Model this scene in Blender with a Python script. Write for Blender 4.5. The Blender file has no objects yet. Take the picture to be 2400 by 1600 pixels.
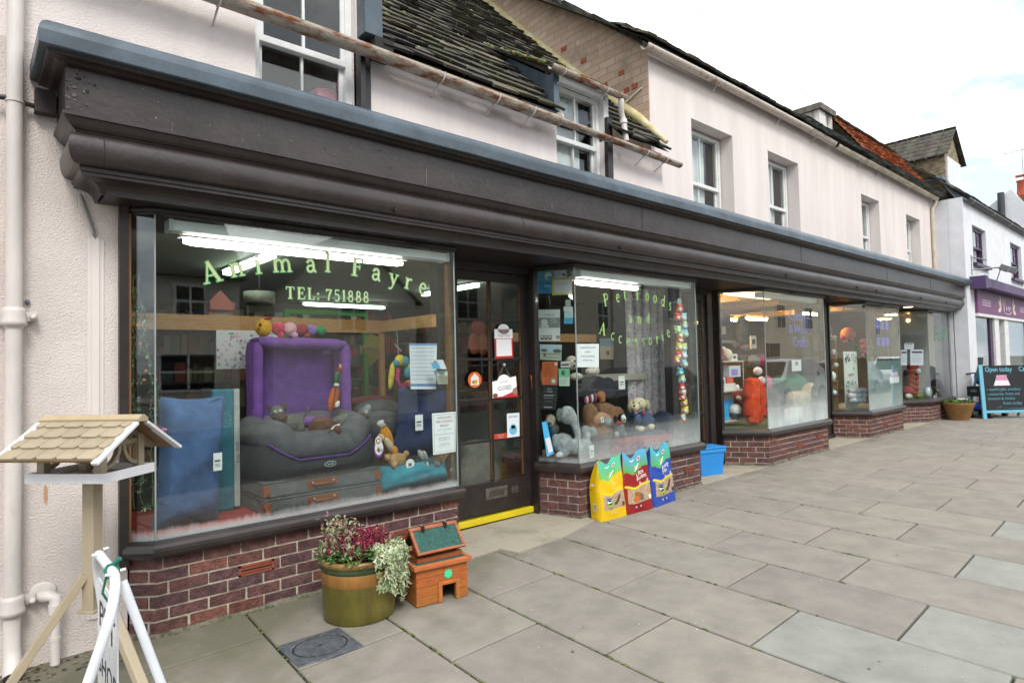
import bpy, bmesh, math, random
from mathutils import Vector, Matrix, Euler
random.seed(7)
SC = bpy.context.scene
COL = SC.collection
rnd = random.uniform
pi = math.pi
# ---------------------------------------------------------------- camera
CF, CH, CD = 1455.0, 1.55, 4.208
_yaw, _pit, _rol = math.radians(41.49), math.radians(2.04), math.radians(-1.29)
FW = Vector((math.sin(_yaw) * math.cos(_pit), math.cos(_yaw) * math.cos(_pit), math.sin(_pit)))
_r0 = Vector((math.cos(_yaw), -math.sin(_yaw), 0)); _u0 = _r0.cross(FW)
RT = math.cos(_rol) * _r0 + math.sin(_rol) * _u0
UP = -math.sin(_rol) * _r0 + math.cos(_rol) * _u0
cam = bpy.data.cameras.new('camera'); cam.sensor_width = 36; cam.lens = CF / 2400 * 36
cam.clip_start = .05; cam.clip_end = 2000
co = bpy.data.objects.new('camera', cam); COL.objects.link(co)
co.matrix_world = Matrix(((RT.x, UP.x, -FW.x, 0), (RT.y, UP.y, -FW.y, -CD), (RT.z, UP.z, -FW.z, CH), (0, 0, 0, 1)))
SC.camera = co
# ---------------------------------------------------------------- sky, sun, exposure
SUN_EL, SUN_AZ = math.radians(48), math.radians(200)      # azimuth: 180 = from the street side (-Y)
w = bpy.data.worlds.new('World'); SC.world = w; w.use_nodes = True
nt = w.node_tree; nt.nodes.clear()
def N(nt, t, **k):
    n = nt.nodes.new(t)
    for a, b in k.items():
        if a in n.inputs: n.inputs[a].default_value = b
        else: setattr(n, a, b)
    return n
L = lambda nt, a, b: nt.links.new(a, b)
sky = N(nt, 'ShaderNodeTexSky', sky_type='NISHITA', sun_disc=False, sun_elevation=SUN_EL, sun_rotation=SUN_AZ, air_density=1.0, dust_density=2.0)
tc = N(nt, 'ShaderNodeTexCoord'); mp = N(nt, 'ShaderNodeMapping'); mp.inputs['Scale'].default_value = (1, 1, 2.6)
mp.inputs['Location'].default_value = (.35, .0, .1)
n1 = N(nt, 'ShaderNodeTexNoise', Scale=2.2, Detail=5.0, Roughness=.55)
rp = N(nt, 'ShaderNodeValToRGB'); rp.color_ramp.elements[0].position = .40; rp.color_ramp.elements[1].position = .56
rp.color_ramp.elements[0].color = (.7, .7, .7, 1)
n2 = N(nt, 'ShaderNodeTexNoise', Scale=4.0, Detail=4.0)
r2 = N(nt, 'ShaderNodeValToRGB'); r2.color_ramp.elements[0].color = (3.7, 4.2, 4.7, 1); r2.color_ramp.elements[1].color = (10.5, 10.5, 10.5, 1)
r2.color_ramp.elements[0].position = .40; r2.color_ramp.elements[1].position = .58
mx = N(nt, 'ShaderNodeMixRGB'); bg = N(nt, 'ShaderNodeBackground', Strength=.1); wo = N(nt, 'ShaderNodeOutputWorld')
L(nt, tc.outputs['Generated'], mp.inputs[0]); L(nt, mp.outputs[0], n1.inputs[0]); L(nt, mp.outputs[0], n2.inputs[0])
L(nt, n1.outputs[0], rp.inputs[0]); L(nt, n2.outputs[0], r2.inputs[0])
L(nt, rp.outputs[0], mx.inputs[0]); L(nt, sky.outputs[0], mx.inputs[1]); L(nt, r2.outputs[0], mx.inputs[2])
L(nt, mx.outputs[0], bg.inputs[0]); L(nt, bg.outputs[0], wo.inputs[0])
sl = bpy.data.lights.new('sun', 'SUN'); sl.energy = 1.0; sl.angle = math.radians(18); sl.color = (1, .96, .9)
so = bpy.data.objects.new('sun', sl); COL.objects.link(so)
_sd = Vector((math.sin(SUN_AZ) * math.cos(SUN_EL), math.cos(SUN_AZ) * math.cos(SUN_EL), math.sin(SUN_EL)))
so.rotation_euler = _sd.to_track_quat('Z', 'Y').to_euler()
SC.view_settings.view_transform = 'Standard'; SC.view_settings.look = 'None'
SC.view_settings.exposure = 1.38; SC.view_settings.gamma = 1; SC.view_settings.use_curve_mapping = False
# ---------------------------------------------------------------- measuring: a photo pixel on a real plane
def _ray(px, py): return FW + RT * ((px - 1200) / CF) - UP * ((py - 800) / CF)
CAMP = Vector((0, -CD, CH))
def PY(px, py, Y=0.0):
    d = _ray(px, py); return CAMP + d * ((Y + CD) / d.y)
def PX(px, py, X):
    d = _ray(px, py); return CAMP + d * (X / d.x)
def PZ(px, py, Z=0.0):
    d = _ray(px, py); return CAMP + d * ((Z - CH) / d.z)
def gz(x): return max(-.03, min(.05, .007 * (x - 4)))
# ---------------------------------------------------------------- materials
def hx(s):
    o = []
    for i in (0, 2, 4):
        c = int(s[i:i + 2], 16) / 255; o.append(c / 12.92 if c < .04045 else ((c + .055) / 1.055) ** 2.4)
    return tuple(o)
def M(name, col=None, rough=.6, var=.18, scale=6, bump=0, bscale=80, metal=0, col2=None, lo=.4, hi=.65, stretch=(1, 1, 1), spec=.5, bstretch=None, detail=6, speck=None):
    m = bpy.data.materials.new(name); m.use_nodes = True; nt = m.node_tree; b = nt.nodes['Principled BSDF']
    b.inputs['Roughness'].default_value = rough; b.inputs['Metallic'].default_value = metal
    b.inputs['Specular IOR Level'].default_value = spec
    tc = N(nt, 'ShaderNodeTexCoord'); mp = N(nt, 'ShaderNodeMapping'); mp.inputs['Scale'].default_value = stretch
    L(nt, tc.outputs['Object'], mp.inputs[0])
    nz = N(nt, 'ShaderNodeTexNoise', Scale=scale, Detail=float(detail), Roughness=.6); L(nt, mp.outputs[0], nz.inputs[0])
    if col is None:
        a = N(nt, 'ShaderNodeAttribute', attribute_name='Col'); base = a.outputs['Color']
    else:
        a = N(nt, 'ShaderNodeRGB'); a.outputs[0].default_value = (*col, 1); base = a.outputs[0]
    r = N(nt, 'ShaderNodeValToRGB'); r.color_ramp.elements[0].position = lo; r.color_ramp.elements[1].position = hi
    L(nt, nz.outputs[0], r.inputs[0])
    mx = N(nt, 'ShaderNodeMixRGB')
    if col2 is not None:
        L(nt, r.outputs[0], mx.inputs[0]); L(nt, base, mx.inputs[1]); mx.inputs[2].default_value = (*col2, 1)
    else:
        r.color_ramp.elements[0].color = (1 - var,) * 3 + (1,); r.color_ramp.elements[1].color = (1 + var * .35,) * 3 + (1,)
        mx.blend_type = 'MULTIPLY'; mx.inputs[0].default_value = 1; L(nt, base, mx.inputs[1]); L(nt, r.outputs[0], mx.inputs[2])
    out = mx.outputs[0]
    if speck:      # (scale, threshold, colour): small spots of dirt, lichen or rust
        n3 = N(nt, 'ShaderNodeTexNoise', Scale=float(speck[0]), Detail=5.0, Roughness=.7); L(nt, mp.outputs[0], n3.inputs[0])
        r3 = N(nt, 'ShaderNodeValToRGB'); r3.color_ramp.elements[0].position = speck[1]; r3.color_ramp.elements[1].position = speck[1] + .06
        L(nt, n3.outputs[0], r3.inputs[0]); m3 = N(nt, 'ShaderNodeMixRGB'); L(nt, r3.outputs[0], m3.inputs[0]); L(nt, out, m3.inputs[1])
        m3.inputs[2].default_value = (*speck[2], 1); out = m3.outputs[0]
    L(nt, out, b.inputs['Base Color'])
    if bump:
        mb_ = N(nt, 'ShaderNodeMapping'); mb_.inputs['Scale'].default_value = bstretch or stretch; L(nt, tc.outputs['Object'], mb_.inputs[0])
        n4 = N(nt, 'ShaderNodeTexNoise', Scale=float(bscale), Detail=4.0); L(nt, mb_.outputs[0], n4.inputs[0])
        bp = N(nt, 'ShaderNodeBump', Strength=float(bump), Distance=.02); L(nt, n4.outputs[0], bp.inputs['Height']); L(nt, bp.outputs[0], b.inputs['Normal'])
    return m
def EM(name, col, s):
    m = bpy.data.materials.new(name); m.use_nodes = True; nt = m.node_tree; b = nt.nodes['Principled BSDF']
    b.inputs['Base Color'].default_value = (.8, .8, .8, 1); b.inputs['Emission Color'].default_value = (*col, 1); b.inputs['Emission Strength'].default_value = s
    return m
def GLASS(name, tint=(.95, .98, .965), fog=None, refl=1.0, film=None):
    """thin window glass; fog = (z full, z none, strength, streak scale) condensation on the pane"""
    m = bpy.data.materials.new(name); m.use_nodes = True; nt = m.node_tree
    for n in list(nt.nodes):
        if n.type == 'BSDF_PRINCIPLED': nt.nodes.remove(n)
    out = nt.nodes['Material Output']
    tr = N(nt, 'ShaderNodeBsdfTransparent', Color=(*tint, 1)); gl = N(nt, 'ShaderNodeBsdfGlossy', Roughness=.004)
    fr = N(nt, 'ShaderNodeFresnel', IOR=1.5); ml = N(nt, 'ShaderNodeMath', operation='MULTIPLY'); ml.inputs[1].default_value = refl
    L(nt, fr.outputs[0], ml.inputs[0])
    ge = N(nt, 'ShaderNodeNewGeometry'); io = N(nt, 'ShaderNodeMath', operation='MULTIPLY_ADD'); io.inputs[1].default_value = 1 / 1.5 - 1.5; io.inputs[2].default_value = 1.5
    L(nt, ge.outputs['Backfacing'], io.inputs[0]); L(nt, io.outputs[0], fr.inputs[0])      # same reflectance on both faces of the pane
    ms = N(nt, 'ShaderNodeMixShader'); L(nt, ml.outputs[0], ms.inputs[0]); L(nt, tr.outputs[0], ms.inputs[1]); L(nt, gl.outputs[0], ms.inputs[2])
    tc = N(nt, 'ShaderNodeTexCoord'); wv = N(nt, 'ShaderNodeTexNoise', Scale=1.3, Detail=1.0); L(nt, tc.outputs['Object'], wv.inputs[0])
    bp = N(nt, 'ShaderNodeBump', Strength=.012, Distance=.08); L(nt, wv.outputs[0], bp.inputs['Height']); L(nt, bp.outputs[0], gl.inputs['Normal'])
    last = ms.outputs[0]
    if fog:
        z1, z0, st, sx = fog[:4]; soft = len(fog) > 4
        sp = N(nt, 'ShaderNodeSeparateXYZ'); L(nt, tc.outputs['Object'], sp.inputs[0])
        mr = N(nt, 'ShaderNodeMapRange'); mr.inputs[1].default_value = z0; mr.inputs[2].default_value = z1; L(nt, sp.outputs[2], mr.inputs[0])
        mp = N(nt, 'ShaderNodeMapping'); mp.inputs['Scale'].default_value = (sx, sx, sx * .06); L(nt, tc.outputs['Object'], mp.inputs[0])
        nz = N(nt, 'ShaderNodeTexNoise', Scale=1.0, Detail=4.0); L(nt, mp.outputs[0], nz.inputs[0])
        n5 = N(nt, 'ShaderNodeTexNoise', Scale=3.0, Detail=4.0); L(nt, tc.outputs['Object'], n5.inputs[0])
        ad = N(nt, 'ShaderNodeMath', operation='ADD'); L(nt, nz.outputs[0], ad.inputs[0]); L(nt, n5.outputs[0], ad.inputs[1])
        s1 = N(nt, 'ShaderNodeMath', operation='MULTIPLY_ADD'); L(nt, mr.outputs[0], s1.inputs[0]); s1.inputs[1].default_value = 1.5; s1.inputs[2].default_value = -1.55
        s2 = N(nt, 'ShaderNodeMath', operation='ADD'); L(nt, s1.outputs[0], s2.inputs[0]); L(nt, ad.outputs[0], s2.inputs[1])
        s3 = N(nt, 'ShaderNodeMapRange'); s3.inputs[1].default_value = .0; s3.inputs[2].default_value = .55; s3.inputs[4].default_value = st; L(nt, s2.outputs[0], s3.inputs[0])
        if soft:      # an even, breathy mist that thins upward
            pw = N(nt, 'ShaderNodeMath', operation='POWER'); pw.inputs[1].default_value = 1.4; L(nt, mr.outputs[0], pw.inputs[0]); s3 = N(nt, 'ShaderNodeMath', operation='MULTIPLY'); m5 = N(nt, 'ShaderNodeMath', operation='MULTIPLY'); m5.inputs[1].default_value = st; L(nt, ad.outputs[0], m5.inputs[0]); L(nt, pw.outputs[0], s3.inputs[0]); L(nt, m5.outputs[0], s3.inputs[1])
        df = N(nt, 'ShaderNodeBsdfDiffuse', Color=(.72, .8, .8, 1)); m2 = N(nt, 'ShaderNodeMixShader')
        L(nt, s3.outputs[0], m2.inputs[0]); L(nt, last, m2.inputs[1]); L(nt, df.outputs[0], m2.inputs[2]); last = m2.outputs[0]
    L(nt, last, out.inputs[0])
    return m
NAP = bpy.data.textures.new('nap', 'CLOUDS'); NAP.noise_scale = .02
_pl = {}
def PLM(h, k=1.0):
    if (h, k) not in _pl: _pl[(h, k)] = M('plush_' + h, tuple(min(.8, v * k) for v in hx(h)), .95, .3, 16, .9, 60)
    return _pl[(h, k)]
# ---------------------------------------------------------------- mesh builder
_tm = {}
def text_mesh(s):
    if s not in _tm:
        c = bpy.data.curves.new('t', 'FONT'); c.body = s; c.size = 1; c.resolution_u = 2
        o = bpy.data.objects.new('t', c); COL.objects.link(o)
        bpy.context.view_layer.update()
        me = bpy.data.meshes.new_from_object(o.evaluated_get(bpy.context.evaluated_depsgraph_get()))
        vs = [v.co.copy() for v in me.vertices]; fs = [tuple(p.vertices) for p in me.polygons]
        wd = max([v.x for v in vs], default=0)
        bpy.data.objects.remove(o); bpy.data.curves.remove(c); bpy.data.meshes.remove(me)
        _tm[s] = (vs, fs, wd)
    return _tm[s]
def frame(o, right, up):
    r = Vector(right).normalized(); u = Vector(up); u = (u - r * u.dot(r)).normalized(); n = r.cross(u); o = Vector(o)
    return Matrix(((r.x, u.x, n.x, o.x), (r.y, u.y, n.y, o.y), (r.z, u.z, n.z, o.z), (0, 0, 0, 1)))
class MB:
    def __init__(s, col=(.8, .8, .8)):
        s.v = []; s.f = []; s.c = []; s.s = []; s.col = col; s.T = Matrix(); s.uv = {}
    def add(s, vs, fs, sm=False, uvs=None):
        n = len(s.v); flip = s.T.to_3x3().determinant() < 0
        s.v += [s.T @ Vector(v) for v in vs]
        for f in fs:
            g = [n + i for i in f]
            if flip: g.reverse()
            s.f.append(g); s.c.append(s.col); s.s.append(sm)
        return s
    def box(s, x0, x1, y0, y1, z0, z1):
        v = [(x, y, z) for z in (z0, z1) for y in (y0, y1) for x in (x0, x1)]
        return s.add(v, [(0, 2, 3, 1), (4, 5, 7, 6), (0, 1, 5, 4), (2, 6, 7, 3), (0, 4, 6, 2), (1, 3, 7, 5)])
    def bar(s, a, b, wx, wy, up=(0, 0, 1)):
        a, b = Vector(a), Vector(b); d = b - a; up = Vector(up)
        if abs(d.normalized().dot(up)) > .98: up = Vector((0, 1, 0))
        q = frame(a, d.cross(up), up if False else d); t = s.T; s.T = t @ q
        s.box(-wx / 2, wx / 2, 0, d.length, -wy / 2, wy / 2); s.T = t; return s
    def prism(s, pts, d, z0=0):      # polygon in local xy, extruded along local z
        a = sum(pts[i][0] * pts[(i + 1) % len(pts)][1] - pts[(i + 1) % len(pts)][0] * pts[i][1] for i in range(len(pts)))
        if a < 0: pts = pts[::-1]
        n = len(pts); v = [(x, y, z0) for x, y in pts] + [(x, y, z0 + d) for x, y in pts]
        return s.add(v, [tuple(range(n))[::-1], tuple(range(n, 2 * n))] + [(i, (i + 1) % n, n + (i + 1) % n, n + i) for i in range(n)])
    def quad(s, a, b, c, d): return s.add([a, b, c, d], [(0, 1, 2, 3)])
    def tube(s, pts, r, n=10, cap=True, sm=True):
        pts = [Vector(p) for p in pts]; k = len(pts); rs = r if isinstance(r, (list, tuple)) else [r] * k
        t0 = (pts[1] - pts[0]).normalized(); a = t0.orthogonal().normalized(); V = []
        for i, p in enumerate(pts):
            t = (pts[min(i + 1, k - 1)] - pts[max(i - 1, 0)]).normalized()
            a = (a - t * a.dot(t)).normalized(); b = t.cross(a)
            V += [p + (a * math.cos(2 * pi * j / n) + b * math.sin(2 * pi * j / n)) * rs[i] for j in range(n)]
        F = [(i * n + j, i * n + (j + 1) % n, (i + 1) * n + (j + 1) % n, (i + 1) * n + j) for i in range(k - 1) for j in range(n)]
        s.add(V, F, sm)
        if cap: s.add(V[:n], [tuple(range(n))[::-1]]); s.add(V[-n:], [tuple(range(n))])
        return s
    def lathe(s, prof, c=(0, 0, 0), n=24, sm=True, sx=1, sy=1):
        c = Vector(c); V = []
        for r, z in prof: V += [c + Vector((r * sx * math.cos(2 * pi * j / n), r * sy * math.sin(2 * pi * j / n), z)) for j in range(n)]
        F = [(i * n + j, i * n + (j + 1) % n, (i + 1) * n + (j + 1) % n, (i + 1) * n + j) for i in range(len(prof) - 1) for j in range(n)]
        return s.add(V, F, sm)
    def ell(s, c, r, rot=(0, 0, 0), n=14, m=9, nz=0, sq=1.0):
        R = Euler(rot).to_matrix(); c = Vector(c)
        if not isinstance(r, (tuple, list)): r = (r, r, r)
        pw = lambda x: math.copysign(abs(x) ** sq, x)
        V = []
        for i in range(1, m):
            th = pi * i / m
            for j in range(n):
                ph = 2 * pi * j / n; k = 1 + rnd(-nz, nz)
                V.append(c + R @ Vector((r[0] * pw(math.sin(th)) * pw(math.cos(ph)) * k, r[1] * pw(math.sin(th)) * pw(math.sin(ph)) * k, r[2] * pw(math.cos(th)) * k)))
        V += [c + R @ Vector((0, 0, r[2])), c - R @ Vector((0, 0, r[2]))]; a, b = len(V) - 2, len(V) - 1
        F = [(i * n + j, (i + 1) * n + j, (i + 1) * n + (j + 1) % n, i * n + (j + 1) % n) for i in range(m - 2) for j in range(n)]
        F += [(a, j, (j + 1) % n) for j in range(n)] + [(b, (m - 2) * n + (j + 1) % n, (m - 2) * n + j) for j in range(n)]
        return s.add(V, F, True)
    def sweep(s, prof, path, closed=False, sm=False, caps=True):
        """profile of (outward offset, z) along an xy path, mitred; outward = right of travel"""
        P = [Vector((p[0], p[1], 0)) for p in path]; k = len(P); z0 = [p[2] if len(p) > 2 else 0 for p in path]; V = []
        for i, p in enumerate(P):
            d1 = (P[i] - P[i - 1]).normalized() if i > 0 else None
            d2 = (P[i + 1] - P[i]).normalized() if i < k - 1 else None
            d1 = d1 or d2; d2 = d2 or d1
            n1 = Vector((d1.y, -d1.x, 0)); n2 = Vector((d2.y, -d2.x, 0)); m = (n1 + n2).normalized(); m = m / max(.25, m.dot(n1))
            V += [p + m * o + Vector((0, 0, z + z0[i])) for o, z in prof]
        n = len(prof); rg = range(n) if closed else range(n - 1)
        F = [(i * n + j, i * n + (j + 1) % n, (i + 1) * n + (j + 1) % n, (i + 1) * n + j) for i in range(k - 1) for j in rg]
        s.add(V, F, sm)
        if caps and closed: s.add(V[:n], [tuple(range(n))[::-1]]); s.add(V[-n:], [tuple(range(n))])
        return s
    def text(s, t, size, x=0, y=0, z=0, al='C', sx=1.0):
        vs, fs, wd = text_mesh(t); o = {'C': -wd / 2, 'L': 0, 'R': -wd}[al]
        return s.add([((v.x + o) * size * sx + x, v.y * size + y, z) for v in vs], fs)
    def rect(s, x0, x1, y0, y1, z=0): return s.quad((x0, y0, z), (x1, y0, z), (x1, y1, z), (x0, y1, z))
    def disc(s, x, y, r, z=0, n=18, ry=None):
        return s.add([(x + r * math.cos(2 * pi * i / n), y + (ry or r) * math.sin(2 * pi * i / n), z) for i in range(n)], [tuple(range(n))])
    def poly(s, pts, z=0):
        a = sum(pts[i][0] * pts[(i + 1) % len(pts)][1] - pts[(i + 1) % len(pts)][0] * pts[i][1] for i in range(len(pts)))
        if a < 0: pts = pts[::-1]
        return s.add([(x, y, z) for x, y in pts], [tuple(range(len(pts)))])
    def build(s, name, mat, parent=None, bevel=0, smooth=None, seg=2, sub=0, weld=False, fuse=0):
        me = bpy.data.meshes.new(name); off = Vector((0, 0, 0))
        if parent is not None and parent.get('_w'): off = Vector(parent['_w'])
        me.from_pydata([tuple(v - off) for v in s.v], [], s.f)
        ca = me.color_attributes.new('Col', 'FLOAT_COLOR', 'CORNER'); fl = []
        for p_, c in zip(me.polygons, s.c): fl += list((*c[:3], 1.0)) * len(p_.vertices)
        ca.data.foreach_set('color', fl)
        me.polygons.foreach_set('use_smooth', [(x if smooth is None else smooth) for x in s.s])
        me.update()
        if weld:
            bm = bmesh.new(); bm.from_mesh(me); bmesh.ops.remove_doubles(bm, verts=bm.verts, dist=.0002); bm.to_mesh(me); bm.free()
        me.materials.append(mat); o = bpy.data.objects.new(name, me); COL.objects.link(o)
        if parent is not None:
            o.parent = parent
            if parent.get('_w'): o['_w'] = parent['_w']
        if bevel:
            b = o.modifiers.new('bevel', 'BEVEL'); b.width = bevel; b.segments = seg; b.limit_method = 'ANGLE'; b.angle_limit = math.radians(35)
        if fuse:      # melt overlapping lumps into one soft stuffed skin with a little nap
            q = o.modifiers.new('fuse', 'REMESH'); q.mode = 'VOXEL'; q.voxel_size = fuse; q.use_smooth_shade = True
            q = o.modifiers.new('soften', 'SMOOTH'); q.factor = .5; q.iterations = 5
            q = o.modifiers.new('nap', 'DISPLACE'); q.texture = NAP; q.strength = fuse * .9; q.mid_level = .5
        if sub:
            b = o.modifiers.new('sub', 'SUBSURF'); b.levels = sub; b.render_levels = sub
        return o
def islands(mb):
    par = list(range(len(mb.v)))
    def fd(i):
        while par[i] != i: par[i] = par[par[i]]; i = par[i]
        return i
    for f in mb.f:
        for i in f[1:]: par[fd(f[0])] = fd(i)
    g = {}
    for k, f in enumerate(mb.f): g.setdefault(fd(f[0]), []).append(k)
    for ks in g.values():
        q = MB(); mp = {}
        for k in ks:
            q.f.append([mp.setdefault(i, len(mp)) for i in mb.f[k]]); q.c.append(mb.c[k]); q.s.append(mb.s[k])
        q.v = [mb.v[i] for i in mp]; yield q
def each(mb, name, mat, parent, **k): return [q.build(name, mat, parent, **k) for q in islands(mb)]
def tag(o, label=None, cat=None, group=None, kind=None):
    if label: o['label'] = label
    if cat: o['category'] = cat
    if group: o['group'] = group
    if kind: o['kind'] = kind
    return o
def thing(name, label, cat, loc=(0, 0, 0), rz=0, group=None, w=False, rot=None):
    o = bpy.data.objects.new(name, None); COL.objects.link(o); o.location = loc
    o.rotation_euler = rot or (0, 0, rz); o.empty_display_size = .1
    if w: o['_w'] = tuple(loc)
    return tag(o, label, cat, group)
def kids(o): return [c for c in COL.objects if c.parent == o]
def copy_tree(o, parent=None):
    c = o.copy(); COL.objects.link(c)
    if parent is not None: c.parent = parent
    for ch in kids(o): copy_tree(ch, c)
    return c
def struct(mb, name, mat, **k): return tag(mb.build(name, mat, **k), kind='structure')
# ---------------------------------------------------------------- shared materials
m_brown = M('brown_gloss_paint', hx('362f2d'), .30, .3, 4, .10, 30, spec=.5, speck=(60, .73, hx('5d524e')))
m_darkwood = M('dark_brown_frame', hx('2b2524'), .36, .25, 9, .1, 60)
m_lead = M('lead_sheet', hx('4c5963'), .36, .35, 3.2, .18, 7, metal=.15, speck=(9, .66, hx('3e464c')))
m_render = M('roughcast_render', hx('d3c9c3'), .9, .10, 1.6, .6, 105, speck=(5.5, .70, hx('bfae9f')))
m_render2 = M('smooth_pink_render', hx('d6cdc9'), .88, .09, 2.0, .12, 30, stretch=(1.3, 1.3, .22), bstretch=(1, 1, 1), speck=(1.6, .70, hx('c3b9b2')))
m_whitebrick = M('white_painted_brick', hx('d6d8dc'), .8, .08, 3, .3, 25, bstretch=(1, 1, 4))
m_white = M('white_gloss_paint', hx('d9dad8'), .4, .1, 8, .05, 40, speck=(30, .70, hx('a9a59c')))
m_pipe = M('flaking_white_pipe', hx('c9c2bd'), .5, .14, 5, .15, 22, speck=(14, .66, hx('8a7f74')), stretch=(1, 1, .4))
m_rust = M('rusty_white_gutter', hx('a39a8d'), .8, .3, 9, .5, 50, col2=hx('74421f'), lo=.44, hi=.62, stretch=(.7, 1, 3), speck=(40, .66, hx('5c4a38')))
m_mortar = M('pale_mortar', hx('b9af9d'), .95, .25, 20, .4, 90)
m_brick = M('red_brown_brick', None, .85, .42, 22, .6, 60, speck=(34, .68, hx('4d3a36')))
m_slate = M('stone_roof_tile', None, .95, .45, 7, .8, 30, speck=(6, .62, hx('4f5322')))
m_fab = M('fabric', None, .92, .22, 14, .35, 160)
m_plush = M('plush_fabric', None, .95, .25, 24, .9, 70)
m_plas = M('plastic', None, .32, .06, 5)
m_paper = M('paper', None, .75, .04, 5)
m_paint = M('painted_wood', None, .5, .12, 4, .12, 30, stretch=(1, 1, .2))
m_wood = M('stained_wood', None, .5, .22, 5, .15, 30, stretch=(3, 3, 14))
m_gloss = M('glossy_film', None, .22, .05, 5, .25, 9, spec=.6)
m_leaf = M('leaves', None, .55, .3, 30)
m_steel = M('galvanised_steel', hx('9a9c9c'), .35, .2, 12, metal=.9)
m_iron = M('cast_iron', hx('666b70'), .6, .3, 20, .2, 60, metal=.3)
m_black = M('black_plastic', hx('1c1d20'), .4, .15, 8)
m_terra = M('terracotta', hx('a3703f'), .75, .25, 6, .25, 40, speck=(7, .66, hx('c7a06a')))
m_dark = M('dim_interior_wall', hx('5b5a52'), .9, .3, 2)
m_tube = EM('fluorescent_tube', (1, .94, .84), 9.0)
m_tubeg = EM('green_white_tube', (.78, 1, .82), 6.0)
m_tubew = EM('warm_tube', (1, .62, .26), 45.0)
g_clear = GLASS('window_glass')
# ================================================================ ground, road, pavement
g = MB(hx('3a3a3b')); g.quad((-400, -400, -.30), (400, -400, -.30), (400, 400, -.30), (-400, 400, -.30))
struct(g, 'ground', M('earth', hx('4a4a40'), .95, .3, .3))
g = MB(); g.box(-60, 120, -11, -4.75, -.29, -.12); struct(g, 'road', M('asphalt', hx('47474a'), .9, .3, 30, .3, 150))
g = MB(); g.box(-60, 120, -13.2, -11, -.29, .0); struct(g, 'far_pavement', M('far_paving', hx('77716a'), .9, .2, 3))
m_slab = M('paving_slab', None, .86, .22, 4.2, .3, 210, lo=.3, hi=.7, speck=(60, .635, hx('a09b91')))
# a second, broader staining on the slabs: damp and algae in patches near the shop fronts
_nt = m_slab.node_tree; _b = _nt.nodes['Principled BSDF']; _src = _b.inputs['Base Color'].links[0].from_socket
_tc = N(_nt, 'ShaderNodeTexCoord'); _nz = N(_nt, 'ShaderNodeTexNoise', Scale=1.1, Detail=6.0, Roughness=.65); L(_nt, _tc.outputs['Object'], _nz.inputs[0])
_sp = N(_nt, 'ShaderNodeSeparateXYZ'); L(_nt, _tc.outputs['Object'], _sp.inputs[0])
_m1 = N(_nt, 'ShaderNodeMapRange'); _m1.inputs[1].default_value = -1.5; _m1.inputs[2].default_value = .1; _m1.inputs[3].default_value = -.14; _m1.inputs[4].default_value = .16; L(_nt, _sp.outputs[1], _m1.inputs[0])
_m2 = N(_nt, 'ShaderNodeMapRange'); _m2.inputs[1].default_value = 5.0; _m2.inputs[2].default_value = .3; _m2.inputs[3].default_value = -.1; _m2.inputs[4].default_value = .13; L(_nt, _sp.outputs[0], _m2.inputs[0])
_a1 = N(_nt, 'ShaderNodeMath', operation='ADD'); L(_nt, _m1.outputs[0], _a1.inputs[0]); L(_nt, _m2.outputs[0], _a1.inputs[1])
_a2 = N(_nt, 'ShaderNodeMath', operation='ADD'); L(_nt, _a1.outputs[0], _a2.inputs[0]); L(_nt, _nz.outputs[0], _a2.inputs[1])
_r = N(_nt, 'ShaderNodeMapRange'); _r.inputs[1].default_value = .47; _r.inputs[2].default_value = .76; _r.inputs[4].default_value = .82; L(_nt, _a2.outputs[0], _r.inputs[0])
_mx = N(_nt, 'ShaderNodeMixRGB'); L(_nt, _r.outputs[0], _mx.inputs[0]); L(_nt, _src, _mx.inputs[1]); _mx.inputs[2].default_value = (*hx('5a5a46'), 1); L(_nt, _mx.outputs[0], _b.inputs['Base Color'])
pv = MB(); jt = MB(hx('1f2019'))
pale = [PZ(*p, 0) for p in ((1900, 1500), (2230, 1500), (2340, 1345), (2385, 1245), (2395, 1490))]
def slab(x0, x1, y0, y1, col):
    e = .0075; zs = []
    def pt(x, y, dz): X = x + .06 * (y + 1); return (X, y + .045 * (x - 3.5) * .8, gz(X) + dz)
    t = [rnd(-.0015, .0015) for _ in range(4)]; b = .006
    cs = [(x0 + e, y0 + e), (x1 - e, y0 + e), (x1 - e, y1 - e), (x0 + e, y1 - e)]
    ins = [(x0 + e + b, y0 + e + b), (x1 - e - b, y0 + e + b), (x1 - e - b, y1 - e - b), (x0 + e + b, y1 - e - b)]
    V = [pt(*c, -.14) for c in cs] + [pt(*c, -.006 + k) for c, k in zip(cs, t)] + [pt(*c, k) for c, k in zip(ins, t)]
    pv.col = col
    pv.add(V, [(8, 9, 10, 11)] + [(4 + i, 4 + (i + 1) % 4, 8 + (i + 1) % 4, 8 + i) for i in range(4)] + [(i, (i + 1) % 4, 4 + (i + 1) % 4, 4 + i) for i in range(4)])
for k in range(-8, 62):
    xa = 2.63 + .66 * k; xb = xa + .66; off = -.355 if k % 2 else -.90
    ye = [off - 1.055 * j for j in range(-2, 6)]
    for j in range(len(ye) - 1):
        y1, y0 = ye[j], ye[j + 1]; y1 = min(y1, .10 - .036 * (xa - 3.5)); y0 = max(y0, -4.65 - .036 * (xa - 3.5))
        if y1 - y0 < .06: continue
        cx, cy = (xa + xb) / 2, (y0 + y1) / 2
        pl = any(xa < p.x - .06 * (p.y + 1) < xb and y0 < p.y - .036 * (p.x - 3.5) < y1 for p in pale)
        b = rnd(.95, 1.04); c = hx('8f9089') if pl else random.choice((hx('8a857b'), hx('8c867c'), hx('88827a'), hx('8b847b')))
        slab(xa, xb, y0, y1, tuple(v * b for v in c))
struct(pv, 'pavement', m_slab)
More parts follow.
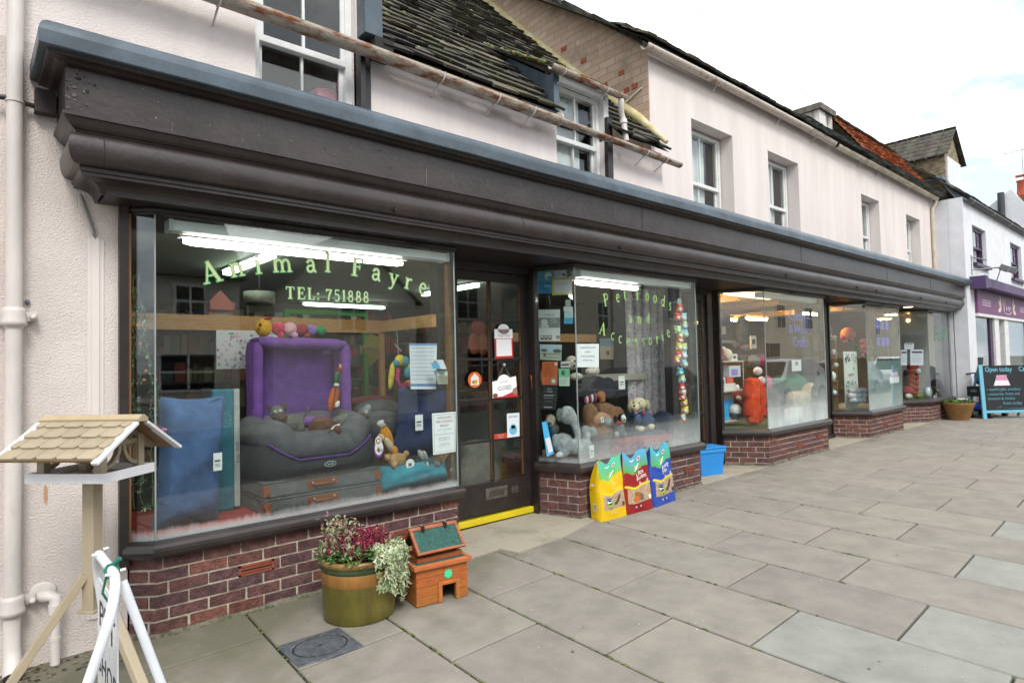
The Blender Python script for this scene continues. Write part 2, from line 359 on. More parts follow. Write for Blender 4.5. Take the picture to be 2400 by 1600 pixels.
jt.add([(x, y, gz(x) - .024) for x in [-6 + i * .5 for i in range(100)] for y in (-4.6 - .036 * (x - 3.5), .62)], [(2 * i, 2 * i + 2, 2 * i + 3, 2 * i + 1) for i in range(99)])
struct(jt, 'ground', M('mossy_joint', hx('2b2b24'), .95, .3, 3, col2=hx('46542a'), lo=.5, hi=.6))
ap = MB(hx('99927f')); apz = .008
_ap = [(3.05, .62), (4.62, .62), (4.66, -.02), (4.62, -.14), (4.03, -.31), (3.42, -.36), (3.38, -.17), (3.05, -.2)]
ap.add([(x, y, gz(x) + apz) for x, y in _ap] + [(x, y, gz(x) - .02) for x, y in _ap], [tuple(range(8))[::-1]] + [(i, (i + 1) % 8, 8 + (i + 1) % 8, 8 + i) for i in range(8)])
for xa_, xb_ in ((6.72, 8.53), (10.5, 12.4), (14.15, 16.1)):
    k_ = len(ap.v); q_ = [(xa_, -.01), (xb_, -.01), (xb_, .62), (xa_, .62)]; ap.add([(x, y, gz(x) + .004) for x, y in q_] + [(x, y, gz(x) - .02) for x, y in q_], [(0, 1, 2, 3)] + [(i, 4 + i, 4 + (i + 1) % 4, (i + 1) % 4) for i in range(4)])
struct(ap, 'path', M('apron_concrete', hx('9b9484'), .9, .25, 2.2, .25, 60, col2=hx('6f6a58'), lo=.5, hi=.78))
# a few dropped leaves, grit and gum spots are left to the slab material; moss tufts in the joints
ms = MB()
for _ in range(260):
    k = random.randint(-4, 6); y = rnd(-2.6, -.2); x = 2.63 + .66 * k + .06 * (y + 1) + rnd(-.006, .006); yy = y + .036 * (x - 3.5)
    ms.col = random.choice((hx('4f6322'), hx('3f5420'), hx('68702c'))); ms.ell((x, yy, gz(x) - .003), (rnd(.004, .012), rnd(.006, .03), rnd(.004, .008)), n=6, m=4)
for _ in range(60):
    x = rnd(.9, 3.0); ms.col = random.choice((hx('4f6322'), hx('3f5420'), hx('55502f'))); ms.ell((x, rnd(-.03, -.005), gz(x)), (rnd(.01, .03), .008, rnd(.005, .012)), n=6, m=4)
tag(ms.build('moss', m_leaf), kind='stuff')
gr = MB()
for _ in range(900):     # grit, chips and gum trodden into the slabs
    x = rnd(-.2, 9); y = rnd(-3.9, -.1); r = rnd(.0018, .0045) if random.random() < .93 else rnd(.007, .013); gr.col = random.choice((hx('c9c6bc'), hx('b4b0a4'), hx('dcdad2'), hx('6a655c'))) if r < .006 else random.choice((hx('5a5750'), hx('a39d92'), hx('8f6f4a')))
    a = rnd(0, 6); gr.add([(x + r * rnd(.6, 1.3) * math.cos(a + k * 1.05), y + r * rnd(.6, 1.3) * math.sin(a + k * 1.05), gz(x) + .0022) for k in range(6)], [(0, 1, 2, 3, 4, 5)])
tag(gr.build('grit', m_leaf), kind='stuff')
db = MB()
for _ in range(170):
    x = rnd(-.3, .85); db.col = random.choice((hx('6b4a2a'), hx('4a3a26'), hx('7b6337'), hx('2f2a20'), hx('8a7a55')))
    y = .07 - abs(random.gauss(0, .13)); a = rnd(0, 6.3); r = rnd(.006, .018); z = gz(x) + .004 + rnd(0, .006)
    db.add([(x + r * math.cos(a + q), y + r * .7 * math.sin(a + q), z + rnd(-.003, .004)) for q in (0, 1.6, 3.1, 4.7)], [(0, 1, 2, 3)])
tag(db.build('leaf_litter', m_leaf), kind='stuff')
# ================================================================ the long brown shop front
SF = thing('shopfront', 'long brown timber shop front with five bay windows under one moulded fascia', 'shop front', (9.2, .1, 0), w=True)
FX0, FX1, FY, WY = .388, 18.0, -.31, .1
fpath = [(FX0, WY), (FX0, FY), (FX1, FY), (FX1, WY)]
# subdivide the front run so that the old timber is not dead straight
def wavy(path, n=26, amp=.004):
    o = [path[0], path[1]]; (xa, ya), (xb, yb) = path[1], path[2]
    for i in range(1, n): t = i / n; o.append((xa + (xb - xa) * t, ya + rnd(-amp, amp), rnd(-amp, amp)))
    return o + [path[2], path[3]]
wp = wavy(fpath)
mb = MB(); mb.sweep([(-.41, 3.42), (.03, 3.345), (.06, 3.338), (.085, 3.327), (.104, 3.31), (.116, 3.288), (.122, 3.262), (.122, 3.195), (.118, 3.189), (.075, 3.186)], wp); mb.build('lead_flashing', m_lead, SF)
mb = MB(); mb.sweep([(.11, 3.195), (.085, 3.19), (.08, 3.172), (.05, 3.165), (.03, 3.155), (.0, 3.15), (.0, 2.915)], wp); mb.build('fascia_board', m_brown, SF)
arc = [(-.052 + .037 * math.sin(a), 2.745 + .083 * math.cos(a)) for a in [pi * i / 30 for i in range(31)]]
mb = MB(); mb.sweep([(.0, 2.916), (.014, 2.912), (.014, 2.897), (.004, 2.892), (-.002, 2.88), (-.016, 2.862), (-.032, 2.848), (-.045, 2.84), (-.052, 2.829)] + arc[1:] + [(-.07, 2.657), (-.07, 2.636), (-.08, 2.63), (-.08, 2.615), (-.1, 2.612)] + [(-.1 - .08 * math.sin(a), 2.612 - .07 * (1 - math.cos(a))) for a in [.26 * i for i in range(1, 7)]] + [(-.185, 2.541)], wp)
cor = mb.build('cornice', m_brown, SF)
mb = MB(hx('201b1a'))
for x in (.56, 3.62, 7.9, 9.7, 13.6):
    mb.sweep([(o + .0015, z) for o, z in arc], [(x, FY), (x + .006, FY)])
each(mb, 'seam', M('dark_seam', hx('1d1918'), .8), cor)
for x in (2.35, 4.95, 8.6, 11.2, 12.1, 14.6, 16.4):
    mb = MB(); mb.box(x - .03, x + .03, FY + .02, FY + .034, 2.69, 2.696); mb.box(x - .004, x + .004, FY + .005, FY + .03, 2.675, 2.71); mb.box(x - .02, x - .012, FY + .008, FY + .03, 2.685, 2.7); mb.build('hook', m_darkwood, cor)
ch = MB()
Rc = random.Random(11)
for _ in range(130):     # chipped paint, splashes and bare patches on the old timber
    x = FX0 + abs(Rc.gauss(0, 5)) if _ > 22 else FX0 + abs(Rc.gauss(0, .06)); 
    if x > FX1 - .1: continue
    z = Rc.uniform(2.93, 3.14); r = Rc.uniform(.0015, .005) if _ > 22 else Rc.uniform(.003, .010); ch.col = Rc.choice((hx('5f5752'), hx('4f4641'), hx('1d1917'), hx('1d1917'))) if _ <= 22 else Rc.choice((hx('6f6863'), hx('5a504b'), hx('8a827b'), hx('1d1917'))); a = Rc.uniform(0, 6)
    ch.add([(x + r * Rc.uniform(.4, 1.7) * math.cos(a - k * 1.05), FY - .0052, z + r * Rc.uniform(.4, 1.7) * math.sin(a - k * 1.05)) for k in range(6)], [(0, 1, 2, 3, 4, 5)])
for x in (5.3, 9.05, 12.6, 15.2):
    ch.col = hx('1f1a18'); ch.box(x, x + .003, FY - .0055, FY - .003, 2.917, 3.148)
for _ in range(26):
    x = Rc.uniform(FX0 + .1, 12); ch.col = Rc.choice((hx('77706b'), hx('8f8a85'))); h_ = Rc.uniform(.02, .09); z = Rc.uniform(2.96, 3.1); ch.box(x, x + .0025, FY - .0052, FY - .0045, z - h_, z)
pc = ch.build('paint_chips', m_paper, SF); pc['kind'] = 'stuff'
mb = MB(); mb.box(FX0 + .2, FX1 - .2, -.14, .75, 2.541, 2.575); mb.build('soffit', m_darkwood, SF)
mb = MB(); mb.tube([(8.95, -.02, 2.540), (8.95, -.02, 2.536)], .04, 14)
BAYS = [((.742, .10), (.862, 0), (3.087, 0), (3.26, .50)), ((4.43, .45), (4.573, 0), (6.748, 0), (6.93, .5)), ((8.165, .52), (8.509, 0), (10.536, 0), (10.82, .5)),
        ((12.10, .55), (12.381, 0), (14.191, 0), (14.45, .5)), ((15.25, .5), (16.085, 0), (17.80, 0), (17.93, .1))]
sillp = [(-.05, .553), (.012, .546), (.046, .530), (.060, .512), (.064, .492), (.060, .468), (.046, .45), (.02, .444), (-.0, .442), (-.05, .44)]
headp = [(-.03, 2.541), (.022, 2.541), (.026, 2.53), (.022, 2.512), (.012, 2.508), (.012, 2.498), (-.03, 2.498)]
g_fog = [GLASS('glass_streaked', fog=(.53, .655, .26, 90), refl=1.6), GLASS('glass_fogged_low', fog=(.50, .95, .30, 14, 1), refl=1.35), GLASS('glass_fogged_high', fog=(.45, 1.3, .50, 6, 1), refl=1.55), GLASS('glass_misty', fog=(.4, 1.2, .25, 9, 1), refl=1.55), GLASS('glass_cleaner', refl=1.55)]
bcol = [hx(c) for c in ('684440', '6e4843', '624140', '734b44', '5f4143', '664440', '6b4641', '604345', '764a3f')]
def bricks(path, z1, parent, rows=8, seed=1):
    R = random.Random(seed); b = MB(); m = MB(hx('b5ab98'))
    m.sweep([(-.008, z1), (-.008, -.10)], path)
    s0 = 0
    for i in range(len(path) - 1):
        a = Vector((*path[i][:2], 0)); c = Vector((*path[i + 1][:2], 0)); d = (c - a); Ln = d.length; d.normalize(); n = Vector((d.y, -d.x, 0))
        for r in range(rows):
            zt = z1 - .001 - r * .0752; zb = zt - .0625
            if zt < -.06: break
            bl = .225; u = -((s0 + (r % 2) * .1125 + (.03 if r == 0 else 0)) % bl)
            while u < Ln:
                u0, u1 = max(0, u + .0065 + R.uniform(-.003, .003)), min(Ln, u + bl - .0065 + R.uniform(-.003, .003))
                if u < 0: u0 = 0
                if u + bl > Ln: u1 = Ln
                if u1 - u0 > .025:
                    k = R.uniform(.8, 1.12); cc = R.choice(bcol); b.col = tuple(v * k for v in cc)
                    o0 = -.03; o1 = R.uniform(-.0015, .0025); j = [R.uniform(-.0025, .0025) for _ in range(4)]
                    def p(uu, oo, zz): q = a + d * uu + n * oo; return (q.x, q.y, zz)
                    V = [p(u0, o1, zb + j[0]), p(u1, o1, zb + j[1]), p(u1, o1, zt + j[2]), p(u0, o1, zt + j[3]), p(u0, o0, zb), p(u1, o0, zb), p(u1, o0, zt), p(u0, o0, zt)]
                    b.add(V, [(0, 1, 2, 3), (4, 7, 6, 5), (0, 4, 5, 1), (3, 2, 6, 7), (0, 3, 7, 4), (1, 5, 6, 2)])
                u += bl
        s0 += Ln
    o = b.build('brick_stall_riser', m_brick, parent, bevel=.0035); m.build('mortar', m_mortar, o)
    return o
def airbrick(x, z, w, h, parent, y=0):
    t = MB(hx('8a4630')); t.box(x - w / 2, x + w / 2, y - .006, y + .01, z - h / 2, z - h / 2 + .012); t.box(x - w / 2, x + w / 2, y - .006, y + .01, z + h / 2 - .012, z + h / 2)
    t.box(x - w / 2, x - w / 2 + .014, y - .006, y + .01, z - h / 2, z + h / 2); t.box(x + w / 2 - .014, x + w / 2, y - .006, y + .01, z - h / 2, z + h / 2)
    for k in range(2):
        zc = z - h / 2 + h * (k + 1) / 3; t.box(x - w / 2 + .012, x + w / 2 - .012, y - .004, y + .012, zc - .006, zc + .005)
    t.col = hx('241410'); t.box(x - w / 2 + .01, x + w / 2 - .01, y - .0035, y + .006, z - h / 2 + .01, z + h / 2 - .01)
    return t.build('air_brick', M('terracotta_vent', None, .8, .2, 20), parent)
BAY = []; m_skirt = M('rough_mortar', hx('6f6a5c'), .95, .4, 14, .6, 60, col2=hx('454536'), lo=.45, hi=.62); m_joint = M('silicone_joint', hx('8f9a98'), .3)
for i, bp in enumerate(BAYS):
    fr = MB()      # frame: head moulding + end posts
    fr.sweep(headp, bp)
    for (px_, py_) in (bp[0], bp[3]):
        if i == 0 and px_ < 1: fr.box(px_ - .055, px_ - .006, py_ - .045, py_ + .05, .40, 2.545)
        else: fr.box(px_ - .02, px_ + .05, py_ - .02, py_ + .09, .02 if i else .0, 2.545)
    bay = fr.build('bay_window', m_darkwood, SF)
    BAY.append(bay)
    s = MB(); s.sweep(sillp, bp); s.build('sill', m_brown, bay)
    if i == 0:
        s = MB(hx('7a5530')); s.box(bp[0][0] - .006, bp[0][0] + .008, bp[0][1] - .03, bp[0][1] + .02, .545, 2.498); s.build('bare_wood_bead', m_paint, bay)
    rs = bricks(bp, .441, bay, rows=7, seed=20 + i)
    for k in range(3):
        a, b = Vector((*bp[k], 0)), Vector((*bp[k + 1], 0)); d = (b - a).normalized(); n = Vector((-d.y, d.x, 0)) * .006
        p = MB(); e = d * .003
        q = [a + e, b - e, b - e + n, a + e + n]; p.add([(v.x, v.y, .548) for v in q] + [(v.x, v.y, 2.499) for v in q], [(3, 2, 1, 0), (4, 5, 6, 7), (0, 1, 5, 4), (1, 2, 6, 5), (2, 3, 7, 6), (3, 0, 4, 7)])
        p.build('glass_pane', g_fog[i] if k != 0 or i == 0 else (g_clear if i != 1 else g_fog[0]), bay)
    s = MB(hx('9aa6a6'))
    for (x, y) in (bp[1], bp[2]): s.box(x - .004, x + .004, y - .004, y + .008, .548, 2.499)
    each(s, 'corner_joint', m_joint, bay)
    sk = MB(); sp_ = [(-.03, .05), (.004, .035), (.018, .01), (.028, -.012), (-.03, -.02)]; npts = []
    for k in range(3):
        A_, B_ = Vector((*bp[k], 0)), Vector((*bp[k + 1], 0)); nn = max(2, int((B_ - A_).length / .12)); npts += [A_.lerp(B_, q / nn) for q in range(nn)]
    npts.append(Vector((*bp[3], 0))); sk.sweep(sp_, [(v.x, v.y, gz(v.x) + rnd(-.022, .004)) for v in npts]); sk.build('mortar_skirt', m_skirt, bay)
    # louvred head vents
    for xc in ((1.42, 2.62) if i == 0 else (bp[1][0] + .75,)):
        s = MB(hx('1a1616'))
        for k in range(9): s.box(xc + k * .017, xc + k * .017 + .007, -.029, -.02, 2.515, 2.533)
        s.build('slot_vent', m_black, bay)
airbrick(1.447, .255, .225, .066, BAY[0]); airbrick(2.50, .255, .2, .066, BAY[0]); airbrick(6.50, .25, .2, .066, BAY[1])
airbrick(9.5, .22, .2, .05, BAY[2]); airbrick(10.2, .3, .2, .05, BAY[2]); airbrick(13.2, .25, .22, .06, BAY[3]); airbrick(13.8, .3, .22, .06, BAY[3])
def door(x0, x1, y, parent, numerals=None):
    """part-glazed door, 2 x 5 panes over a solid bottom panel"""
    d = MB(); zb = [.40, .80, 1.207, 1.598, 1.985, 2.37]; gx0, gx1 = x0 + .085, x1 - .105; xm = (gx0 + gx1) / 2
    d.box(x0, x1, y, y + .045, .10, .40); d.box(x0, gx0, y, y + .045, .40, 2.37); d.box(gx1, x1, y, y + .045, .40, 2.37); d.box(x0, x1, y, y + .045, 2.37, 2.46)
    d.box(xm - .013, xm + .013, y + .004, y + .04, .40, 2.37)
    for z in zb[1:-1]: d.box(gx0, xm - .013, y + .006, y + .038, z - .013, z + .013); d.box(xm + .013, gx1, y + .006, y + .038, z - .013, z + .013)
    o = d.build('door', m_darkwood, parent, bevel=.003)
    b = MB(hx('6a4a2c'))
    for z0, z1 in zip(zb, zb[1:]):
        for a, c in ((gx0, xm - .013), (xm + .013, gx1)): b.box(c - .008, c - .0005, y + .012, y + .034, z0 + .0145, z1 - .0145)
    each(b, 'glazing_bead', m_paint, o)
    p = MB(); p.box(gx0, gx1, y + .024, y + .029, .401, 2.369); p.build('glass_pane', g_clear, o)
    f = MB(); f.box(x0 - .075, x0 - .004, y - .03, y + .07, .02, 2.541); f.box(x1 + .004, x1 + .13, y - .03, y + .07, .02, 2.541); f.box(x0 - .004, x1 + .004, y - .03, y + .07, 2.465, 2.541)
    f.build('door_frame', m_darkwood, o, bevel=.003)
    h = MB(hx('6b3f28')); h.tube([(x1 - .02, y - .002, 1.42), (x1 - .02, y - .04, 1.425), (x1 - .02, y - .045, 1.36), (x1 - .005, y - .04, 1.22), (x1 + .0, y - .004, 1.16)], .007, 8); h.build('door_handle', M('bronze', hx('7a4a30'), .4, metal=.6), o)
    return o, gx0, gx1
DOOR, dgx0, dgx1 = door(3.43, 4.425, .53, SF)
lb = MB(); lb.box(3.80, 4.08, .522, .53, .233, .343); lb.col = (.1, .1, .1); lbo = lb.build('letter_box', M('brushed_metal', hx('7a7670'), .42, .3, 14, metal=.7), DOOR, bevel=.003)
lb = MB(hx('55514c')); lb.box(3.85, 4.03, .517, .5225, .258, .318); lb.build('letter_flap', M('dull_metal', hx('5d5953'), .45, .3, 14, metal=.6), lbo, bevel=.002)
nm = MB(hx('6a6059')); nm.T = frame((4.178, .524, .253), (1, 0, 0), (0, 0, 1)); nm.text('88', .098); nm.build('house_number', M('worn_numerals', hx('6d645d'), .5, metal=.4), DOOR)
th = MB(hx('cfb71c')); th.box(3.2, 4.62, .50, .60, .022, .078); th.build('door_step', M('yellow_step_paint', hx('d2bd1d'), .5, .1, 6, .15, 40, speck=(9, .69, hx('8a8353'))), SF, bevel=.006)
for (a, b_) in ((7.05, 7.88), (10.95, 11.85), (14.56, 15.1)): door(a, b_, .55, SF)
dn = MB(hx('3a3230')); dn.box(6.93, 8.2, .50, .62, 0, .10); dn.box(10.8, 12.1, .50, .62, 0, .12); dn.box(14.4, 15.3, .50, .62, 0, .14); each(dn, 'door_step', m_darkwood, SF)
# downlight in the recess soffit between the last two bays
# interior shells: floors, ceilings, party walls and back walls of the four shops
wl = MB(hx('75736a')); wl.box(.62, .70, .16, 5.2, .0, 2.6); wl.box(7.95, 8.02, .66, 5.2, 0, 2.6); wl.box(15.15, 15.22, .66, 5.2, 0, 2.6); wl.box(17.95, 18.02, .12, 5.2, 0, 2.6); wl.box(.7, 17.95, 5.2, 5.28, 0, 2.6)
each(wl, 'party_wall', m_dark, SF)
fl = MB(hx('4a453f')); fl.box(.7, 17.95, .62, 5.2, .02, .06); fl.build('floor', M('shop_floor', hx('4a443d'), .7, .3, 3), SF)
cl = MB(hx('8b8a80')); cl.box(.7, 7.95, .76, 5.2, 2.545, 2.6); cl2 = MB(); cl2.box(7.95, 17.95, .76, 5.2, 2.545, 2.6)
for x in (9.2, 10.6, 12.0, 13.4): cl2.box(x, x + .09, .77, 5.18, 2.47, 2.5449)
cl2.build('glow_tinted_ceiling', M('glow_tinted_ceiling', hx('d2b06c'), .9, .1, 2), SF); cl.build('ceiling', M('shop_ceiling', hx('86857b'), .9, .1, 2), SF)  # the first ceiling has warm lamp glow put into its base colour
# raised display platforms in the bays
def platform(bp, depth, z, col):
    m = MB(col); q = [(bp[0][0] + .03, bp[0][1] + .02), (bp[1][0] + .02, .012), (bp[2][0] - .02, .012), (bp[3][0] - .03, bp[3][1]), (bp[3][0] - .03, depth), (bp[0][0] + .03, depth)]
    n = len(q); m.add([(x, y, z) for x, y in q] + [(x, y, .07) for x, y in q], [tuple(range(n)), tuple(range(2 * n - 1, n - 1, -1))] + [(i, n + i, n + (i + 1) % n, (i + 1) % n) for i in range(n)])
    return m.build('display_platform', m_fab, SF)
platform(BAYS[0], 1.05, .535, hx('a01f22')); platform(BAYS[1], 1.05, .535, hx('7c5550')); platform(BAYS[2], 1.2, .535, hx('52603c')); platform(BAYS[3], 1.2, .535, hx('8c8a86')); platform(BAYS[4], 1.2, .535, hx('4f5a34'))
# ================================================================ houses above and beside the shop front
def wall_holes(mb, x0, x1, z0, z1, y, holes, th=.25):
    xs = sorted({x0, x1, *[h[0] for h in holes], *[h[1] for h in holes]}); zs = sorted({z0, z1, *[h[2] for h in holes], *[h[3] for h in holes]})
    for a, b in zip(xs, xs[1:]):
        for c, d in zip(zs, zs[1:]):
            cx, cz = (a + b) / 2, (c + d) / 2
            if any(h[0] < cx < h[1] and h[2] < cz < h[3] for h in holes): continue
            mb.quad((a, y, c), (b, y, c), (b, y, d), (a, y, d)); mb.quad((b, y + th, c), (a, y + th, c), (a, y + th, d), (b, y + th, d))
    for h in holes:
        a, b, c, d = h; e = y + th
        mb.quad((a, y, c), (a, y, d), (a, e, d), (a, e, c)); mb.quad((b, y, d), (b, y, c), (b, e, c), (b, e, d)); mb.quad((a, y, d), (b, y, d), (b, e, d), (a, e, d)); mb.quad((a, y, c), (a, e, c), (b, e, c), (b, y, c))
    for a, b, c, d in ((x0, x0, z0, z1), (x1, x1, z0, z1)): mb.quad((a, y, c), (a, y + th, c), (a, y + th, d), (a, y, d))
    mb.quad((x0, y, z1), (x1, y, z1), (x1, y + th, z1), (x0, y + th, z1))
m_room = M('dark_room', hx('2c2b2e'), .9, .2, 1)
m_net = M('net_curtain_and_reflection', hx('cfd0d2'), .9, .1, 3)
m_purple = M('purple_paint', hx('3f2448'), .4, .15, 4)
def sash(parent, x0, x1, z0, z1, y, mat, zmid=None, cols=2, top_cols=None, curtain=None, fw=.05, bar=.02):
    zmid = zmid or (z0 + z1) / 2; f = MB()
    f.box(x0, x0 + fw, y, y + .09, z0, z1); f.box(x1 - fw, x1, y, y + .09, z0, z1); f.box(x0 + fw, x1 - fw, y, y + .09, z1 - fw, z1); f.box(x0 + fw, x1 - fw, y, y + .09, z0, z0 + fw)
    f.box(x0 + fw, x1 - fw, y + .01, y + .08, zmid - .025, zmid + .025)
    for a, b, n, yy in ((z0 + fw, zmid - .025, cols, y + .05), (zmid + .025, z1 - fw, top_cols or cols, y + .015)):
        f.box(x0 + fw, x0 + fw + .035, yy, yy + .03, a, b); f.box(x1 - fw - .035, x1 - fw, yy, yy + .03, a, b)
        for k in range(1, n):
            xc = x0 + fw + (x1 - x0 - 2 * fw) * k / n; f.box(xc - bar / 2, xc + bar / 2, yy, yy + .03, a, b)
    o = f.build('window', mat, parent, bevel=.004)
    p = MB(); p.box(x0 + fw + .035, x1 - fw - .035, y + .028, y + .032, zmid + .025, z1 - fw); p.box(x0 + fw + .035, x1 - fw - .035, y + .062, y + .066, z0 + fw, zmid - .025); each(p, 'window_pane', g_clear, o)
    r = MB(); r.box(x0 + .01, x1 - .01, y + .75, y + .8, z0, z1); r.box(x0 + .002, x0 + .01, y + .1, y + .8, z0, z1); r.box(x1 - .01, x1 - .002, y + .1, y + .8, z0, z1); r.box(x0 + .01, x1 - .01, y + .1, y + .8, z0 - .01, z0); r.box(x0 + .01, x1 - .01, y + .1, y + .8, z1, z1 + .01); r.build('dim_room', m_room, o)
    if curtain:
        c = MB(); n = 14
        for a, b in curtain:
            xs = [x0 + fw + (x1 - x0 - 2 * fw) * (a + (b - a) * k / n) for k in range(n + 1)]
            V = [(x, y + .10 + .006 * math.sin(k * 2.2), z) for z in (z0, z1) for k, x in enumerate(xs)]
            c.add(V, [(k, k + 1, n + 2 + k, n + 1 + k) for k in range(n)], True)
        c.build('curtain', m_net, o)
    return o
# ---- house A: roughcast wall at left, smooth pink upper wall, stone-tiled roof, two windows
HA = thing('cottage', 'pink rendered cottage with mossy stone roof and rusty gutter above the pet shop', 'house', (3, .1, 0), w=True)
W1 = (1.50, 2.26, 3.2, 4.62); W2 = (4.47, 5.21, 3.2, 4.40)
m = MB(); wall_holes(m, -4.0, .735, -.15, 3.40, .1, [])
m.build('ground_wall', m_render, HA)
m = MB(); wall_holes(m, -4.0, 2.30, 3.40, 6.4, .1, [(1.50, 2.26, 3.4, 4.62)]); m.build('wall', M('roughcast_upper', hx('d9d0cc'), .9, .09, 1.6, .4, 90, stretch=(1.2, 1.2, .25), bstretch=(1, 1, 1)), HA)
m = MB(); wall_holes(m, 2.30, 6.28, 3.2, 4.03, .1, [(4.47, 5.21, 3.2, 4.03)]); m.build('upper_wall', m_render2, HA)
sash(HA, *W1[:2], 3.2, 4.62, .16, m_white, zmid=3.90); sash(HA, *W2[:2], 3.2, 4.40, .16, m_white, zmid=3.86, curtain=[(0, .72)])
# things on the first window's sill inside (pink box, paper)
m = MB(hx('35323a')); m.box(2.26, 2.30, .02, .13, 3.2, 4.02); m.box(2.302, 2.375, .075, .13, 3.2, 3.99); m.box(5.215, 5.30, .05, .13, 3.2, 4.2); each(m, 'window_post', M('black_timber', hx('2a2829'), .5, .3, 8), HA)
m = MB(); m.box(2.275, 2.425, -.03, 1.9, 4.10, 6.4); m.build('lead_dormer_cheek', m_lead, HA)
m = MB(); m.box(2.36, 2.52, -.03, .3, 3.96, 4.10); m.build('eaves_block', M('dark_eaves', hx('2b2a27'), .9), HA)
PB = thing('pink_box', 'pink rounded box on the sill inside the window over the dark fascia', 'box', (2.08, .42, 3.25), w=True); m = MB(hx('c0567c')); q = PY(772, 232, .40); m.ell((q.x, .42, q.z - .04), (.15, .08, .11), sq=.6); m.col = hx('7a2052'); m.box(q.x + .02, q.x + .09, .33, .36, q.z + .02, q.z + .13); m.build('box', m_plas, PB)
# roof tiles
RA_Z0, RA_S = 4.02, .985
def tiles(mb, x0, x1, y0, z0, dy, dz, rows, cols, cw=(.16, .30), th=.02, skip=None, edge=.012):
    sl = math.hypot(dy, dz); uy, uz = dy / sl, dz / sl
    for r in range(rows):
        s0 = sl * r / rows; ln = sl / rows * 1.35; x = x0 - rnd(0, .15)
        while x < x1:
            w_ = rnd(*cw); a, b = max(x, x0), min(x + w_ - .004, x1); x += w_
            if b - a < .03: continue
            sj = s0 + rnd(-edge, edge); cy, cz = y0 + uy * sj, z0 + uz * sj
            if skip and skip((a + b) / 2, cy + .02): continue
            k = rnd(.62, 1.3); c = random.choice(cols); mb.col = tuple(v * k for v in c)
            lift = th * 1.7 + rnd(-.006, .014); t2 = rnd(-.004, .004)
            def q(xx, s, n): return (xx, y0 + uy * s - uz * n, z0 + uz * s + uy * n)
            e1, e2 = sj, sj + ln
            V = [q(a, e1, lift + t2), q(b, e1, lift - t2), q(b, e2, .012), q(a, e2, .012), q(a, e1 + .004, lift - th + t2), q(b, e1 + .004, lift - th - t2), q(b, e2, 0), q(a, e2, 0)]
            mb.add(V, [(0, 1, 2, 3), (7, 6, 5, 4), (0, 4, 5, 1), (1, 5, 6, 2), (3, 7, 4, 0), (2, 6, 7, 3)])
stone = [hx(c) for c in ('4c4840', '565046', '3d3a35', '615a4c', '45423c', '4f4f3a')]
m = MB(); tiles(m, 2.43, 6.26, -.03, RA_Z0, 4.2, 4.2 * RA_S, 31, stone, edge=.034, th=.026, skip=lambda x, y: 4.44 < x < 5.36 and y < 1.02)
roofA = m.build('roof', m_slate, HA)
m = MB(hx('35332f')); m.add([(2.43, -.02, RA_Z0 - .01), (4.43, -.02, RA_Z0 - .01), (4.43, 4.2, RA_Z0 + 4.2 * RA_S), (2.43, 4.2, RA_Z0 + 4.2 * RA_S), (5.37, -.02, RA_Z0 - .01), (6.27, -.02, RA_Z0 - .01), (6.27, 4.2, RA_Z0 + 4.2 * RA_S), (5.37, 4.2, RA_Z0 + 4.2 * RA_S), (4.43, 1.0, RA_Z0 + RA_S), (5.37, 1.0, RA_Z0 + RA_S)], [(0, 1, 2, 3), (4, 5, 6, 7), (8, 9, 7, 2)])
m.build('roof_boarding', M('roof_felt', hx('34322f'), .9), roofA)
# dormer over the green lettered window
m = MB(); m.add([(4.43, .12, 3.9), (4.43, .12, 4.44), (4.43, 1.2, 5.18), (4.43, 1.2, 5.0), (4.45, .12, 3.9), (4.45, .12, 4.44), (4.45, 1.2, 5.18), (4.45, 1.2, 5.0)], [(0, 1, 2, 3), (7, 6, 5, 4), (0, 4, 5, 1), (1, 5, 6, 2)])
m.box(4.40, 4.475, .05, .14, 4.02, 4.44); m.build('dormer_cheek', m_lead, HA)
m = MB(); m.box(4.46, 5.23, .09, .15, 4.40, 4.475); m.box(5.21, 5.29, .09, .6, 3.95, 4.47); m.build('dormer_fascia', m_white, HA)
m = MB(); tiles(m, 4.36, 5.38, .0, 4.455, 1.3, .78, 10, stone, th=.022, edge=.02); m.build('dormer_roof', m_slate, HA)
mo = MB()
for _ in range(420):
    x = rnd(2.45, 6.2); y = abs(random.gauss(0, 1.1)) if random.random() < .6 else rnd(0, 4)
    if y > 4 or (4.4 < x < 5.4 and y < 1.1): continue
    mo.col = random.choice((hx('5f6b22'), hx('4b5a22'), hx('77702c'), hx('8a8a74'))); mo.ell((x, y, RA_Z0 + RA_S * y + .045), (rnd(.01, .05), rnd(.01, .025), rnd(.01, .022)), rot=(.78, 0, 0), n=7, m=4, nz=.3)
for _ in range(60):
    mo.col = random.choice((hx('5f6b22'), hx('4b5a22'), hx('6d662a'))); x = rnd(4.36, 4.6); y = rnd(0, 1.2); mo.ell((x, y, 4.49 + .6 * y), (rnd(.02, .06), rnd(.02, .05), rnd(.015, .03)), rot=(.5, 0, 0), n=7, m=4, nz=.3)
mo.build('moss', m_leaf, roofA)['kind'] = 'stuff'
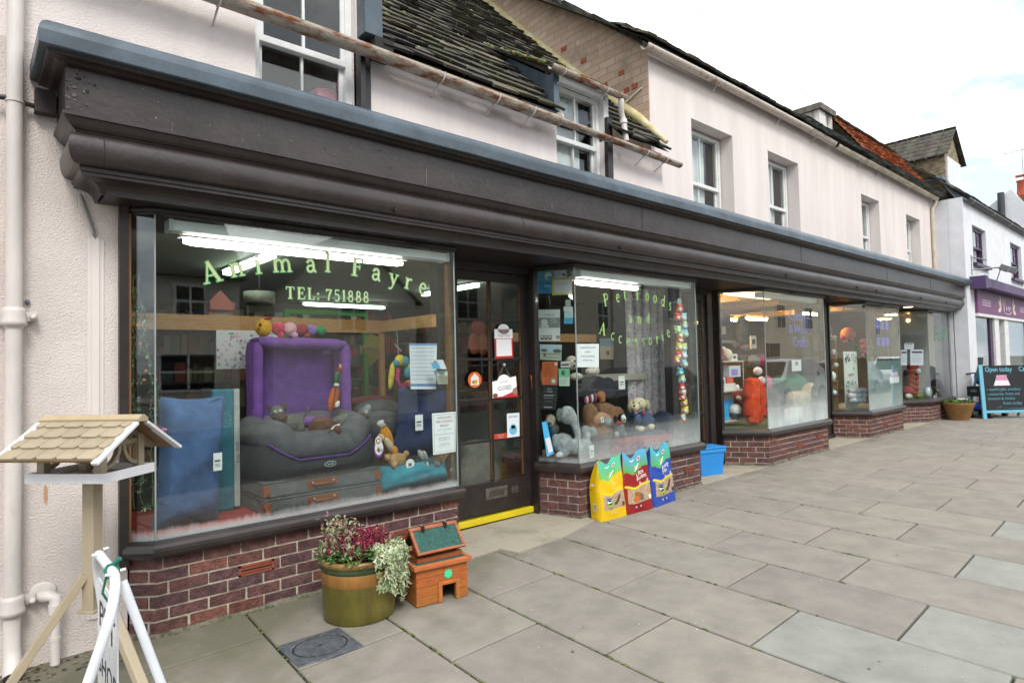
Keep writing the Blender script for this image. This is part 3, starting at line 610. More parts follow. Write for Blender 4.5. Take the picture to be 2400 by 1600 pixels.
# gutters and brackets of house A
def gutter(parent, pts, r, mat, br=(), name='gutter', wy=.1):
    o = MB(); P = [Vector(p) for p in pts]; V = []; n = 9
    for p in P:
        V += [p + Vector((0, -r * math.cos(pi * j / (n - 1)), -r * math.sin(pi * j / (n - 1)))) for j in range(n)] + [p + Vector((0, (r - .006) * math.cos(pi * j / (n - 1)), -(r - .006) * math.sin(pi * j / (n - 1)))) for j in range(n)]
    k = 2 * n; F = [(i * k + j, i * k + (j + 1) % k, (i + 1) * k + (j + 1) % k, (i + 1) * k + j) for i in range(len(P) - 1) for j in range(k)]
    o.add(V, F, True); o.add(V[:k], [tuple(range(k))]); o.add(V[-k:], [tuple(range(k))])
    g_ = o.build(name, mat, parent)
    for x in br:
        b = MB(); t = next(((x - a.x) / (c.x - a.x), a, c) for a, c in zip(P, P[1:]) if a.x <= x <= c.x); p = t[1].lerp(t[2], t[0]); q = r + .004
        b.tube([p + Vector((0, -q * math.cos(a), -q * math.sin(a))) for a in [pi * j / 8 for j in range(9)]] + [p + Vector((0, q * .4, -q * .95)), Vector((p.x, wy - .03, p.z - r - .06)), Vector((p.x, wy, p.z - r - .07))], .007, 6); b.build('gutter_bracket', m_pipe, g_)
    return g_
gutter(HA, [(-.6, -.05, 3.985), (1.3, -.055, 3.965), (2.3, -.05, 3.965), (3.3, -.052, 3.945), (4.35, -.05, 3.93)], .067, m_rust, (1.22, 2.95, 3.55, 3.98))
gutter(HA, [(4.35, -.05, 3.93), (5.4, -.05, 3.915), (6.43, -.05, 3.895)], .048, m_rust, (5.75, 6.12))
gutter(HA, [(4.28, -.035, 4.455), (5.42, -.035, 4.445)], .045, m_rust, (4.45, 5.1), name='dormer_gutter', wy=.05)
m = MB(); m.tube([(5.36, -.035, 4.40), (5.36, -.03, 4.33), (5.40, -.0, 4.27), (5.43, .0, 4.2), (5.42, -.02, 4.1), (5.42, -.04, 3.95)], .032, 12)
m.tube([(5.43, .0, 4.2), (5.425, -.01, 4.15)], .042, 12); m.tube([(4.345, -.05, 3.93), (4.36, -.05, 3.93)], .065, 12); m.build('swan_neck_pipe', m_pipe, HA)
# wall pipes of house A, left edge of the photograph
px0 = .2
m = MB(); m.tube([(px0, .035, 6.3), (px0, .035, .24)], .038, 18); m.tube([(px0, .035, .25), (px0, .03, .12), (px0, -.02, .03), (px0, -.05, .0)], [.038, .038, .042, .042], 18, cap=False)
for z in (1.86, .34):
    m.lathe([(.039, z + .05), (.048, z + .046), (.052, z + .028), (.050, z), (.058, z - .025), (.058, z - .045), (.046, z - .05), (.039, z - .065)], (px0, .035, 0), 20)
    m.box(px0 - .1, px0 + .1, .06, .10, z - .02, z + .03); m.ell((px0 + .085, .05, z), (.018, .03, .018))
m.tube([(px0, .035, 3.03), (px0, .035, 3.02)], .043, 18)
m.build('rainwater_pipe', m_pipe, HA)
m = MB(hx('15120f')); m.T = Matrix.Translation((px0, -.058, .0)); m.ell((0, 0, 0), (.04, .012, .04)); m.build('pipe_mouth', m_black, HA)
wpx = .383
m = MB(); m.tube([(wpx - .07, .11, .335), (wpx - .03, .045, .345), (wpx, .03, .335), (wpx, .025, .27), (wpx, .02, .18), (wpx, .02, -.02)], [.031, .031, .030, .027, .024, .023], 14)
m.tube([(wpx, .022, .30), (wpx, .022, .25)], .032, 14); m.tube([(wpx, .022, .13), (wpx, .022, .11)], .028, 14); m.ell((wpx - .05, .095, .36), (.065, .012, .055)); m.build('waste_pipe', m_pipe, HA)
m = MB(hx('d8cfca')); m.box(.555, .592, .085, .1, .15, 2.34); m.box(.535, .615, .094, .1, .15, 2.33); m.build('cable_trunking', m_render2, HA)
m = MB(hx('6f706c')); m.tube([(.50, .088, 2.58), (.535, .08, 2.47), (.565, .085, 2.38), (.573, .092, 2.33)], .008, 8); m.build('cable', m_plas, HA)
m = MB(hx('596069')); m.ell((.262, .09, 1.945), (.012, .014, .015)); m.ell((.295, .1, 3.13), (.012, .014, .012)); m.build('wall_plug', m_plas, HA)
m = MB(hx('b58a67')); m.poly([(-.006, .05), (.007, .04), (.009, -.03), (.002, -.06), (-.007, -.03)]); m.v = [Vector((.345 + v.x, .096, .89 + v.y)) for v in m.v]; m.build('rust_stain', m_paper, HA)
m = MB(); m.box(.285, .38, .03, .1, 3.0, 3.13); m.tube([(.0, .05, 3.02), (.16, .04, 3.04), (.3, .06, 3.03)], .014, 8); m.build('bracket', m_darkwood, HA)
# ---- house B: taller pale house with gable, four sash windows
HB = thing('terrace_house', 'tall pale pink house with stone gable and four sash windows over the shops', 'house', (12, .25, 0), w=True)
BW = [(7.19, 8.25, 3.3, 4.74), (9.32, 10.38, 3.3, 4.76), (13.15, 14.13, 3.3, 4.72), (15.82, 16.79, 3.3, 4.70)]
m = MB(); wall_holes(m, 6.285, 17.92, 3.2, 5.41, .25, BW, .3); m.build('wall', m_render2, HB)
for (a, b, c, d), cu, zm in zip(BW, ([(0, .74)], [(0, .74)], [(0, 1)], [(0, 1)]), (3.98, 4.0, 3.98, 3.98)):
    sash(HB, a + .02, b - .02, c, d - .03, .44, m_white, zmid=zm, cols=2 if cu[0][1] < 1 else 1, curtain=cu)  # full-width curtains on the last two are added to imitate pale reflections
# gable wall facing the roof of house A: pale stone and brick
mg = bpy.data.materials.new('gable_stone'); mg.use_nodes = True; nt = mg.node_tree; b = nt.nodes['Principled BSDF']; b.inputs['Roughness'].default_value = .9
tc = N(nt, 'ShaderNodeTexCoord'); sp = N(nt, 'ShaderNodeSeparateXYZ'); cb = N(nt, 'ShaderNodeCombineXYZ'); L(nt, tc.outputs['Object'], sp.inputs[0]); L(nt, sp.outputs[1], cb.inputs[0]); L(nt, sp.outputs[2], cb.inputs[1])
nz = N(nt, 'ShaderNodeTexNoise', Scale=2.0, Detail=4.0); L(nt, tc.outputs['Object'], nz.inputs[0]); va = N(nt, 'ShaderNodeVectorMath', operation='MULTIPLY_ADD'); va.inputs[1].default_value = (.05, .05, 0); L(nt, nz.outputs['Color'], va.inputs[0]); L(nt, cb.outputs[0], va.inputs[2])
bt = N(nt, 'ShaderNodeTexBrick', Scale=1.0); bt.inputs['Color1'].default_value = (*hx('b9a18c'), 1); bt.inputs['Color2'].default_value = (*hx('a58c78'), 1); bt.inputs['Mortar'].default_value = (*hx('8f8272'), 1)
bt.inputs['Mortar Size'].default_value = .006; bt.inputs['Brick Width'].default_value = .27; bt.inputs['Row Height'].default_value = .095; L(nt, va.outputs[0], bt.inputs['Vector'])
n2 = N(nt, 'ShaderNodeTexNoise', Scale=1.7, Detail=6.0, Roughness=.7); L(nt, tc.outputs['Object'], n2.inputs[0]); r2 = N(nt, 'ShaderNodeValToRGB'); r2.color_ramp.elements[0].position = .52; r2.color_ramp.elements[1].position = .66; L(nt, n2.outputs[0], r2.inputs[0])
mx = N(nt, 'ShaderNodeMixRGB'); L(nt, r2.outputs[0], mx.inputs[0]); L(nt, bt.outputs[0], mx.inputs[1]); mx.inputs[2].default_value = (*hx('8a7d6c'), 1)
L(nt, mx.outputs[0], b.inputs['Base Color']); bp = N(nt, 'ShaderNodeBump', Strength=.5, Distance=.02); L(nt, bt.outputs['Fac'], bp.inputs['Height']); bp.invert = True; L(nt, bp.outputs[0], b.inputs['Normal'])
vg = [(.26, 5.40), (.36, 5.50), (.70, 5.78), (1.2, 6.19), (1.85, 6.72), (2.6, 7.38), (3.5, 8.2), (6, 10.4)]
m = MB(); n = len(vg) + 2; pts = [(.26, 3.6)] + vg + [(6, 3.6)]
m.add([(6.28, y, z) for y, z in pts] + [(6.58, y, z) for y, z in pts], [tuple(range(n)), tuple(range(2 * n - 1, n - 1, -1))] + [(i, n + i, n + (i + 1) % n, (i + 1) % n) for i in range(n)]); m.build('gable_wall', mg, HB)
m = MB(hx('a3573a'))
for (y, z, w_, h_) in ((.62, 5.2, .09, .06), (.9, 5.12, .1, .07), (.55, 4.95, .08, .06), (1.25, 5.6, .1, .06), (.42, 4.95, .09, .07), (1.6, 5.9, .11, .07)): m.box(6.274, 6.281, y, y + w_, z, z + h_)
m.build('patch_bricks', m_brick, HB)
m = MB(hx('3b3a33'))
vgp = []
for i in range(len(vg) - 1): vgp += [Vector((0, *vg[i])).lerp(Vector((0, *vg[i + 1])), q / 8) for q in range(8)]
V = []
for p in vgp: a_ = rnd(-.02, .02); b_ = rnd(.045, .085); V += [(6.19 + rnd(-.015, .015), p.y, p.z - .01), (6.18 + rnd(-.02, .02), p.y, p.z + b_), (6.85, p.y, p.z + b_ + a_)]
m.add(V, [(3 * i, 3 * i + 1, 3 * i + 4, 3 * i + 3) for i in range(len(vgp) - 1)] + [(3 * i + 1, 3 * i + 2, 3 * i + 5, 3 * i + 4) for i in range(len(vgp) - 1)])
for i in range(0):
    (ya, za), (yb, zb) = vg[i], vg[i + 1]; k = max(1, int(math.hypot(yb - ya, zb - za) / .09))
    for j in range(k):
        t0, t1 = j / k, (j + 1.15) / k; m.col = tuple(v * rnd(.8, 1.1) for v in random.choice(stone))
        m.bar((6.5, ya + (yb - ya) * t0, za + (zb - za) * t0 + .03 + rnd(-.008, .008)), (6.5, ya + (yb - ya) * t1, za + (zb - za) * t1 + .03), .5 + rnd(-.03, .03), .032, up=(1, 0, 0))
m.build('verge_tiles', m_slate, HB)
m = MB(hx('b8aa7a')); fl_ = [(.02, 4.15), (.4, 4.53), (.9, 4.99), (1.6, 5.66), (2.4, 6.45), (3.1, 7.13), (3.6, 7.62), (4.3, 8.3)]
m.tube([(6.275, y, z + .005 + rnd(-.01, .02)) for y, z in fl_], [.025, .06, .06, .06, .065, .07, .08, .08], 10); m.build('mortar_fillet', M('lichen_mortar', hx('b5a878'), .95, .3, 6, .4, 40, col2=hx('cbc3a4'), lo=.45, hi=.7), HB)
m = MB(hx('d9cdbb')); m.tube([(6.27, .35, 4.92), (6.27, .72, 4.78)], .012, 6); m.tube([(6.27, .72, 4.78), (6.27, .74, 4.73)], .014, 6); m.build('overflow_pipe', m_plas, HB)
gutter(HB, [(6.05, .13, 5.31), (8, .13, 5.35), (10.5, .13, 5.36), (11.6, .13, 5.345)], .062, M('weathered_gutter', hx('b9afa4'), .7, .3, 6, .2, 40, col2=hx('8b7564'), lo=.55, hi=.68), (7.7, 9.6, 10.9), wy=.25)
gutter(HB, [(11.7, .13, 5.335), (14.5, .13, 5.345), (17.75, .13, 5.33)], .06, M('cream_gutter', hx('c2b9a6'), .6, .3, 6), (13.0, 14.0, 15.8), wy=.25)
m = MB(); tiles(m, 6.02, 10.6, .07, 5.38, .5, .36, 3, stone, th=.03, edge=.02); m.add([(6.02, .1, 5.37), (10.6, .1, 5.37), (10.6, 4, 8.2), (6.02, 4, 8.2)], [(0, 1, 2, 3)]); m.build('roof', m_slate, HB)
slc = [hx(c) for c in ('4d565b', '5a646a', '434b4d', '505a50', '3f4a3f')]; clay = [hx(c) for c in ('b87047', 'c47c50', 'a8643f', 'b06c4c', '8f6044')]
m = MB(); tiles(m, 10.6, 17.95, .03, 5.36, .28, .30, 3, slc, cw=(.2, .3), th=.04, edge=.015); m.build('lower_roof', m_slate, HB)
m = MB(); tiles(m, 13.9, 17.9, .30, 5.66, .72, 1.0, 9, clay, cw=(.16, .24), th=.03); m.build('clay_roof', m_slate, HB)
m = MB(hx('4a4740')); tiles(m, 13.9, 17.95, 1.02, 6.69, .35, .3, 2, stone, cw=(.3, .4), th=.04); m.add([(13.9, .3, 5.62), (17.95, .3, 5.62), (17.95, 1.2, 6.85), (13.9, 1.2, 6.85)], [(0, 1, 2, 3)]); m.add([(10.6, .25, 5.58), (13.95, .25, 5.58), (13.95, 3, 5.9), (10.6, 3, 5.9)], [(0, 1, 2, 3)]); m.add([(13.9, 1.35, 6.97), (17.95, 1.35, 6.97), (17.95, 4, 7.0), (13.9, 4, 7.0)], [(0, 1, 2, 3)]); m.build('roof_ridge', m_slate, HB)
m = MB(hx('d2cfca')); m.box(13.22, 13.88, 1.0, 2.7, 5.4, 6.66); ch = m.build('chimney', M('stained_white_stack', hx('c9c6c2'), .9, .2, 3, .3, 40, col2=hx('57554c'), lo=.47, hi=.62, stretch=(1, 1, .35)), HB)
m = MB(hx('6b665a')); m.box(13.16, 13.95, .94, 2.76, 6.66, 6.78); m.add([(13.16, .94, 6.78), (13.95, .94, 6.78), (13.95, 2.76, 6.78), (13.16, 2.76, 6.78), (13.4, 1.2, 6.86), (13.7, 1.2, 6.86), (13.7, 2.5, 6.86), (13.4, 2.5, 6.86)], [(4, 5, 6, 7)] + [(i, (i + 1) % 4, 4 + (i + 1) % 4, 4 + i) for i in range(4)]); m.build('chimney_cap', m_slate, ch)
m = MB(); m.tube([(13.9, 1.5, 6.7), (13.9, 1.5, 8.6)], .008, 5); m.build('aerial', m_steel, HB)
m = MB(); m.tube([(17.72, .13, 5.29), (17.72, .15, 5.2), (17.66, .2, 5.08), (17.64, .2, 4.9), (17.64, .2, 3.2)], .04, 12); m.build('downpipe', M('cream_pipe', hx('c8bda8'), .6, .2, 4), HB)
# ---- house C: white painted brick, purple shop
HC = thing('purple_shop_house', 'white painted brick house with purple sash windows and a purple shop below', 'shop', (22, -.35, 0), w=True)
CY = -.35
CW = [(18.72, 20.1, 3.80, 4.74), (23.05, 24.6, 3.75, 4.80)]
m = MB(); wall_holes(m, 17.92, 29, 3.10, 5.30, CY, CW, .3); m.box(17.925, 18.24, CY + .3, 6, -.1, 5.3); m.box(17.92, 18.62, CY, CY + .28, -.1, 3.10); m.build('wall', m_whitebrick, HC)
for (a, b, c, d) in CW:
    o = sash(HC, a + .03, b - .03, c, d - .02, CY + .08, m_purple, zmid=(c + d) / 2 - .03, cols=2, top_cols=3, fw=.06, curtain=[(0.0, .9)])
    m = MB(hx('4c3558')); m.box(a - .08, b + .08, CY - .09, CY - .002, c - .09, c - .02); m.build('window_sill', m_purple, o)
m = MB(hx('6a3d63')); m.box(18.62, 29, CY - .06, CY, 2.53, 3.12); sg = m.build('sign_board', M('plum_sign', hx('6d4068'), .5, .08, 3), HC)
m = MB(hx('d9d3d8')); m.T = frame((18.62, CY - .0615, 2.53), (1, 0, 0), (0, 0, 1)); m.col = hx('b9a3b8')
for k in range(3): m.rect(.45, 1.35, .33 - k * .06, .36 - k * .06)
for k in range(3): m.rect(5.0, 5.9, .33 - k * .06, .36 - k * .06)
m.col = hx('d9c9b0')
def leafshape(x, y, a, ln, w_): 
    c, s_ = math.cos(a), math.sin(a); m.poly([(x + c * t * ln - s_ * w_ * v, y + s_ * t * ln + c * w_ * v) for t, v in ((0, 0), (.3, .5), (.6, .5), (1, 0), (.6, -.5), (.3, -.5))])
for a in (1.9, 2.5, 3.3): leafshape(2.55, .2, a, .42, .12)
for a in (1.2, .55, -.2): leafshape(4.0, .2, a, .42, .12)
m.col = hx('cbbccc'); m.bar((2.75, .5, 0), (2.9, .12, 0), .05, .002, up=(0, 0, 1)); m.bar((2.9, .12, 0), (3.05, .5, 0), .04, .002)
for t in range(3): m.tube([(3.1 + t * .22, .18, 0), (3.2 + t * .22, .30, 0), (3.26 + t * .22, .2, 0), (3.32 + t * .22, .18, 0)], .012, 4)
m.tube([(2.95, .1, 0), (3.4, .07, 0), (3.75, .14, 0)], .015, 4); m.build('sign_lettering', m_paper, sg)
m = MB(); m.box(18.25, 29, CY - .30, CY - .0, 3.14, 3.36); m.box(18.22, 18.5, CY - .32, CY - .005, 3.10, 3.40); m.build('awning_box', M('purple_awning', hx('4f3a63'), .5, .1, 2), HC)
m = MB(); m.box(18.62, 29, CY - .07, CY + .05, 2.46, 2.528)
for a in (20.45, 21.6, 25.2): m.box(a, a + .5, CY - .03, CY + .2, .0, 2.46)
each(m, 'pilaster', m_white, HC)
m = MB()
for a, b in ((18.62, 20.45), (22.1, 25.2), (25.7, 28.5)): m.box(a, b, CY + .02, CY + .1, .0, .55); m.box(a, a + .07, CY + .02, CY + .1, .55, 2.46); m.box(b - .28, b, CY + .02, CY + .1, .55, 2.46)
m.box(20.95, 21.6, CY + .1, CY + .15, 0, 2.46); m.build('shop_window_frame', m_purple, HC)
m = MB()
for a, b in ((18.69, 20.17), (22.17, 24.92), (25.77, 28.22)): m.box(a, b, CY + .05, CY + .056, .55, 2.46)
each(m, 'shop_window_pane', g_clear, HC)
m = MB(hx('55504c')); m.box(18.7, 28.4, CY + 1.2, CY + 1.3, 0, 3); m.box(18.3, 28.4, CY + .3, CY + 1.2, .3, .5); m.build('shop_backdrop', m_dark, HC)
m = MB(); tiles(m, 17.9, 29, CY - .06, 5.32, 3.2, 2.9, 14, stone, cw=(.25, .4), th=.04); m.build('roof', m_slate, HC)
gutter(HC, [(17.95, CY - .08, 5.27), (29, CY - .08, 5.27)], .07, M('dark_gutter', hx('3a3b3d'), .5, .2, 5), (18.4, 20.5, 22.6, 24.8), wy=CY)
# stone dormer on its roof
m = MB(hx('8a8474')); dx0, dx1, dy, dz0, dz1, dzp = 18.72, 20.15, .15, 5.55, 6.62, 7.45
m.add([(dx0, dy, dz0), (dx1, dy, dz0), (dx1, dy, dz1), ((dx0 + dx1) / 2, dy, dzp), (dx0, dy, dz1), (dx0, 2.4, dz0), (dx1, 2.4, dz0), (dx1, 2.4, dz1), ((dx0 + dx1) / 2, 2.4, dzp), (dx0, 2.4, dz1)], [(0, 1, 2, 3, 4), (5, 9, 8, 7, 6), (0, 4, 9, 5), (1, 6, 7, 2)])
dm = m.build('dormer', M('rubble_stone', hx('8d8068'), .95, .45, 7, .7, 12, col2=hx('57503f'), lo=.42, hi=.66, stretch=(1, 1, 2.4)), HC)
m = MB(); xm = (dx0 + dx1) / 2
for s in (-1, 1):
    for r in range(6):
        for q in range(9):
            t0 = r / 6; xa = xm + s * (.86 * (1 - t0)); za = dzp - .83 * (1 - t0) - .02; xb = xm + s * (.86 * (1 - t0 - .22)); zb = za + .83 * .22
            y0 = dy - .12 + q * .28; m.col = tuple(v * rnd(.85, 1.1) for v in stone[q % 2]); n_ = .03
            m.add([(xa, y0, za + n_), (xa, y0 + .275, za + n_), (xb, y0 + .275, zb + .01), (xb, y0, zb + .01), (xa, y0, za), (xa, y0 + .275, za)], [(0, 1, 2, 3), (0, 4, 5, 1)])
m.build('dormer_roof', m_slate, dm)
m = MB(hx('d8d3d6')); m.box(dx0 + .1, dx1 - .1, dy - .04, dy - .002, dz0 + .15, dz1 - .02); dw = m.build('dormer_window', m_white, dm)
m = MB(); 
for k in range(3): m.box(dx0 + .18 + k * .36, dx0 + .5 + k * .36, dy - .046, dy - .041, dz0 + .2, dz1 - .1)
each(m, 'dormer_pane', M('painted_sky_glass', hx('d8dde2'), .08, .05), dw)  # reflected sky is painted in as the panes' pale base colour
m = MB(); m.tube([(18.3, .5, 5.95), (18.2, .1, 5.9), (18.15, -.1, 5.55), (18.0, -.3, 5.3)], .07, 8); m.build('lead_roll', m_lead, HC)
# floodlights on a bracket above the purple shop
FLD = thing('floodlight_bracket', 'thin metal bracket with two small floodlights above the purple sign', 'floodlight', (18.6, CY, 3.55), w=True)
m = MB(); a = PY(2262, 632, CY - .5); b = PY(2360, 632, CY - .5); m.tube([(18.45, CY, 3.95), (18.45, CY, 3.45)], .018, 6); m.tube([(18.45, CY, 3.9), (19.0, CY - .2, 3.85)], .016, 6); m.tube([(18.45, CY, 3.58), (18.9, CY - .5, 3.62), (20.4, CY - .55, 3.74)], .015, 6); m.tube([(18.9, CY - .5, 3.62), (18.85, CY - .45, 3.42), (18.9, CY - .4, 3.3)], .012, 6); m.build('bracket', m_steel, FLD)
for x, z in ((18.95, 3.60), (19.85, 3.62)):
    m = MB(hx('5c5f5f')); m.T = Matrix.Translation((x, CY - .55, z)) @ Euler((.5, 0, .2)).to_matrix().to_4x4(); m.box(-.14, .14, -.09, .09, -.06, .06); m.col = hx('b9bcb8'); m.box(-.12, .12, -.1, -.091, -.05, .05); m.build('floodlight', m_plas, FLD, bevel=.01)
# ---- house D: far white gable with chimney
HD = thing('gabled_house', 'distant white brick gable end with dark pipe and brick chimney behind the purple shop', 'house', (30, -.3, 0), w=True)
def DX(px, py): return PX(px * 1.0204, py * 1.0204, 29.1)
a, pk, c = DX(2270, 475), DX(2322, 434), DX(2380, 495)
m = MB(); m.add([(29.1, c.y, 0), (29.1, c.y, c.z), (29.1, pk.y, pk.z), (29.1, a.y, a.z), (29.1, a.y, 0), (40, c.y, 0), (40, c.y, c.z), (40, pk.y, pk.z), (40, a.y, a.z), (40, a.y, 0)], [(0, 1, 2, 3, 4), (1, 6, 7, 2), (2, 7, 8, 3), (0, 5, 6, 1)]); m.build('gable_wall', m_whitebrick, HD)
t1, t0 = DX(2300, 450), DX(2303, 520)
m = MB(); m.tube([(29.0, t1.y, t1.z + .1), (29.0, t1.y, t0.z - .5)], .11, 8); m.build('vent_pipe', M('dark_pipe', hx('3a3c42'), .6), HD)
q = DX(2340, 445); m = MB(hx('7a4a36')); m.box(29.4, 30.6, q.y - .7, q.y + .55, q.z - 1.4, q.z); ck = m.build('chimney', m_brick, HD); m = MB(hx('b0573a')); m.lathe([(.2, 0), (.17, .1), (.15, .55), (.19, .6), (.17, .62)], (29.8, q.y, q.z), 12); m.tube([(29.8, q.y - .18, q.z + .8), (29.8, q.y + .18, q.z + .8)], .05, 6); m.build('chimney_pot', m_brick, ck)
m = MB(); z = PX(2395, 352, 31).z; y = PX(2395, 352, 31).y; m.tube([(31, y, q.z - 1), (31, y, z + .1)], .015, 5); m.tube([(31, y - .5, z), (31, y + .6, z)], .012, 5)
for k in range(6): m.tube([(30.8, y - .4 + k * .18, z), (31.2, y - .4 + k * .18, z)], .008, 4)
m.build('aerial', m_steel, HD)
# ---- across the road: the houses and parked cars that the panes reflect
m_fpane = M('far_pane', hx('23262b'), .1)
def far_house(x0, x1, ze, zr, col, label, yb=-13.2, wins=(), gable=False, shop=False):
    T = thing('reflected_house', label, 'house', ((x0 + x1) / 2, yb, 0), w=True, group='houses across the road')
    c = MB(hx(col)); xm = (x0 + x1) / 2
    if gable:
        c.add([(x0, yb, 0), (x1, yb, 0), (x1, yb, ze), (xm, yb, zr), (x0, yb, ze), (x0, yb - 8, 0), (x1, yb - 8, 0), (x1, yb - 8, ze), (xm, yb - 8, zr), (x0, yb - 8, ze)], [(4, 3, 2, 1, 0), (0, 5, 9, 4), (1, 2, 7, 6), (5, 6, 7, 8, 9)])
    else: c.box(x0, x1, yb - 8, yb, 0, ze)
    c.build('wall', M('render_' + col, hx(col), .9, .1, 1), T)
    r = MB(hx('3b3733'))
    if gable: r.add([(x0 - .2, yb + .2, ze - .15), (xm, yb + .2, zr + .1), (xm, yb - 8.2, zr + .1), (x0 - .2, yb - 8.2, ze - .15), (x1 + .2, yb + .2, ze - .15), (x1 + .2, yb - 8.2, ze - .15)], [(0, 1, 2, 3), (1, 4, 5, 2)])
    else: r.add([(x0 - .1, yb + .3, ze), (x1 + .1, yb + .3, ze), (x1 + .1, yb - 4, zr), (x0 - .1, yb - 4, zr), (x0 - .1, yb - 8.3, ze), (x1 + .1, yb - 8.3, ze)], [(0, 1, 2, 3), (3, 2, 5, 4), (0, 3, 4), (1, 5, 2)])
    r.build('roof', m_slate, T)
    for (a, b, z0, z1) in wins:
        f = MB(); f.box(a, b, yb + .0, yb + .06, z0, z1); fo = f.build('window', m_white, T); p = MB(); xm2 = (a + b) / 2; zm = (z0 + z1) / 2
        for u, v in ((a + .08, xm2 - .03), (xm2 + .03, b - .08)):
            for s_, t in ((z0 + .08, zm - .03), (zm + .03, z1 - .08)): p.box(u, v, yb + .061, yb + .065, s_, t)
        each(p, 'window_pane', m_fpane, fo)
    return T
far_house(-6, 5.6, 3.95, 8.2, 'd2ccc0', 'grey house with a dark roof mirrored left of the arched lettering', wins=[(-2.5, -1.4, 2.9, 3.8), (.4, 1.5, 2.9, 3.8), (3.95, 4.75, 2.9, 3.78), (3.6, 5.0, 1.0, 2.05)])
far_house(6.5, 11.2, 3.7, 5.6, 'd6cebf', 'gabled house mirrored beneath the arched lettering of the arched lettering window', gable=True, wins=[(8.4, 9.4, 2.6, 3.7)])
far_house(11.6, 21.2, 5.6, 8.2, 'd3c9b6', 'cream house mirrored behind the pale green shop lettering', wins=[(13.6, 14.7, 3.2, 4.6), (16.8, 17.9, 3.2, 4.6), (20.2, 21.0, 2.9, 4.15), (14.0, 15.6, .8, 2.2), (17.2, 19.2, .6, 2.4)])
far_house(21.4, 31, 6.2, 9.0, 'dcd5c8', 'pale house mirrored in the blue lettered window', wins=[(22.5, 23.7, 3.5, 5.2), (25.3, 26.5, 3.5, 5.2), (28.4, 29.6, 3.5, 5.2), (23, 25, .6, 2.6)])
far_house(31.4, 44, 5.8, 8.5, 'e0d8c4', 'cream house mirrored in the frosted window', wins=[(33, 34.2, 3.3, 4.8), (36.6, 37.8, 3.3, 4.8), (40.5, 41.7, 3.3, 4.8), (34, 37, .6, 2.5)])
far_house(44.5, 70, 5.4, 8.5, 'd8cfbe', 'stone house mirrored in the window above the planter', wins=[(48, 49.2, 3.1, 4.5), (53, 54.2, 3.1, 4.5), (58, 59.2, 3.1, 4.5)])
m_cglass = M('car_glass', hx('14171a'), .05)
def car(x, y, col, label, h=1.5, ln=4.2):
    T = thing('parked_car', label, 'car', (x, y, -.12), w=True, group='cars parked along the road')
    z = -.12; L2 = ln / 2; wv = .86
    side = [(-L2, .45), (-L2 + .03, .82), (-L2 + .7, .92), (-L2 + 1.25, h - .08), (-L2 + 1.7, h), (L2 - 1.1, h), (L2 - .45, h - .35), (L2 - .12, .98), (L2, .85), (L2, .45), (L2 - .2, .22), (-L2 + .2, .22)]
    n = len(side); bd = MB(hx(col)); V = []
    for yy, k in ((-wv, 1), (-wv * .93, 0), (wv * .93, 0), (wv, 1)):
        V += [(x + px_ * (1 if k == 0 or pz_ < .8 else 1), y + (yy if pz_ < 1.0 else yy * .84), z + pz_) for px_, pz_ in side]
    bd.add(V, [tuple(range(n))[::-1], tuple(range(3 * n, 4 * n))] + [(r * n + i, r * n + (i + 1) % n, (r + 1) * n + (i + 1) % n, (r + 1) * n + i) for r in range(3) for i in range(n)])
    b_ = bd.build('body', M('car_paint_' + col, hx(col), .22, .05, 2, spec=.7), T, bevel=.04)
    wn = MB(hx('15181b'))
    for s in (-1, 1):
        yy = y + s * (wv * .93 + .012)
        def tri(ps): wn.add([(x + a, y + s * (wv - (wv * .16) * min(1, max(0, (b - .82) / .4)) + .004), z + b) for a, b in ps], [tuple(range(len(ps)))])
        tri([(-L2 + .95, .95), (-L2 + 1.35, h - .14), (-.05, h - .1), (-.05, .97)]); tri([(.02, .97), (.02, h - .1), (L2 - 1.1, h - .12), (L2 - .75, 1.0)])
    wn.add([(x - L2 + .74, y - .7, z + .965), (x - L2 + .74, y + .7, z + .965), (x - L2 + 1.2, y + .64, z + h - .1), (x - L2 + 1.2, y - .64, z + h - .1)], [(0, 1, 2, 3)])
    each(wn, 'car_window', m_cglass, T)
    for a in (-L2 + .8, L2 - .8):
        for s in (-1, 1):
            wh = MB(hx('17181a')); wh.tube([(x + a, y + s * (wv - .16), z + .31), (x + a, y + s * (wv + .015), z + .31)], .31, 20); wo_ = wh.build('wheel', m_black, T)
            rm = MB(hx('8f9294')); rm.tube([(x + a, y + s * (wv + .014), z + .31), (x + a, y + s * (wv + .025), z + .31)], .2, 16); rm.build('rim', m_steel, wo_)
car(13.9, -6.2, '23262d', 'dark car mirrored in the green lettered window behind the plush dogs')
car(22.6, -6.4, 'c9ccd0', 'silver white car mirrored above the green pouf in the blue lettered window', 1.62, 4.4)
car(28.4, -6.4, '9ba2a8', 'grey car mirrored at the right edge of the blue lettered window')
car(35.2, -6.3, 'd5d8da', 'white car mirrored above the frosted film of the frosted window', 1.6, 4.4)
car(47, -6.3, 'c4c9cc', 'pale car mirrored in the window above the planter')
# ================================================================ things standing on the pavement
tan = hx('a3967f'); tand = hx('90826b'); wht = hx('dcdde0')
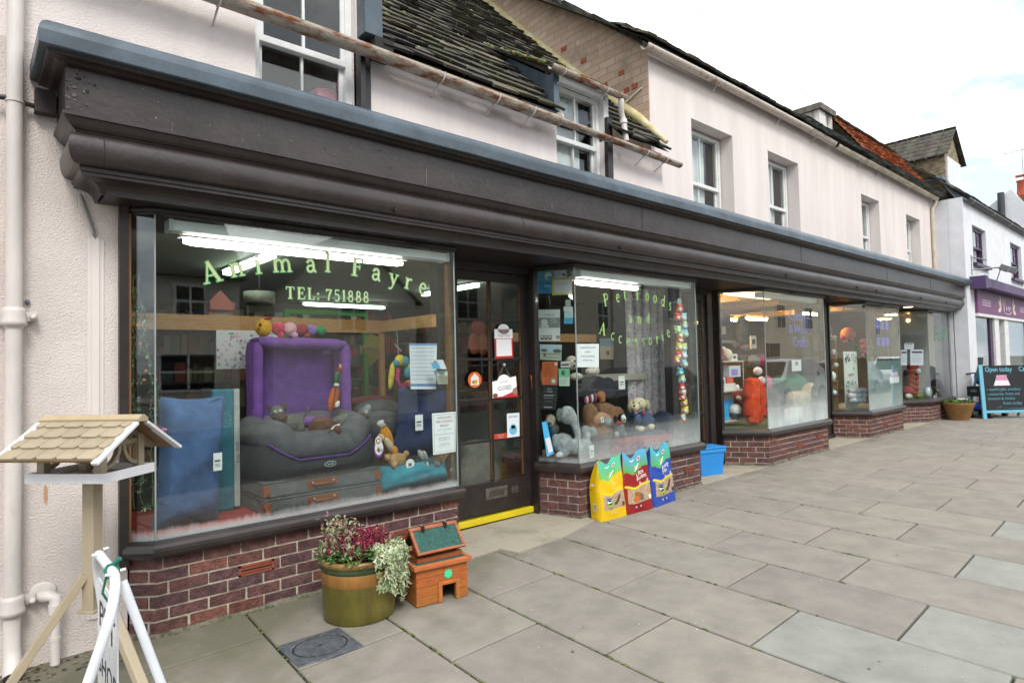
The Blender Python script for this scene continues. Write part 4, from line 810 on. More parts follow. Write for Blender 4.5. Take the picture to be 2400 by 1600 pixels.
# ---- bird table
BT = thing('bird_table', 'wooden bird table on a post with a tan shingled roof and white trim', 'bird table', (.469, -.615, -.02), math.atan2(-.75, .66))
zt = 1.07
m = MB(tan); m.box(-.03, .03, -.03, .03, .45, zt); m.box(-.045, .045, -.045, .045, .44, .452); m.build('post', m_paint, BT, bevel=.003)
for a in (345, 225, 105):
    a = math.radians(a); c_, s_ = math.cos(a), math.sin(a); m = MB(tan); m.bar((.03 * c_, .03 * s_, .615), (.43 * c_, .43 * s_, .0), .036, .044, up=(-s_, c_, 0)); m.build('leg', m_paint, BT, bevel=.003)
m = MB(tand); m.box(-.19, .19, -.155, .155, zt + .002, zt + .014); m.col = hx('8a7a5c'); m.col = tand; fl_ = m.build('tray', m_paint, BT)
m = MB(wht)
m.box(-.2, .2, -.165, -.153, zt, zt + .045); m.box(-.2, .2, .153, .165, zt, zt + .045); m.box(-.2, -.188, -.153, .153, zt, zt + .045); m.box(.188, .2, -.153, .153, zt, zt + .045); m.build('tray_edge', m_paint, fl_, bevel=.002)
m = MB(hx('b9bfc2')); m.ell((.03, -.02, zt + .03), (.012, .012, .016)); m.build('screw_hook', m_plas, fl_)
for sx in (-1, 1):
    for sy in (-1, 1):
        m = MB(tan); m.box(.145 * sx - .019, .145 * sx + .019, .12 * sy - .019, .12 * sy + .019, zt + .014, zt + .20); m.build('roof_post', m_paint, BT, bevel=.002)
ze, zr_, hw, hl = 1.185, 1.345, .262, .245
for sx in (-1, 1):      # gable trusses with curved braces
    m = MB(tand); x = .145 * sx
    m.box(x - .012, x + .012, -.10, .10, zt + .155, zt + .178); m.bar((x, -.01, zr_ - .02), (x, -.22, ze + .01), .022, .024, up=(1, 0, 0)); m.bar((x, .01, zr_ - .02), (x, .22, ze + .01), .022, .024, up=(1, 0, 0)); m.bar((x, 0.0, zt + .17), (x, .0, zr_ - .02), .02, .02, up=(1, 0, 0))
    for s in (-1, 1):
        c_ = [(x, s * (.102 - .09 * math.sin(a)), zt + .06 + .1 * (1 - math.cos(a))) for a in [pi / 2 * i / 6 for i in range(7)]]
        for p_, q in zip(c_, c_[1:]): m.bar(p_, q, .018, .024, up=(1, 0, 0))
        m.bar((x, s * .04, zt + .17), (x, s * -.03, zr_ - .06), .016, .016, up=(1, 0, 0))
    m.build('gable_truss', m_paint, BT)
m = MB(tan)
for s in (-1, 1):
    sl = math.hypot(hw, zr_ - ze); uy, uz = -s * hw / sl, (zr_ - ze) / sl
    def q(x, t, n): return (x, s * hw + uy * t * sl + s * uz * n, ze + uz * t * sl + abs(uy) * n)
    m.col = hx('7a5e3c'); m.add([q(-hl, 0, -.004), q(hl, 0, -.004), q(hl, 1, -.004), q(-hl, 1, -.004), q(-hl, 0, .004), q(hl, 0, .004), q(hl, 1, .004), q(-hl, 1, .004)], [(0, 1, 2, 3), (7, 6, 5, 4), (0, 4, 5, 1)])
    for r in range(4):
        t0 = r * .25; t1 = min(1, t0 + .30); wd = .098; off = (r % 2) * .5 * wd
        x = -hl - off
        while x < hl - .01:
            a, b = max(x + .0012, -hl), min(x + wd - .0012, hl); x += wd
            if b - a < .012: continue
            k = rnd(.94, 1.05); m.col = tuple(v * k for v in tan); cr = .014
            lo = [(a, t0 + .05), (a + cr, t0), (b - cr, t0), (b, t0 + .05)]
            V = [q(xx, t, .018 - .010 * (t - t0) / .3) for xx, t in lo] + [q(b, t1, .006), q(a, t1, .006)] + [q(xx, t, .006) for xx, t in lo]
            m.add(V, [(0, 1, 2, 3, 4, 5), (0, 6, 7, 1), (1, 7, 8, 2), (2, 8, 9, 3)])
rf = m.build('roof', m_paint, BT)
m = MB(hx('ab9b7c')); m.add([(x, y, z) for x in (-hl - .012, hl + .022) for y, z in ((-.03, zr_ - .008), (-.034, zr_ + .004), (-.008, zr_ + .024), (.008, zr_ + .024), (.034, zr_ + .004), (.03, zr_ - .008))], [(0, 1, 2, 3, 4, 5), (11, 10, 9, 8, 7, 6)] + [(i, i + 6, (i + 1) % 6 + 6, (i + 1) % 6) for i in range(6)]); m.build('ridge_cap', m_paint, rf)
for sx in (-1, 1):
    for s in (-1, 1):
        m = MB(wht); x = sx * (hl + .006); m.bar((x, s * .03, zr_ - .014), (x, s * (hw + .015), ze - .008), .014, .034, up=(1, 0, 0)); m.build('bargeboard', m_paint, rf, bevel=.002)
# ---- swinging A-frame sign, white tubes
AB = thing('pavement_sign', 'white tubular A-frame pavement sign with hanging panel beside the bird table', 'sign', (.27, -2.3, -.025), w=True)
ya, yb, zs = -2.06, -2.50, 1.055; xr = .282
bend = lambda y, d, n=7: [(y - d * .12 * (1 - math.cos(t)), .12 * (1 - math.sin(t))) for t in [pi / 2 * i / n for i in range(n + 1)]]
P = [(.42, ya, -.025)] + [(xr + .14 * d_ / zs, y_, zs - d_) for y_, d_ in bend(ya, 1)] + [(xr + (-.075 - xr) * d_ / zs, y_, zs - d_) for y_, d_ in bend(yb, -1)[::-1]] + [(-.075, yb, -.025)]
m_tubew_ = M('chipped_white_tube', hx('d2d6dc'), .4, .08, 6, .08, 30, speck=(26, .68, hx('8a857c')))
m = MB(hx('d3d7de')); m.tube(P, .0115, 14); m.build('tube_frame', m_tubew_, AB)
m = MB(hx('d3d7de')); m.tube([(xr + .016, -2.40, zs - .02), (xr + .03, -2.41, zs - .07), (.62, -2.44, -.025)], .0108, 14); m.build('prop_leg', m_tubew_, AB)
e0, e1 = PX(231, 1450, .285).y, PX(276, 1450, .285).y
m = MB(hx('cfd3d8')); m.box(.283, .287, e1, e0, .30, .985); pn = m.build('hanging_panel', m_gloss, AB)
m = MB(hx('1f2226')); m.T = frame((.2822, e0, .30), (0, -1, 0), (0, 0, 1)); W_ = e0 - e1
m.text('PET', .098, W_ * .5, .567, sx=1.5); m.text('SHOP', .085, W_ * .53, .445, sx=1.25); m.text('OPEN', .085, W_ * .5, .30, sx=1.2); m.build('sign_lettering', m_paper, pn)
m = MB(hx('1f6f5c')); m.tube([(xr + .0145 * math.cos(a), -2.36 + .012 * math.sin(a), zs + .0145 * math.sin(a)) for a in [i * .7 for i in range(10)]], .004, 6); m.tube([(xr - .012, -2.36, zs - .01), (xr - .02, -2.36, zs - .05), (xr, -2.35, zs - .09)], .003, 5); m.tube([(xr + .006, -2.36, zs + .018), (xr + .016, -2.37, zs + .03)], .006, 5); m.build('green_string', m_fab, AB)
m = MB(hx('e2e2e2'))
for a, y in ((.0, -2.15), (2.7, -2.2), (.3, -2.40), (3.0, -2.42)): m.tube([(xr + .012 * math.cos(a), y, zs + .008), (xr + .024 * math.cos(a), y, zs + .009)], .004, 6)
each(m, 'bolt_cap', m_plas, AB)
# ---- planted pot
PC = (1.905, -.53, gz(1.9)); H = .345
PT = thing('flower_pot', 'large glazed olive and ochre pot planted with heather and trailing ivy by the brick wall', 'flower pot', PC); PT.scale = (1, 1, 1.11)
m = MB(hx('6b6329')); pr = [(0, .0), (.215, .0), (.222, .01), (.224, .06), (.228, .15), (.232, .205)]; m.lathe(pr, n=40)
m.col = hx('ab7a40'); m.lathe([(.232, .205), (.234, .207), (.236, .275)], n=40); m.col = hx('3b4a2c'); m.lathe([(.236, .275), (.24, .283), (.243, .292), (.239, .30), (.243, .31)], n=40); m.col = hx('8a6b3a'); m.lathe([(.243, .31), (.25, .318), (.252, .33), (.247, .342), (.235, .345), (.225, .335), (.22, .30), (.0, .295)], n=40)
m.build('pot', M('salt_glaze', None, .38, .4, 7, .1, 20, stretch=(1, 1, .3), speck=(12, .66, hx('4b4a22'))), PT)
m = MB(hx('2b2118')); m.lathe([(.222, .305), (.1, .32), (.0, .322)], n=20); m.build('soil', m_leaf, PT)
def leaf(m, p, d, ln, wd, col, fold=.2, edge=None):
    d = Vector(d).normalized(); s = d.cross(Vector((0, 0, 1)));  s = s.normalized() if s.length > .01 else Vector((1, 0, 0)); n = s.cross(d); p = Vector(p)
    a = [p, p + d * ln * .35 + s * wd * .5 + n * wd * fold, p + d * ln * .75 + s * wd * .35 + n * wd * fold * .6, p + d * ln - n * ln * .1, p + d * ln * .75 - s * wd * .35 + n * wd * fold * .6, p + d * ln * .35 - s * wd * .5 + n * wd * fold, p + d * ln * .5]
    m.col = edge or col; 
    if edge: m.add(a, [(0, 1, 6), (1, 2, 6), (2, 3, 6), (3, 4, 6), (4, 5, 6), (5, 0, 6)]); b = [a[6] + (x - a[6]) * .62 + n * .0012 for x in a[:6]]; m.col = col; m.add(b + [a[6] + n * .0015], [(0, 1, 6), (1, 2, 6), (2, 3, 6), (3, 4, 6), (4, 5, 6), (5, 0, 6)])
    else: m.add(a, [(0, 1, 6), (1, 2, 6), (2, 3, 6), (3, 4, 6), (4, 5, 6), (5, 0, 6)])
def ivyleaf(m, p, nrm, up, r, col, edge):
    f = frame(p, Vector(nrm).cross(Vector(up)) * -1 if False else Vector(up).cross(Vector(nrm)), up); out = []
    for k, (a, q) in enumerate(((90, 1.0), (60, .45), (28, .85), (-10, .45), (-38, .75), (-75, .35), (-90, .2), (-105, .35), (218, .75), (190, .45), (152, .85), (120, .45))): t = math.radians(a); out.append((r * q * math.cos(t) * rnd(.9, 1.1), r * q * math.sin(t), rnd(-.1, .1) * r))
    V = [f @ Vector(v) for v in out]; c0 = f @ Vector((0, 0, .12 * r)); m.col = edge; n = len(V); m.add(V + [c0], [(i, (i + 1) % n, n) for i in range(n)])
    V2 = [f @ Vector((v[0] * .66 + rnd(-.05, .05) * r, v[1] * .66, v[2] * .6 + .05 * r)) for v in out]; m.col = col; m.add(V2 + [f @ Vector((0, 0, .16 * r))], [(i, (i + 1) % n, n) for i in range(n)])
R0 = random.Random(3)
m = MB()
for _ in range(85):      # variegated shrub at the back left
    bx, by = -.12 + R0.gauss(0, .03), .02 + R0.gauss(0, .04); tx, ty, tz = bx + R0.gauss(0, .07), by + R0.gauss(0, .06), .42 + R0.uniform(-.05, .14)
    m.col = hx('5a3b34'); m.tube([(bx, by, .31), ((bx + tx) / 2, (by + ty) / 2, (.31 + tz) / 2 + .02), (tx, ty, tz)], .0018, 4, cap=False)
    for k in range(12):
        t = R0.uniform(.25, 1.05); p = Vector((bx + (tx - bx) * t, by + (ty - by) * t, .31 + (tz - .31) * t)); c = R0.choice(('6f7f4a', '8b9160', '5c7040', '7d8a58')); 
        leaf(m, p, (R0.gauss(0, 1), R0.gauss(0, 1), R0.gauss(.4, .7)), R0.uniform(.020, .034), R0.uniform(.012, .02), hx(c), edge=hx(R0.choice(('c5c2a0', 'cfc9b0', 'b4b48a', 'b9848a'))))
m.build('variegated_shrub', m_leaf, PT)
m = MB()
for _ in range(800):     # red heather
    bx, by = R0.gauss(.0, .07), R0.gauss(-.01, .05); h_ = R0.uniform(.06, .15); lx, ly = R0.gauss(0, .02), R0.gauss(0, .02); m.col = hx(R0.choice(('8c1e3e', '9c2a48', '781a34', 'a83c56', '642030')))
    m.tube([(bx, by, .33), (bx + lx, by + ly, .33 + h_)], [.0036, .002], 4, cap=False)
    for k in range(3): t = R0.uniform(.3, 1); m.ell((bx + lx * t, by + ly * t, .33 + h_ * t), (.006, .006, .008), n=5, m=3)
m.build('heather', m_leaf, PT)
m = MB()
for _ in range(330):     # green bedding leaves on the left and front
    a = R0.uniform(2.2, 5.0); r = R0.uniform(.08, .25); p = (r * math.cos(a), r * math.sin(a), .325 + R0.uniform(0, .05) + (.25 - r) * .15)
    leaf(m, p, (math.cos(a) + R0.gauss(0, .6), math.sin(a) + R0.gauss(0, .6), R0.uniform(-.1, .7)), R0.uniform(.022, .045), R0.uniform(.018, .03), hx(R0.choice(('4a7a35', '3f6b2f', '5b8a40', '6b9450'))))
for _ in range(26): a = R0.uniform(0, 6.28); leaf(m, (-.01, -.15, .33), (math.cos(a), math.sin(a), R0.uniform(.2, 1.2)), R0.uniform(.05, .085), .009, hx('4b6247'))
leaf(m, (-.06, -.12, .34), (-.1, -.2, 1), .085, .045, hx('7fa06a'))
m.build('bedding_leaves', m_leaf, PT)
m = MB()
for s in range(66):      # trailing variegated ivy on the right
    a0 = R0.uniform(-1.5, .25); r0 = R0.uniform(.05, .22); x, y, z = r0 * math.cos(a0), r0 * math.sin(a0), .36 + R0.uniform(-.02, .03); ln = R0.choice((.08, .14, .2, .3)) if s < 54 else R0.uniform(.28, .36); d = 0; st = .022; pr_ = Vector((x, y, z))
    while d < ln:
        rr = math.hypot(x, y); dx, dy = math.cos(a0), math.sin(a0)
        if rr < .262: x += dx * st + R0.gauss(0, .006); y += dy * st + R0.gauss(0, .006); z += -.003
        else: x += R0.gauss(0, .006); y += R0.gauss(0, .006); z -= st
        if z < .05: break
        d += st; p = Vector((x, y, z)); m.col = hx('6a5a3c'); m.tube([pr_, p], .0016, 4, cap=False); pr_ = p
        nr = Vector((dx + R0.gauss(0, .45), dy + R0.gauss(0, .45), .35 + R0.gauss(0, .4) + (.8 if rr < .25 else 0)))
        ivyleaf(m, p + nr.normalized() * .012, nr, (R0.gauss(0, .7), R0.gauss(0, .7), -1 if rr > .25 else R0.gauss(0, 1)), R0.uniform(.024, .044), hx(R0.choice(('56744a', '64825a', '486440', '6f8a60'))), hx(R0.choice(('b4b88c', 'c0c29a', 'a4b084', 'c9c9a8'))))
m.build('variegated_ivy', m_leaf, PT)
m = MB(hx('4d7a3a')); m.tube([(.12, .03, .33), (.13, .02, .43)], .002, 4); m.tube([(.15, .04, .33), (.17, .03, .40), (.165, .03, .46)], .002, 4)
m.col = hx('dba515')
for _ in range(34): m.ell((.118 + R0.gauss(0, .02), .01 + R0.gauss(0, .02), .425 + R0.gauss(0, .012)), (.007, .007, .005), n=6, m=4)
for k, c in ((0, '3c1240'), (1, 'd8a818'), (2, '20141c')):
    m.col = hx(c)
    for _ in range(4): m.ell((.125 + R0.gauss(0, .007), -.0 - k * .004, .47 - k * .012 + R0.gauss(0, .005)), (.010, .006, .010), n=6, m=4)
m.build('pansies', m_leaf, PT)
# ---- hedgehog house and the little bird feeder standing on it
ang = math.atan2(-.057, .372); HGB = (2.385, -.765, gz(2.38) + .004); cedar = hx('a8602c')
HG = thing('hedgehog_house', 'orange wooden hedgehog house with green felt lid and small arched doorway', 'hedgehog house', HGB, ang); HG.scale = (1, 1.2, 1)
m = MB(cedar); hh = .235
for k in range(4):
    z0, z1 = k * hh / 4 + .001, (k + 1) * hh / 4 - .0012; c = tuple(v * R0.uniform(.9, 1.1) for v in cedar); m.col = c
    if z1 < .12: m.box(-.187, -.008, 0, .012, z0, z1); m.box(.098, .187, 0, .012, z0, z1)
    else: m.box(-.187, .187, 0, .012, z0, z1)
    m.box(-.187, -.175, .012, .30, z0, z1); m.box(.175, .187, .012, .30, z0, z1); m.box(-.175, .175, .288, .30, z0, z1)
m.build('box', m_wood, HG, bevel=.002)
m = MB(hx('b06a30')); m.box(-.035, -.006, -.010, .016, 0, .13); m.box(.096, .125, -.010, .016, 0, .13); m.box(-.006, .096, -.010, .016, .108, .13); m.build('door_surround', m_wood, HG, bevel=.003)
m = MB(hx('7a4422')); m.box(-.05, -.04, .012, .20, 0, .12); m.build('inner_partition', m_wood, HG)
m = MB(hx('b4683a')); z0 = hh
m.box(-.21, .21, -.022, .006, z0, z0 + .03); m.box(-.21, .21, .294, .322, z0, z0 + .03); m.box(-.21, -.182, .006, .294, z0, z0 + .03); m.box(.182, .21, .006, .294, z0, z0 + .03); ld = m.build('lid_frame', m_wood, HG, bevel=.003)
m_felt = M('green_mineral_felt', hx('2f5a52'), .9, .35, 60, .4, 160, speck=(110, .66, hx('7da096')))
m = MB(); m.box(-.182, .182, .006, .294, z0 + .012, z0 + .022); m.build('felt', m_felt, ld)
m = MB(hx('45c98f')); pts = [((.034 if i % 2 == 0 else .025) * math.cos(2 * pi * i / 18), (.034 if i % 2 == 0 else .025) * math.sin(2 * pi * i / 18)) for i in range(18)]; m.T = frame((0.04, -.003, .175), (1, 0, 0), (0, 0, 1)); m.prism(pts, .002); m.build('star_sticker', m_paper, HG)
FD = thing('bird_feeder', 'small roofed wooden bird feeder with green felt roof standing on the hedgehog house', 'bird feeder', (HGB[0] + .035, HGB[1] + .16, HGB[2] + hh + .023), ang + .05); FD.scale = (1.1, 1.15, 1.08)
rw = hx('9c5530'); m = MB(rw)
m.box(-.155, .155, -.09, -.07, .0, .028); m.box(-.155, .155, .07, .09, 0, .028); m.box(-.155, -.135, -.07, .07, 0, .028); m.box(.135, .155, -.07, .07, 0, .028); m.box(-.135, .135, -.07, .07, .004, .012); m.build('tray', m_wood, FD, bevel=.002)
for sx in (-1, 1): m = MB(rw); m.box(sx * .125 - .01, sx * .125 + .01, -.012, .012, .012, .16); m.build('roof_post', m_wood, FD)
for s in (-1, 1):
    m = MB(rw); T = frame((0, s * .115, .055), (1, 0, 0), (0, -s * .115, .135)); m.T = T; sl = math.hypot(.115, .135)
    m.box(-.165, .165, 0, .016, -.008, .010); m.box(-.165, .165, sl - .02, sl, -.008, .010); m.box(-.165, -.147, .016, sl - .02, -.008, .010); m.box(.147, .165, .016, sl - .02, -.008, .010); q = m.build('roof_panel', m_wood, FD, bevel=.002)
    m = MB(); m.T = T; m.box(-.147, .147, .016, sl - .02, -.003, .005 if s < 0 else .004); m.col = hx('b9c4be'); m.build('felt', m_felt, q)
m = MB(hx('2c2420'))
for x in (-.08, .075): m.box(x - .009, x + .009, -.03, -.004, .162, .200)
each(m, 'strap_hinge', m_black, FD)
# ---- three sacks of bird food
def sack(name, label, a, b, base, top0, top1, words, bird, hgt, side_mark):
    a, b = Vector(a), Vector(b); w_ = (b - a).length; T = thing(name, label, 'bird food bag', (*((a + b) / 2).xy, gz(a.x)), math.atan2(b.y - a.y, b.x - a.x), group='bird food bags against the brick wall'); T.rotation_euler = (-.10, 0, T.rotation_euler.z)
    m = MB(); NU, NV = 44, 54; D = .15; Rr = random.Random(hash(words) % 99 + len(words))
    ph = Rr.uniform(0, 6)
    def pt(side, u, v):     # u across 0..1, v up 0..1
        zt_ = hgt * (1 - .11 * math.exp(-((u - .36) / .2) ** 2) - .03 * (1 - u)); z = v * zt_
        dep = D * (1 - max(0, (v - .55) / .45) ** 1.2) * (1 if v > .05 else .8 + 4 * v); bulge = .018 * math.sin(pi * min(1, v * 1.3)) * math.sin(pi * u) + (.0015 * math.sin(u * 9 + v * 14 + ph) if v < .5 else .004 * math.sin(u * 9 + v * 14 + ph)) + .007 * max(0, .2 - abs(v - .72)) * math.sin(u * 12 + ph)
        sx = (u - .5) * w_ * (1 - .05 * v + .02 * math.sin(v * 5 + ph))
        return (sx, (-bulge if side == 0 else dep + bulge), z) if True else None
    def colr(u, v):
        if v > .70 + .06 * (u - .5): t = (v - .7) / .3; return tuple(x * (1 - t) + y * t for x, y in zip(top0, top1))
        if .17 < v < .43 and .1 < u < .97:
            pu, pv = (u - .1) / .87, (v - .17) / .26
            return hx(Rr.choice(('b59a80', 'a58a70', 'c2a98e', '9c7f68')))
        if .43 <= v < .455 and words != 'Ultra': return hx('d8c21e')
        return base
    vv = [[pt(0, i / NU, j / NV) for i in range(NU + 1)] for j in range(NV + 1)]
    for j in range(NV):
        for i in range(NU): m.col = colr((i + .5) / NU, (j + .5) / NV); m.add([vv[j][i], vv[j][i + 1], vv[j + 1][i + 1], vv[j + 1][i]], [(0, 1, 2, 3)], True)
    m.col = base
    for j in range(NV):
        for u in (0, 1):
            c0, c1 = pt(0, u, j / NV), pt(0, u, (j + 1) / NV); d0, d1 = pt(1, u, j / NV), pt(1, u, (j + 1) / NV); s_ = -1 if u == 0 else 1; k = .012 * s_ * math.sin(pi * j / NV); mid0, mid1 = ((c0[0] + k - .02 * s_ * (j / NV) ** 2, (c0[1] + d0[1]) / 2, c0[2]), (c1[0] + .012 * s_ * math.sin(pi * (j + 1) / NV) - .02 * s_ * ((j + 1) / NV) ** 2, (c1[1] + d1[1]) / 2, c1[2]))
            m.add([c0, mid0, mid1, c1], [(0, 1, 2, 3)] if u else [(3, 2, 1, 0)], True); m.add([mid0, d0, d1, mid1], [(0, 1, 2, 3)] if u else [(3, 2, 1, 0)], True)
    bk = [[pt(1, i / 6, j / 10) for i in range(7)] for j in range(11)]
    for j in range(10):
        for i in range(6): m.add([bk[j][i + 1], bk[j][i], bk[j + 1][i], bk[j + 1][i + 1]], [(0, 1, 2, 3)], True)
    bt_ = [pt(0, i / 6, 0) for i in range(7)] + [pt(1, i / 6, 0) for i in range(7)]; m.add(bt_, [tuple(range(7)) + tuple(range(13, 6, -1))])
    m.build('sack', m_gloss, T, weld=True)
    p = MB()
    def fp(u, v, n=.003): q = pt(0, u, v); return Vector((q[0], q[1] - n, q[2]))
    def blob(u, v, ru, rv, c, rot=0, n=.003):
        p.col = hx(c); k = 14; cx = fp(u, v, n); R_ = [fp(u + ru * math.cos(t) * math.cos(rot) - rv * math.sin(t) * math.sin(rot), v + (ru * math.cos(t) * math.sin(rot) + rv * math.sin(t) * math.cos(rot)) * w_ / hgt, n) for t in [2 * pi * i / k for i in range(k)]]
        p.add(R_ + [cx], [(i, (i + 1) % k, k) for i in range(k)])
    if bird == 'tit':
        blob(.36, .27, .14, .11, '8fa63a', .3); blob(.30, .335, .11, .085, 'e8ecee', 0, .0045); blob(.30, .365, .11, .04, '3f5f86', 0, .006); blob(.22, .335, .03, .02, '202428', 0, .006); blob(.31, .33, .10, .02, '23282c', 0, .0065); blob(.33, .285, .08, .025, '23282c', .2, .0065); blob(.68, .31, .17, .045, '3b3a34', .9, .005); blob(.55, .26, .06, .03, '3b3a34', .3, .005); blob(.38, .205, .015, .04, '2a2a24')
    else: blob(.42, .27, .14, .10, 'c4601c', .7); blob(.56, .255, .12, .08, '6a5844', -.9); blob(.40, .34, .07, .06, '8a5a34', 0, .005); blob(.33, .345, .02, .012, '2a2420', 0, .007)
    p.col = hx('dcd8cc'); blob(.9, .215, .06, .06, 'e0dccb' if bird != 'tit' else '3a4048', 0, .006); blob(.35, .105, .03, .03, 'b9b4c4'); blob(.52, .105, .03, .03, 'b9b4c4')
    blob(.64, .87, .07, .055, 'dfe6e8'); blob(.64, .87, .045, .035, 'a83a3a', 0, .005); blob(.46, .80, .035, .035, 'd8b52a'); blob(.52, .765, .12, .026, 'e8efe6', .35, .0045); blob(.36, .93, .1, .02, 'd8ece4', .1)
    p.col = hx('ece8e0') if words[0] != 'S' else hx('e8cf5a')
    def wtext(t, size, u, v):
        vs, fs, wd = text_mesh(t); q = [fp(u + x * size / w_, v + y * size / hgt, .004) for x, y, _ in vs]; p.add(q, fs)
    l1, l2 = words.split(' '); wtext(l1, .062, .44, .62); wtext(l2, .062, .44, .545)
    for k in range(3): u0 = .52; p.add([fp(u0, .505 - k * .018), fp(u0 + .4, .505 - k * .018), fp(u0 + .4, .512 - k * .018), fp(u0, .512 - k * .018)], [(0, 1, 2, 3)])
    p.build('print', m_paper, T)
    s = MB(hx('e5e2da')); x = -w_ / 2 - .013
    s.add([(x - .004 * 1, .05, .10), (x - .004, .09, .10), (x - .004, .09, .17), (x - .004, .05, .17)], [(3, 2, 1, 0)]); s.add([(x - .006, .05, hgt * .55), (x - .006, .09, hgt * .55), (x - .006, .09, hgt * .58), (x - .006, .05, hgt * .58)], [(3, 2, 1, 0)]); s.col = hx('3a3630')
    for k in range(5): s.add([(x - .0055, .054 + k * .007, .108), (x - .0055, .057 + k * .007, .108), (x - .0055, .057 + k * .007, .162), (x - .0055, .054 + k * .007, .162)], [(3, 2, 1, 0)])
    s.build('barcode', m_paper, T)
    return T
gtop = (hx('6cae5a'), hx('4fb9a8'))
sack('bird_food_bag', 'bright yellow bag of bird food with a blue tit picture', (4.64, -.225), (4.985, -.245), hx('d9b310'), hx('6fb45a'), hx('55bda8'), 'Suet Mix', 'tit', .615, 1)
sack('bird_food_bag', 'dark red bag of bird food with a robin picture, between yellow and blue bags', (5.0, -.24), (5.40, -.262), hx('8a1c1e'), hx('5f9e48'), hx('5aa9d8'), 'Ultra Robins', 'robin', .635, 1)
sack('bird_food_bag', 'royal blue bag of bird food with a yellow stripe', (5.45, -.262), (5.87, -.225), hx('2547a0'), hx('58a84e'), hx('3fb0cc'), 'Energy Mix', 'tit', .65, 1)
# ---- blue crate, drain cover, planter, chalkboard, scooter
CR = thing('storage_crate', 'bright blue plastic storage crate on the pavement behind the green lettered window', 'crate', (7.41, .33, gz(7.5)), -.28); CR.scale = (.9, .8, 1)
m = MB(hx('2a86d0')); q = []
for z, k in ((0, .84), (.31, .97)): q += [(sx * .24 * k, sy * .16 * k, z) for sx, sy in ((-1, -1), (1, -1), (1, 1), (-1, 1))]
m.add(q, [(3, 2, 1, 0)] + [(i, (i + 1) % 4, 4 + (i + 1) % 4, 4 + i) for i in range(4)]); m.build('bin', m_plas, CR, bevel=.008)
m = MB(hx('2f8fd8')); m.box(-.25, .25, -.17, .17, .30, .345); m.box(-.235, .235, -.155, .155, .345, .352); m.box(-.26, .26, -.18, .18, .352, .372); m.build('lid', m_plas, CR, bevel=.006)
DR = thing('drain_cover', 'square patterned iron drain cover set in the slabs before the flower pot', 'drain cover', (1.52, -.80, gz(1.5)), -.03)
m = MB(); m.box(-.185, .185, -.165, .165, -.03, .004); m.build('plate', m_iron, DR, bevel=.003)
m = MB(); 
for i in range(24):
    for j in range(21):
        x, y = -.172 + i * .015, -.152 + j * .0152; r_ = math.hypot(x / .15, y / .125)
        if abs(r_ - 1) > .07: m.box(x - .0052, x + .0052, y - .0055, y + .0055, .004, .0072)
m.build('tread_pattern', m_iron, DR)
m = MB(hx('2b2e31')); m.add([(r_ * math.cos(a) * .15, r_ * math.sin(a) * .125, .0046) for r_ in (.965, 1.03) for a in [2 * pi * i / 40 for i in range(40)]], [(i, (i + 1) % 40, 40 + (i + 1) % 40, 40 + i) for i in range(40)]); m.ell((0, 0, .004), (.016, .016, .004)); m.build('ring', m_black, DR)
PL = thing('planter', 'round terracotta planter of green plants beside the white wall', 'planter', (16.95, -.30, .05))
m = MB(); m.lathe([(0, 0), (.19, 0), (.2, .02), (.225, .1), (.232, .105), (.25, .19), (.257, .195), (.275, .28), (.29, .29), (.31, .37), (.32, .385), (.30, .39), (.28, .33), (0, .32)], n=32); m.build('pot', M('ribbed_terracotta', hx('9f7748'), .75, .2, 6), PL)
m = MB(); 
for _ in range(420):
    a = R0.uniform(0, 6.28); r = .3 * math.sqrt(R0.random()); p = (r * math.cos(a), r * math.sin(a), .36 + R0.uniform(0, .09) * (1.2 - r * 2)); m.col = 0
    leaf(m, p, (R0.gauss(0, 1), R0.gauss(0, 1), R0.uniform(.1, 1.2)), R0.uniform(.04, .08), R0.uniform(.02, .035), hx(R0.choice(('4a8a2e', '3f7a2a', '5a9a38', '356a2c', '6b4436'))))
m.col = hx('d8d3d8')
for _ in range(10): m.ell((R0.uniform(-.2, .1), R0.uniform(-.2, .0), .47), .02, n=6, m=4)
m.build('foliage', m_leaf, PL)
CB = thing('chalkboard', 'blue framed black chalkboard A-sign with turquoise handwriting beside the scooter', 'chalkboard', (17.42, -.68, .05), math.atan2(-.66, .75)); CB.rotation_euler.x = -.06
m = MB(hx('6fb4cc')); m.box(-.04, .045, -.02, .02, 0, 1.23); m.box(1.16, 1.245, -.02, .02, 0, 1.23); m.box(.045, 1.16, -.016, .016, .13, .19); m.build('frame', m_paint, CB, bevel=.004)
m = MB(hx('1f2326')); m.box(.046, 1.159, -.008, .008, .192, 1.21); bd = m.build('board', m_paper, CB)
m = MB(hx('6fc0d6')); m.T = frame((.05, -.0095, .19), (1, 0, 0), (0, 0, 1))
m.text('Open today', .16, .05, .88, al='L', sx=.8); m.text('Cakes', .16, .82, .88, al='L', sx=.8); m.col = hx('5a9db0')
for k, t in enumerate(('Beautiful gifts, jewellery', 'accessories, home and', 'furniture & clothes')): m.text(t, .085, .06, .45 - k * .105, al='L', sx=.95)
m.text('from today', .095, .40, .13, al='L'); m.tube([(.25, .05, 0), (.35, .09, 0), (.3, .04, 0), (.85, .035, 0), (.95, .06, 0)], .006, 4)
m.col = hx('e0d3da'); m.poly([(.22, .56), (.60, .56), (.56, .68), (.27, .68)]); m.col = hx('cf8fb0'); m.poly([(.27, .685), (.56, .685), (.52, .80), (.31, .80)]); m.col = hx('e8c9d8')
for k in range(3): m.poly([(.29, .70 + k * .035), (.54, .715 + k * .035), (.54, .725 + k * .035), (.29, .71 + k * .035)])
m.build('chalk_writing', m_paper, bd)
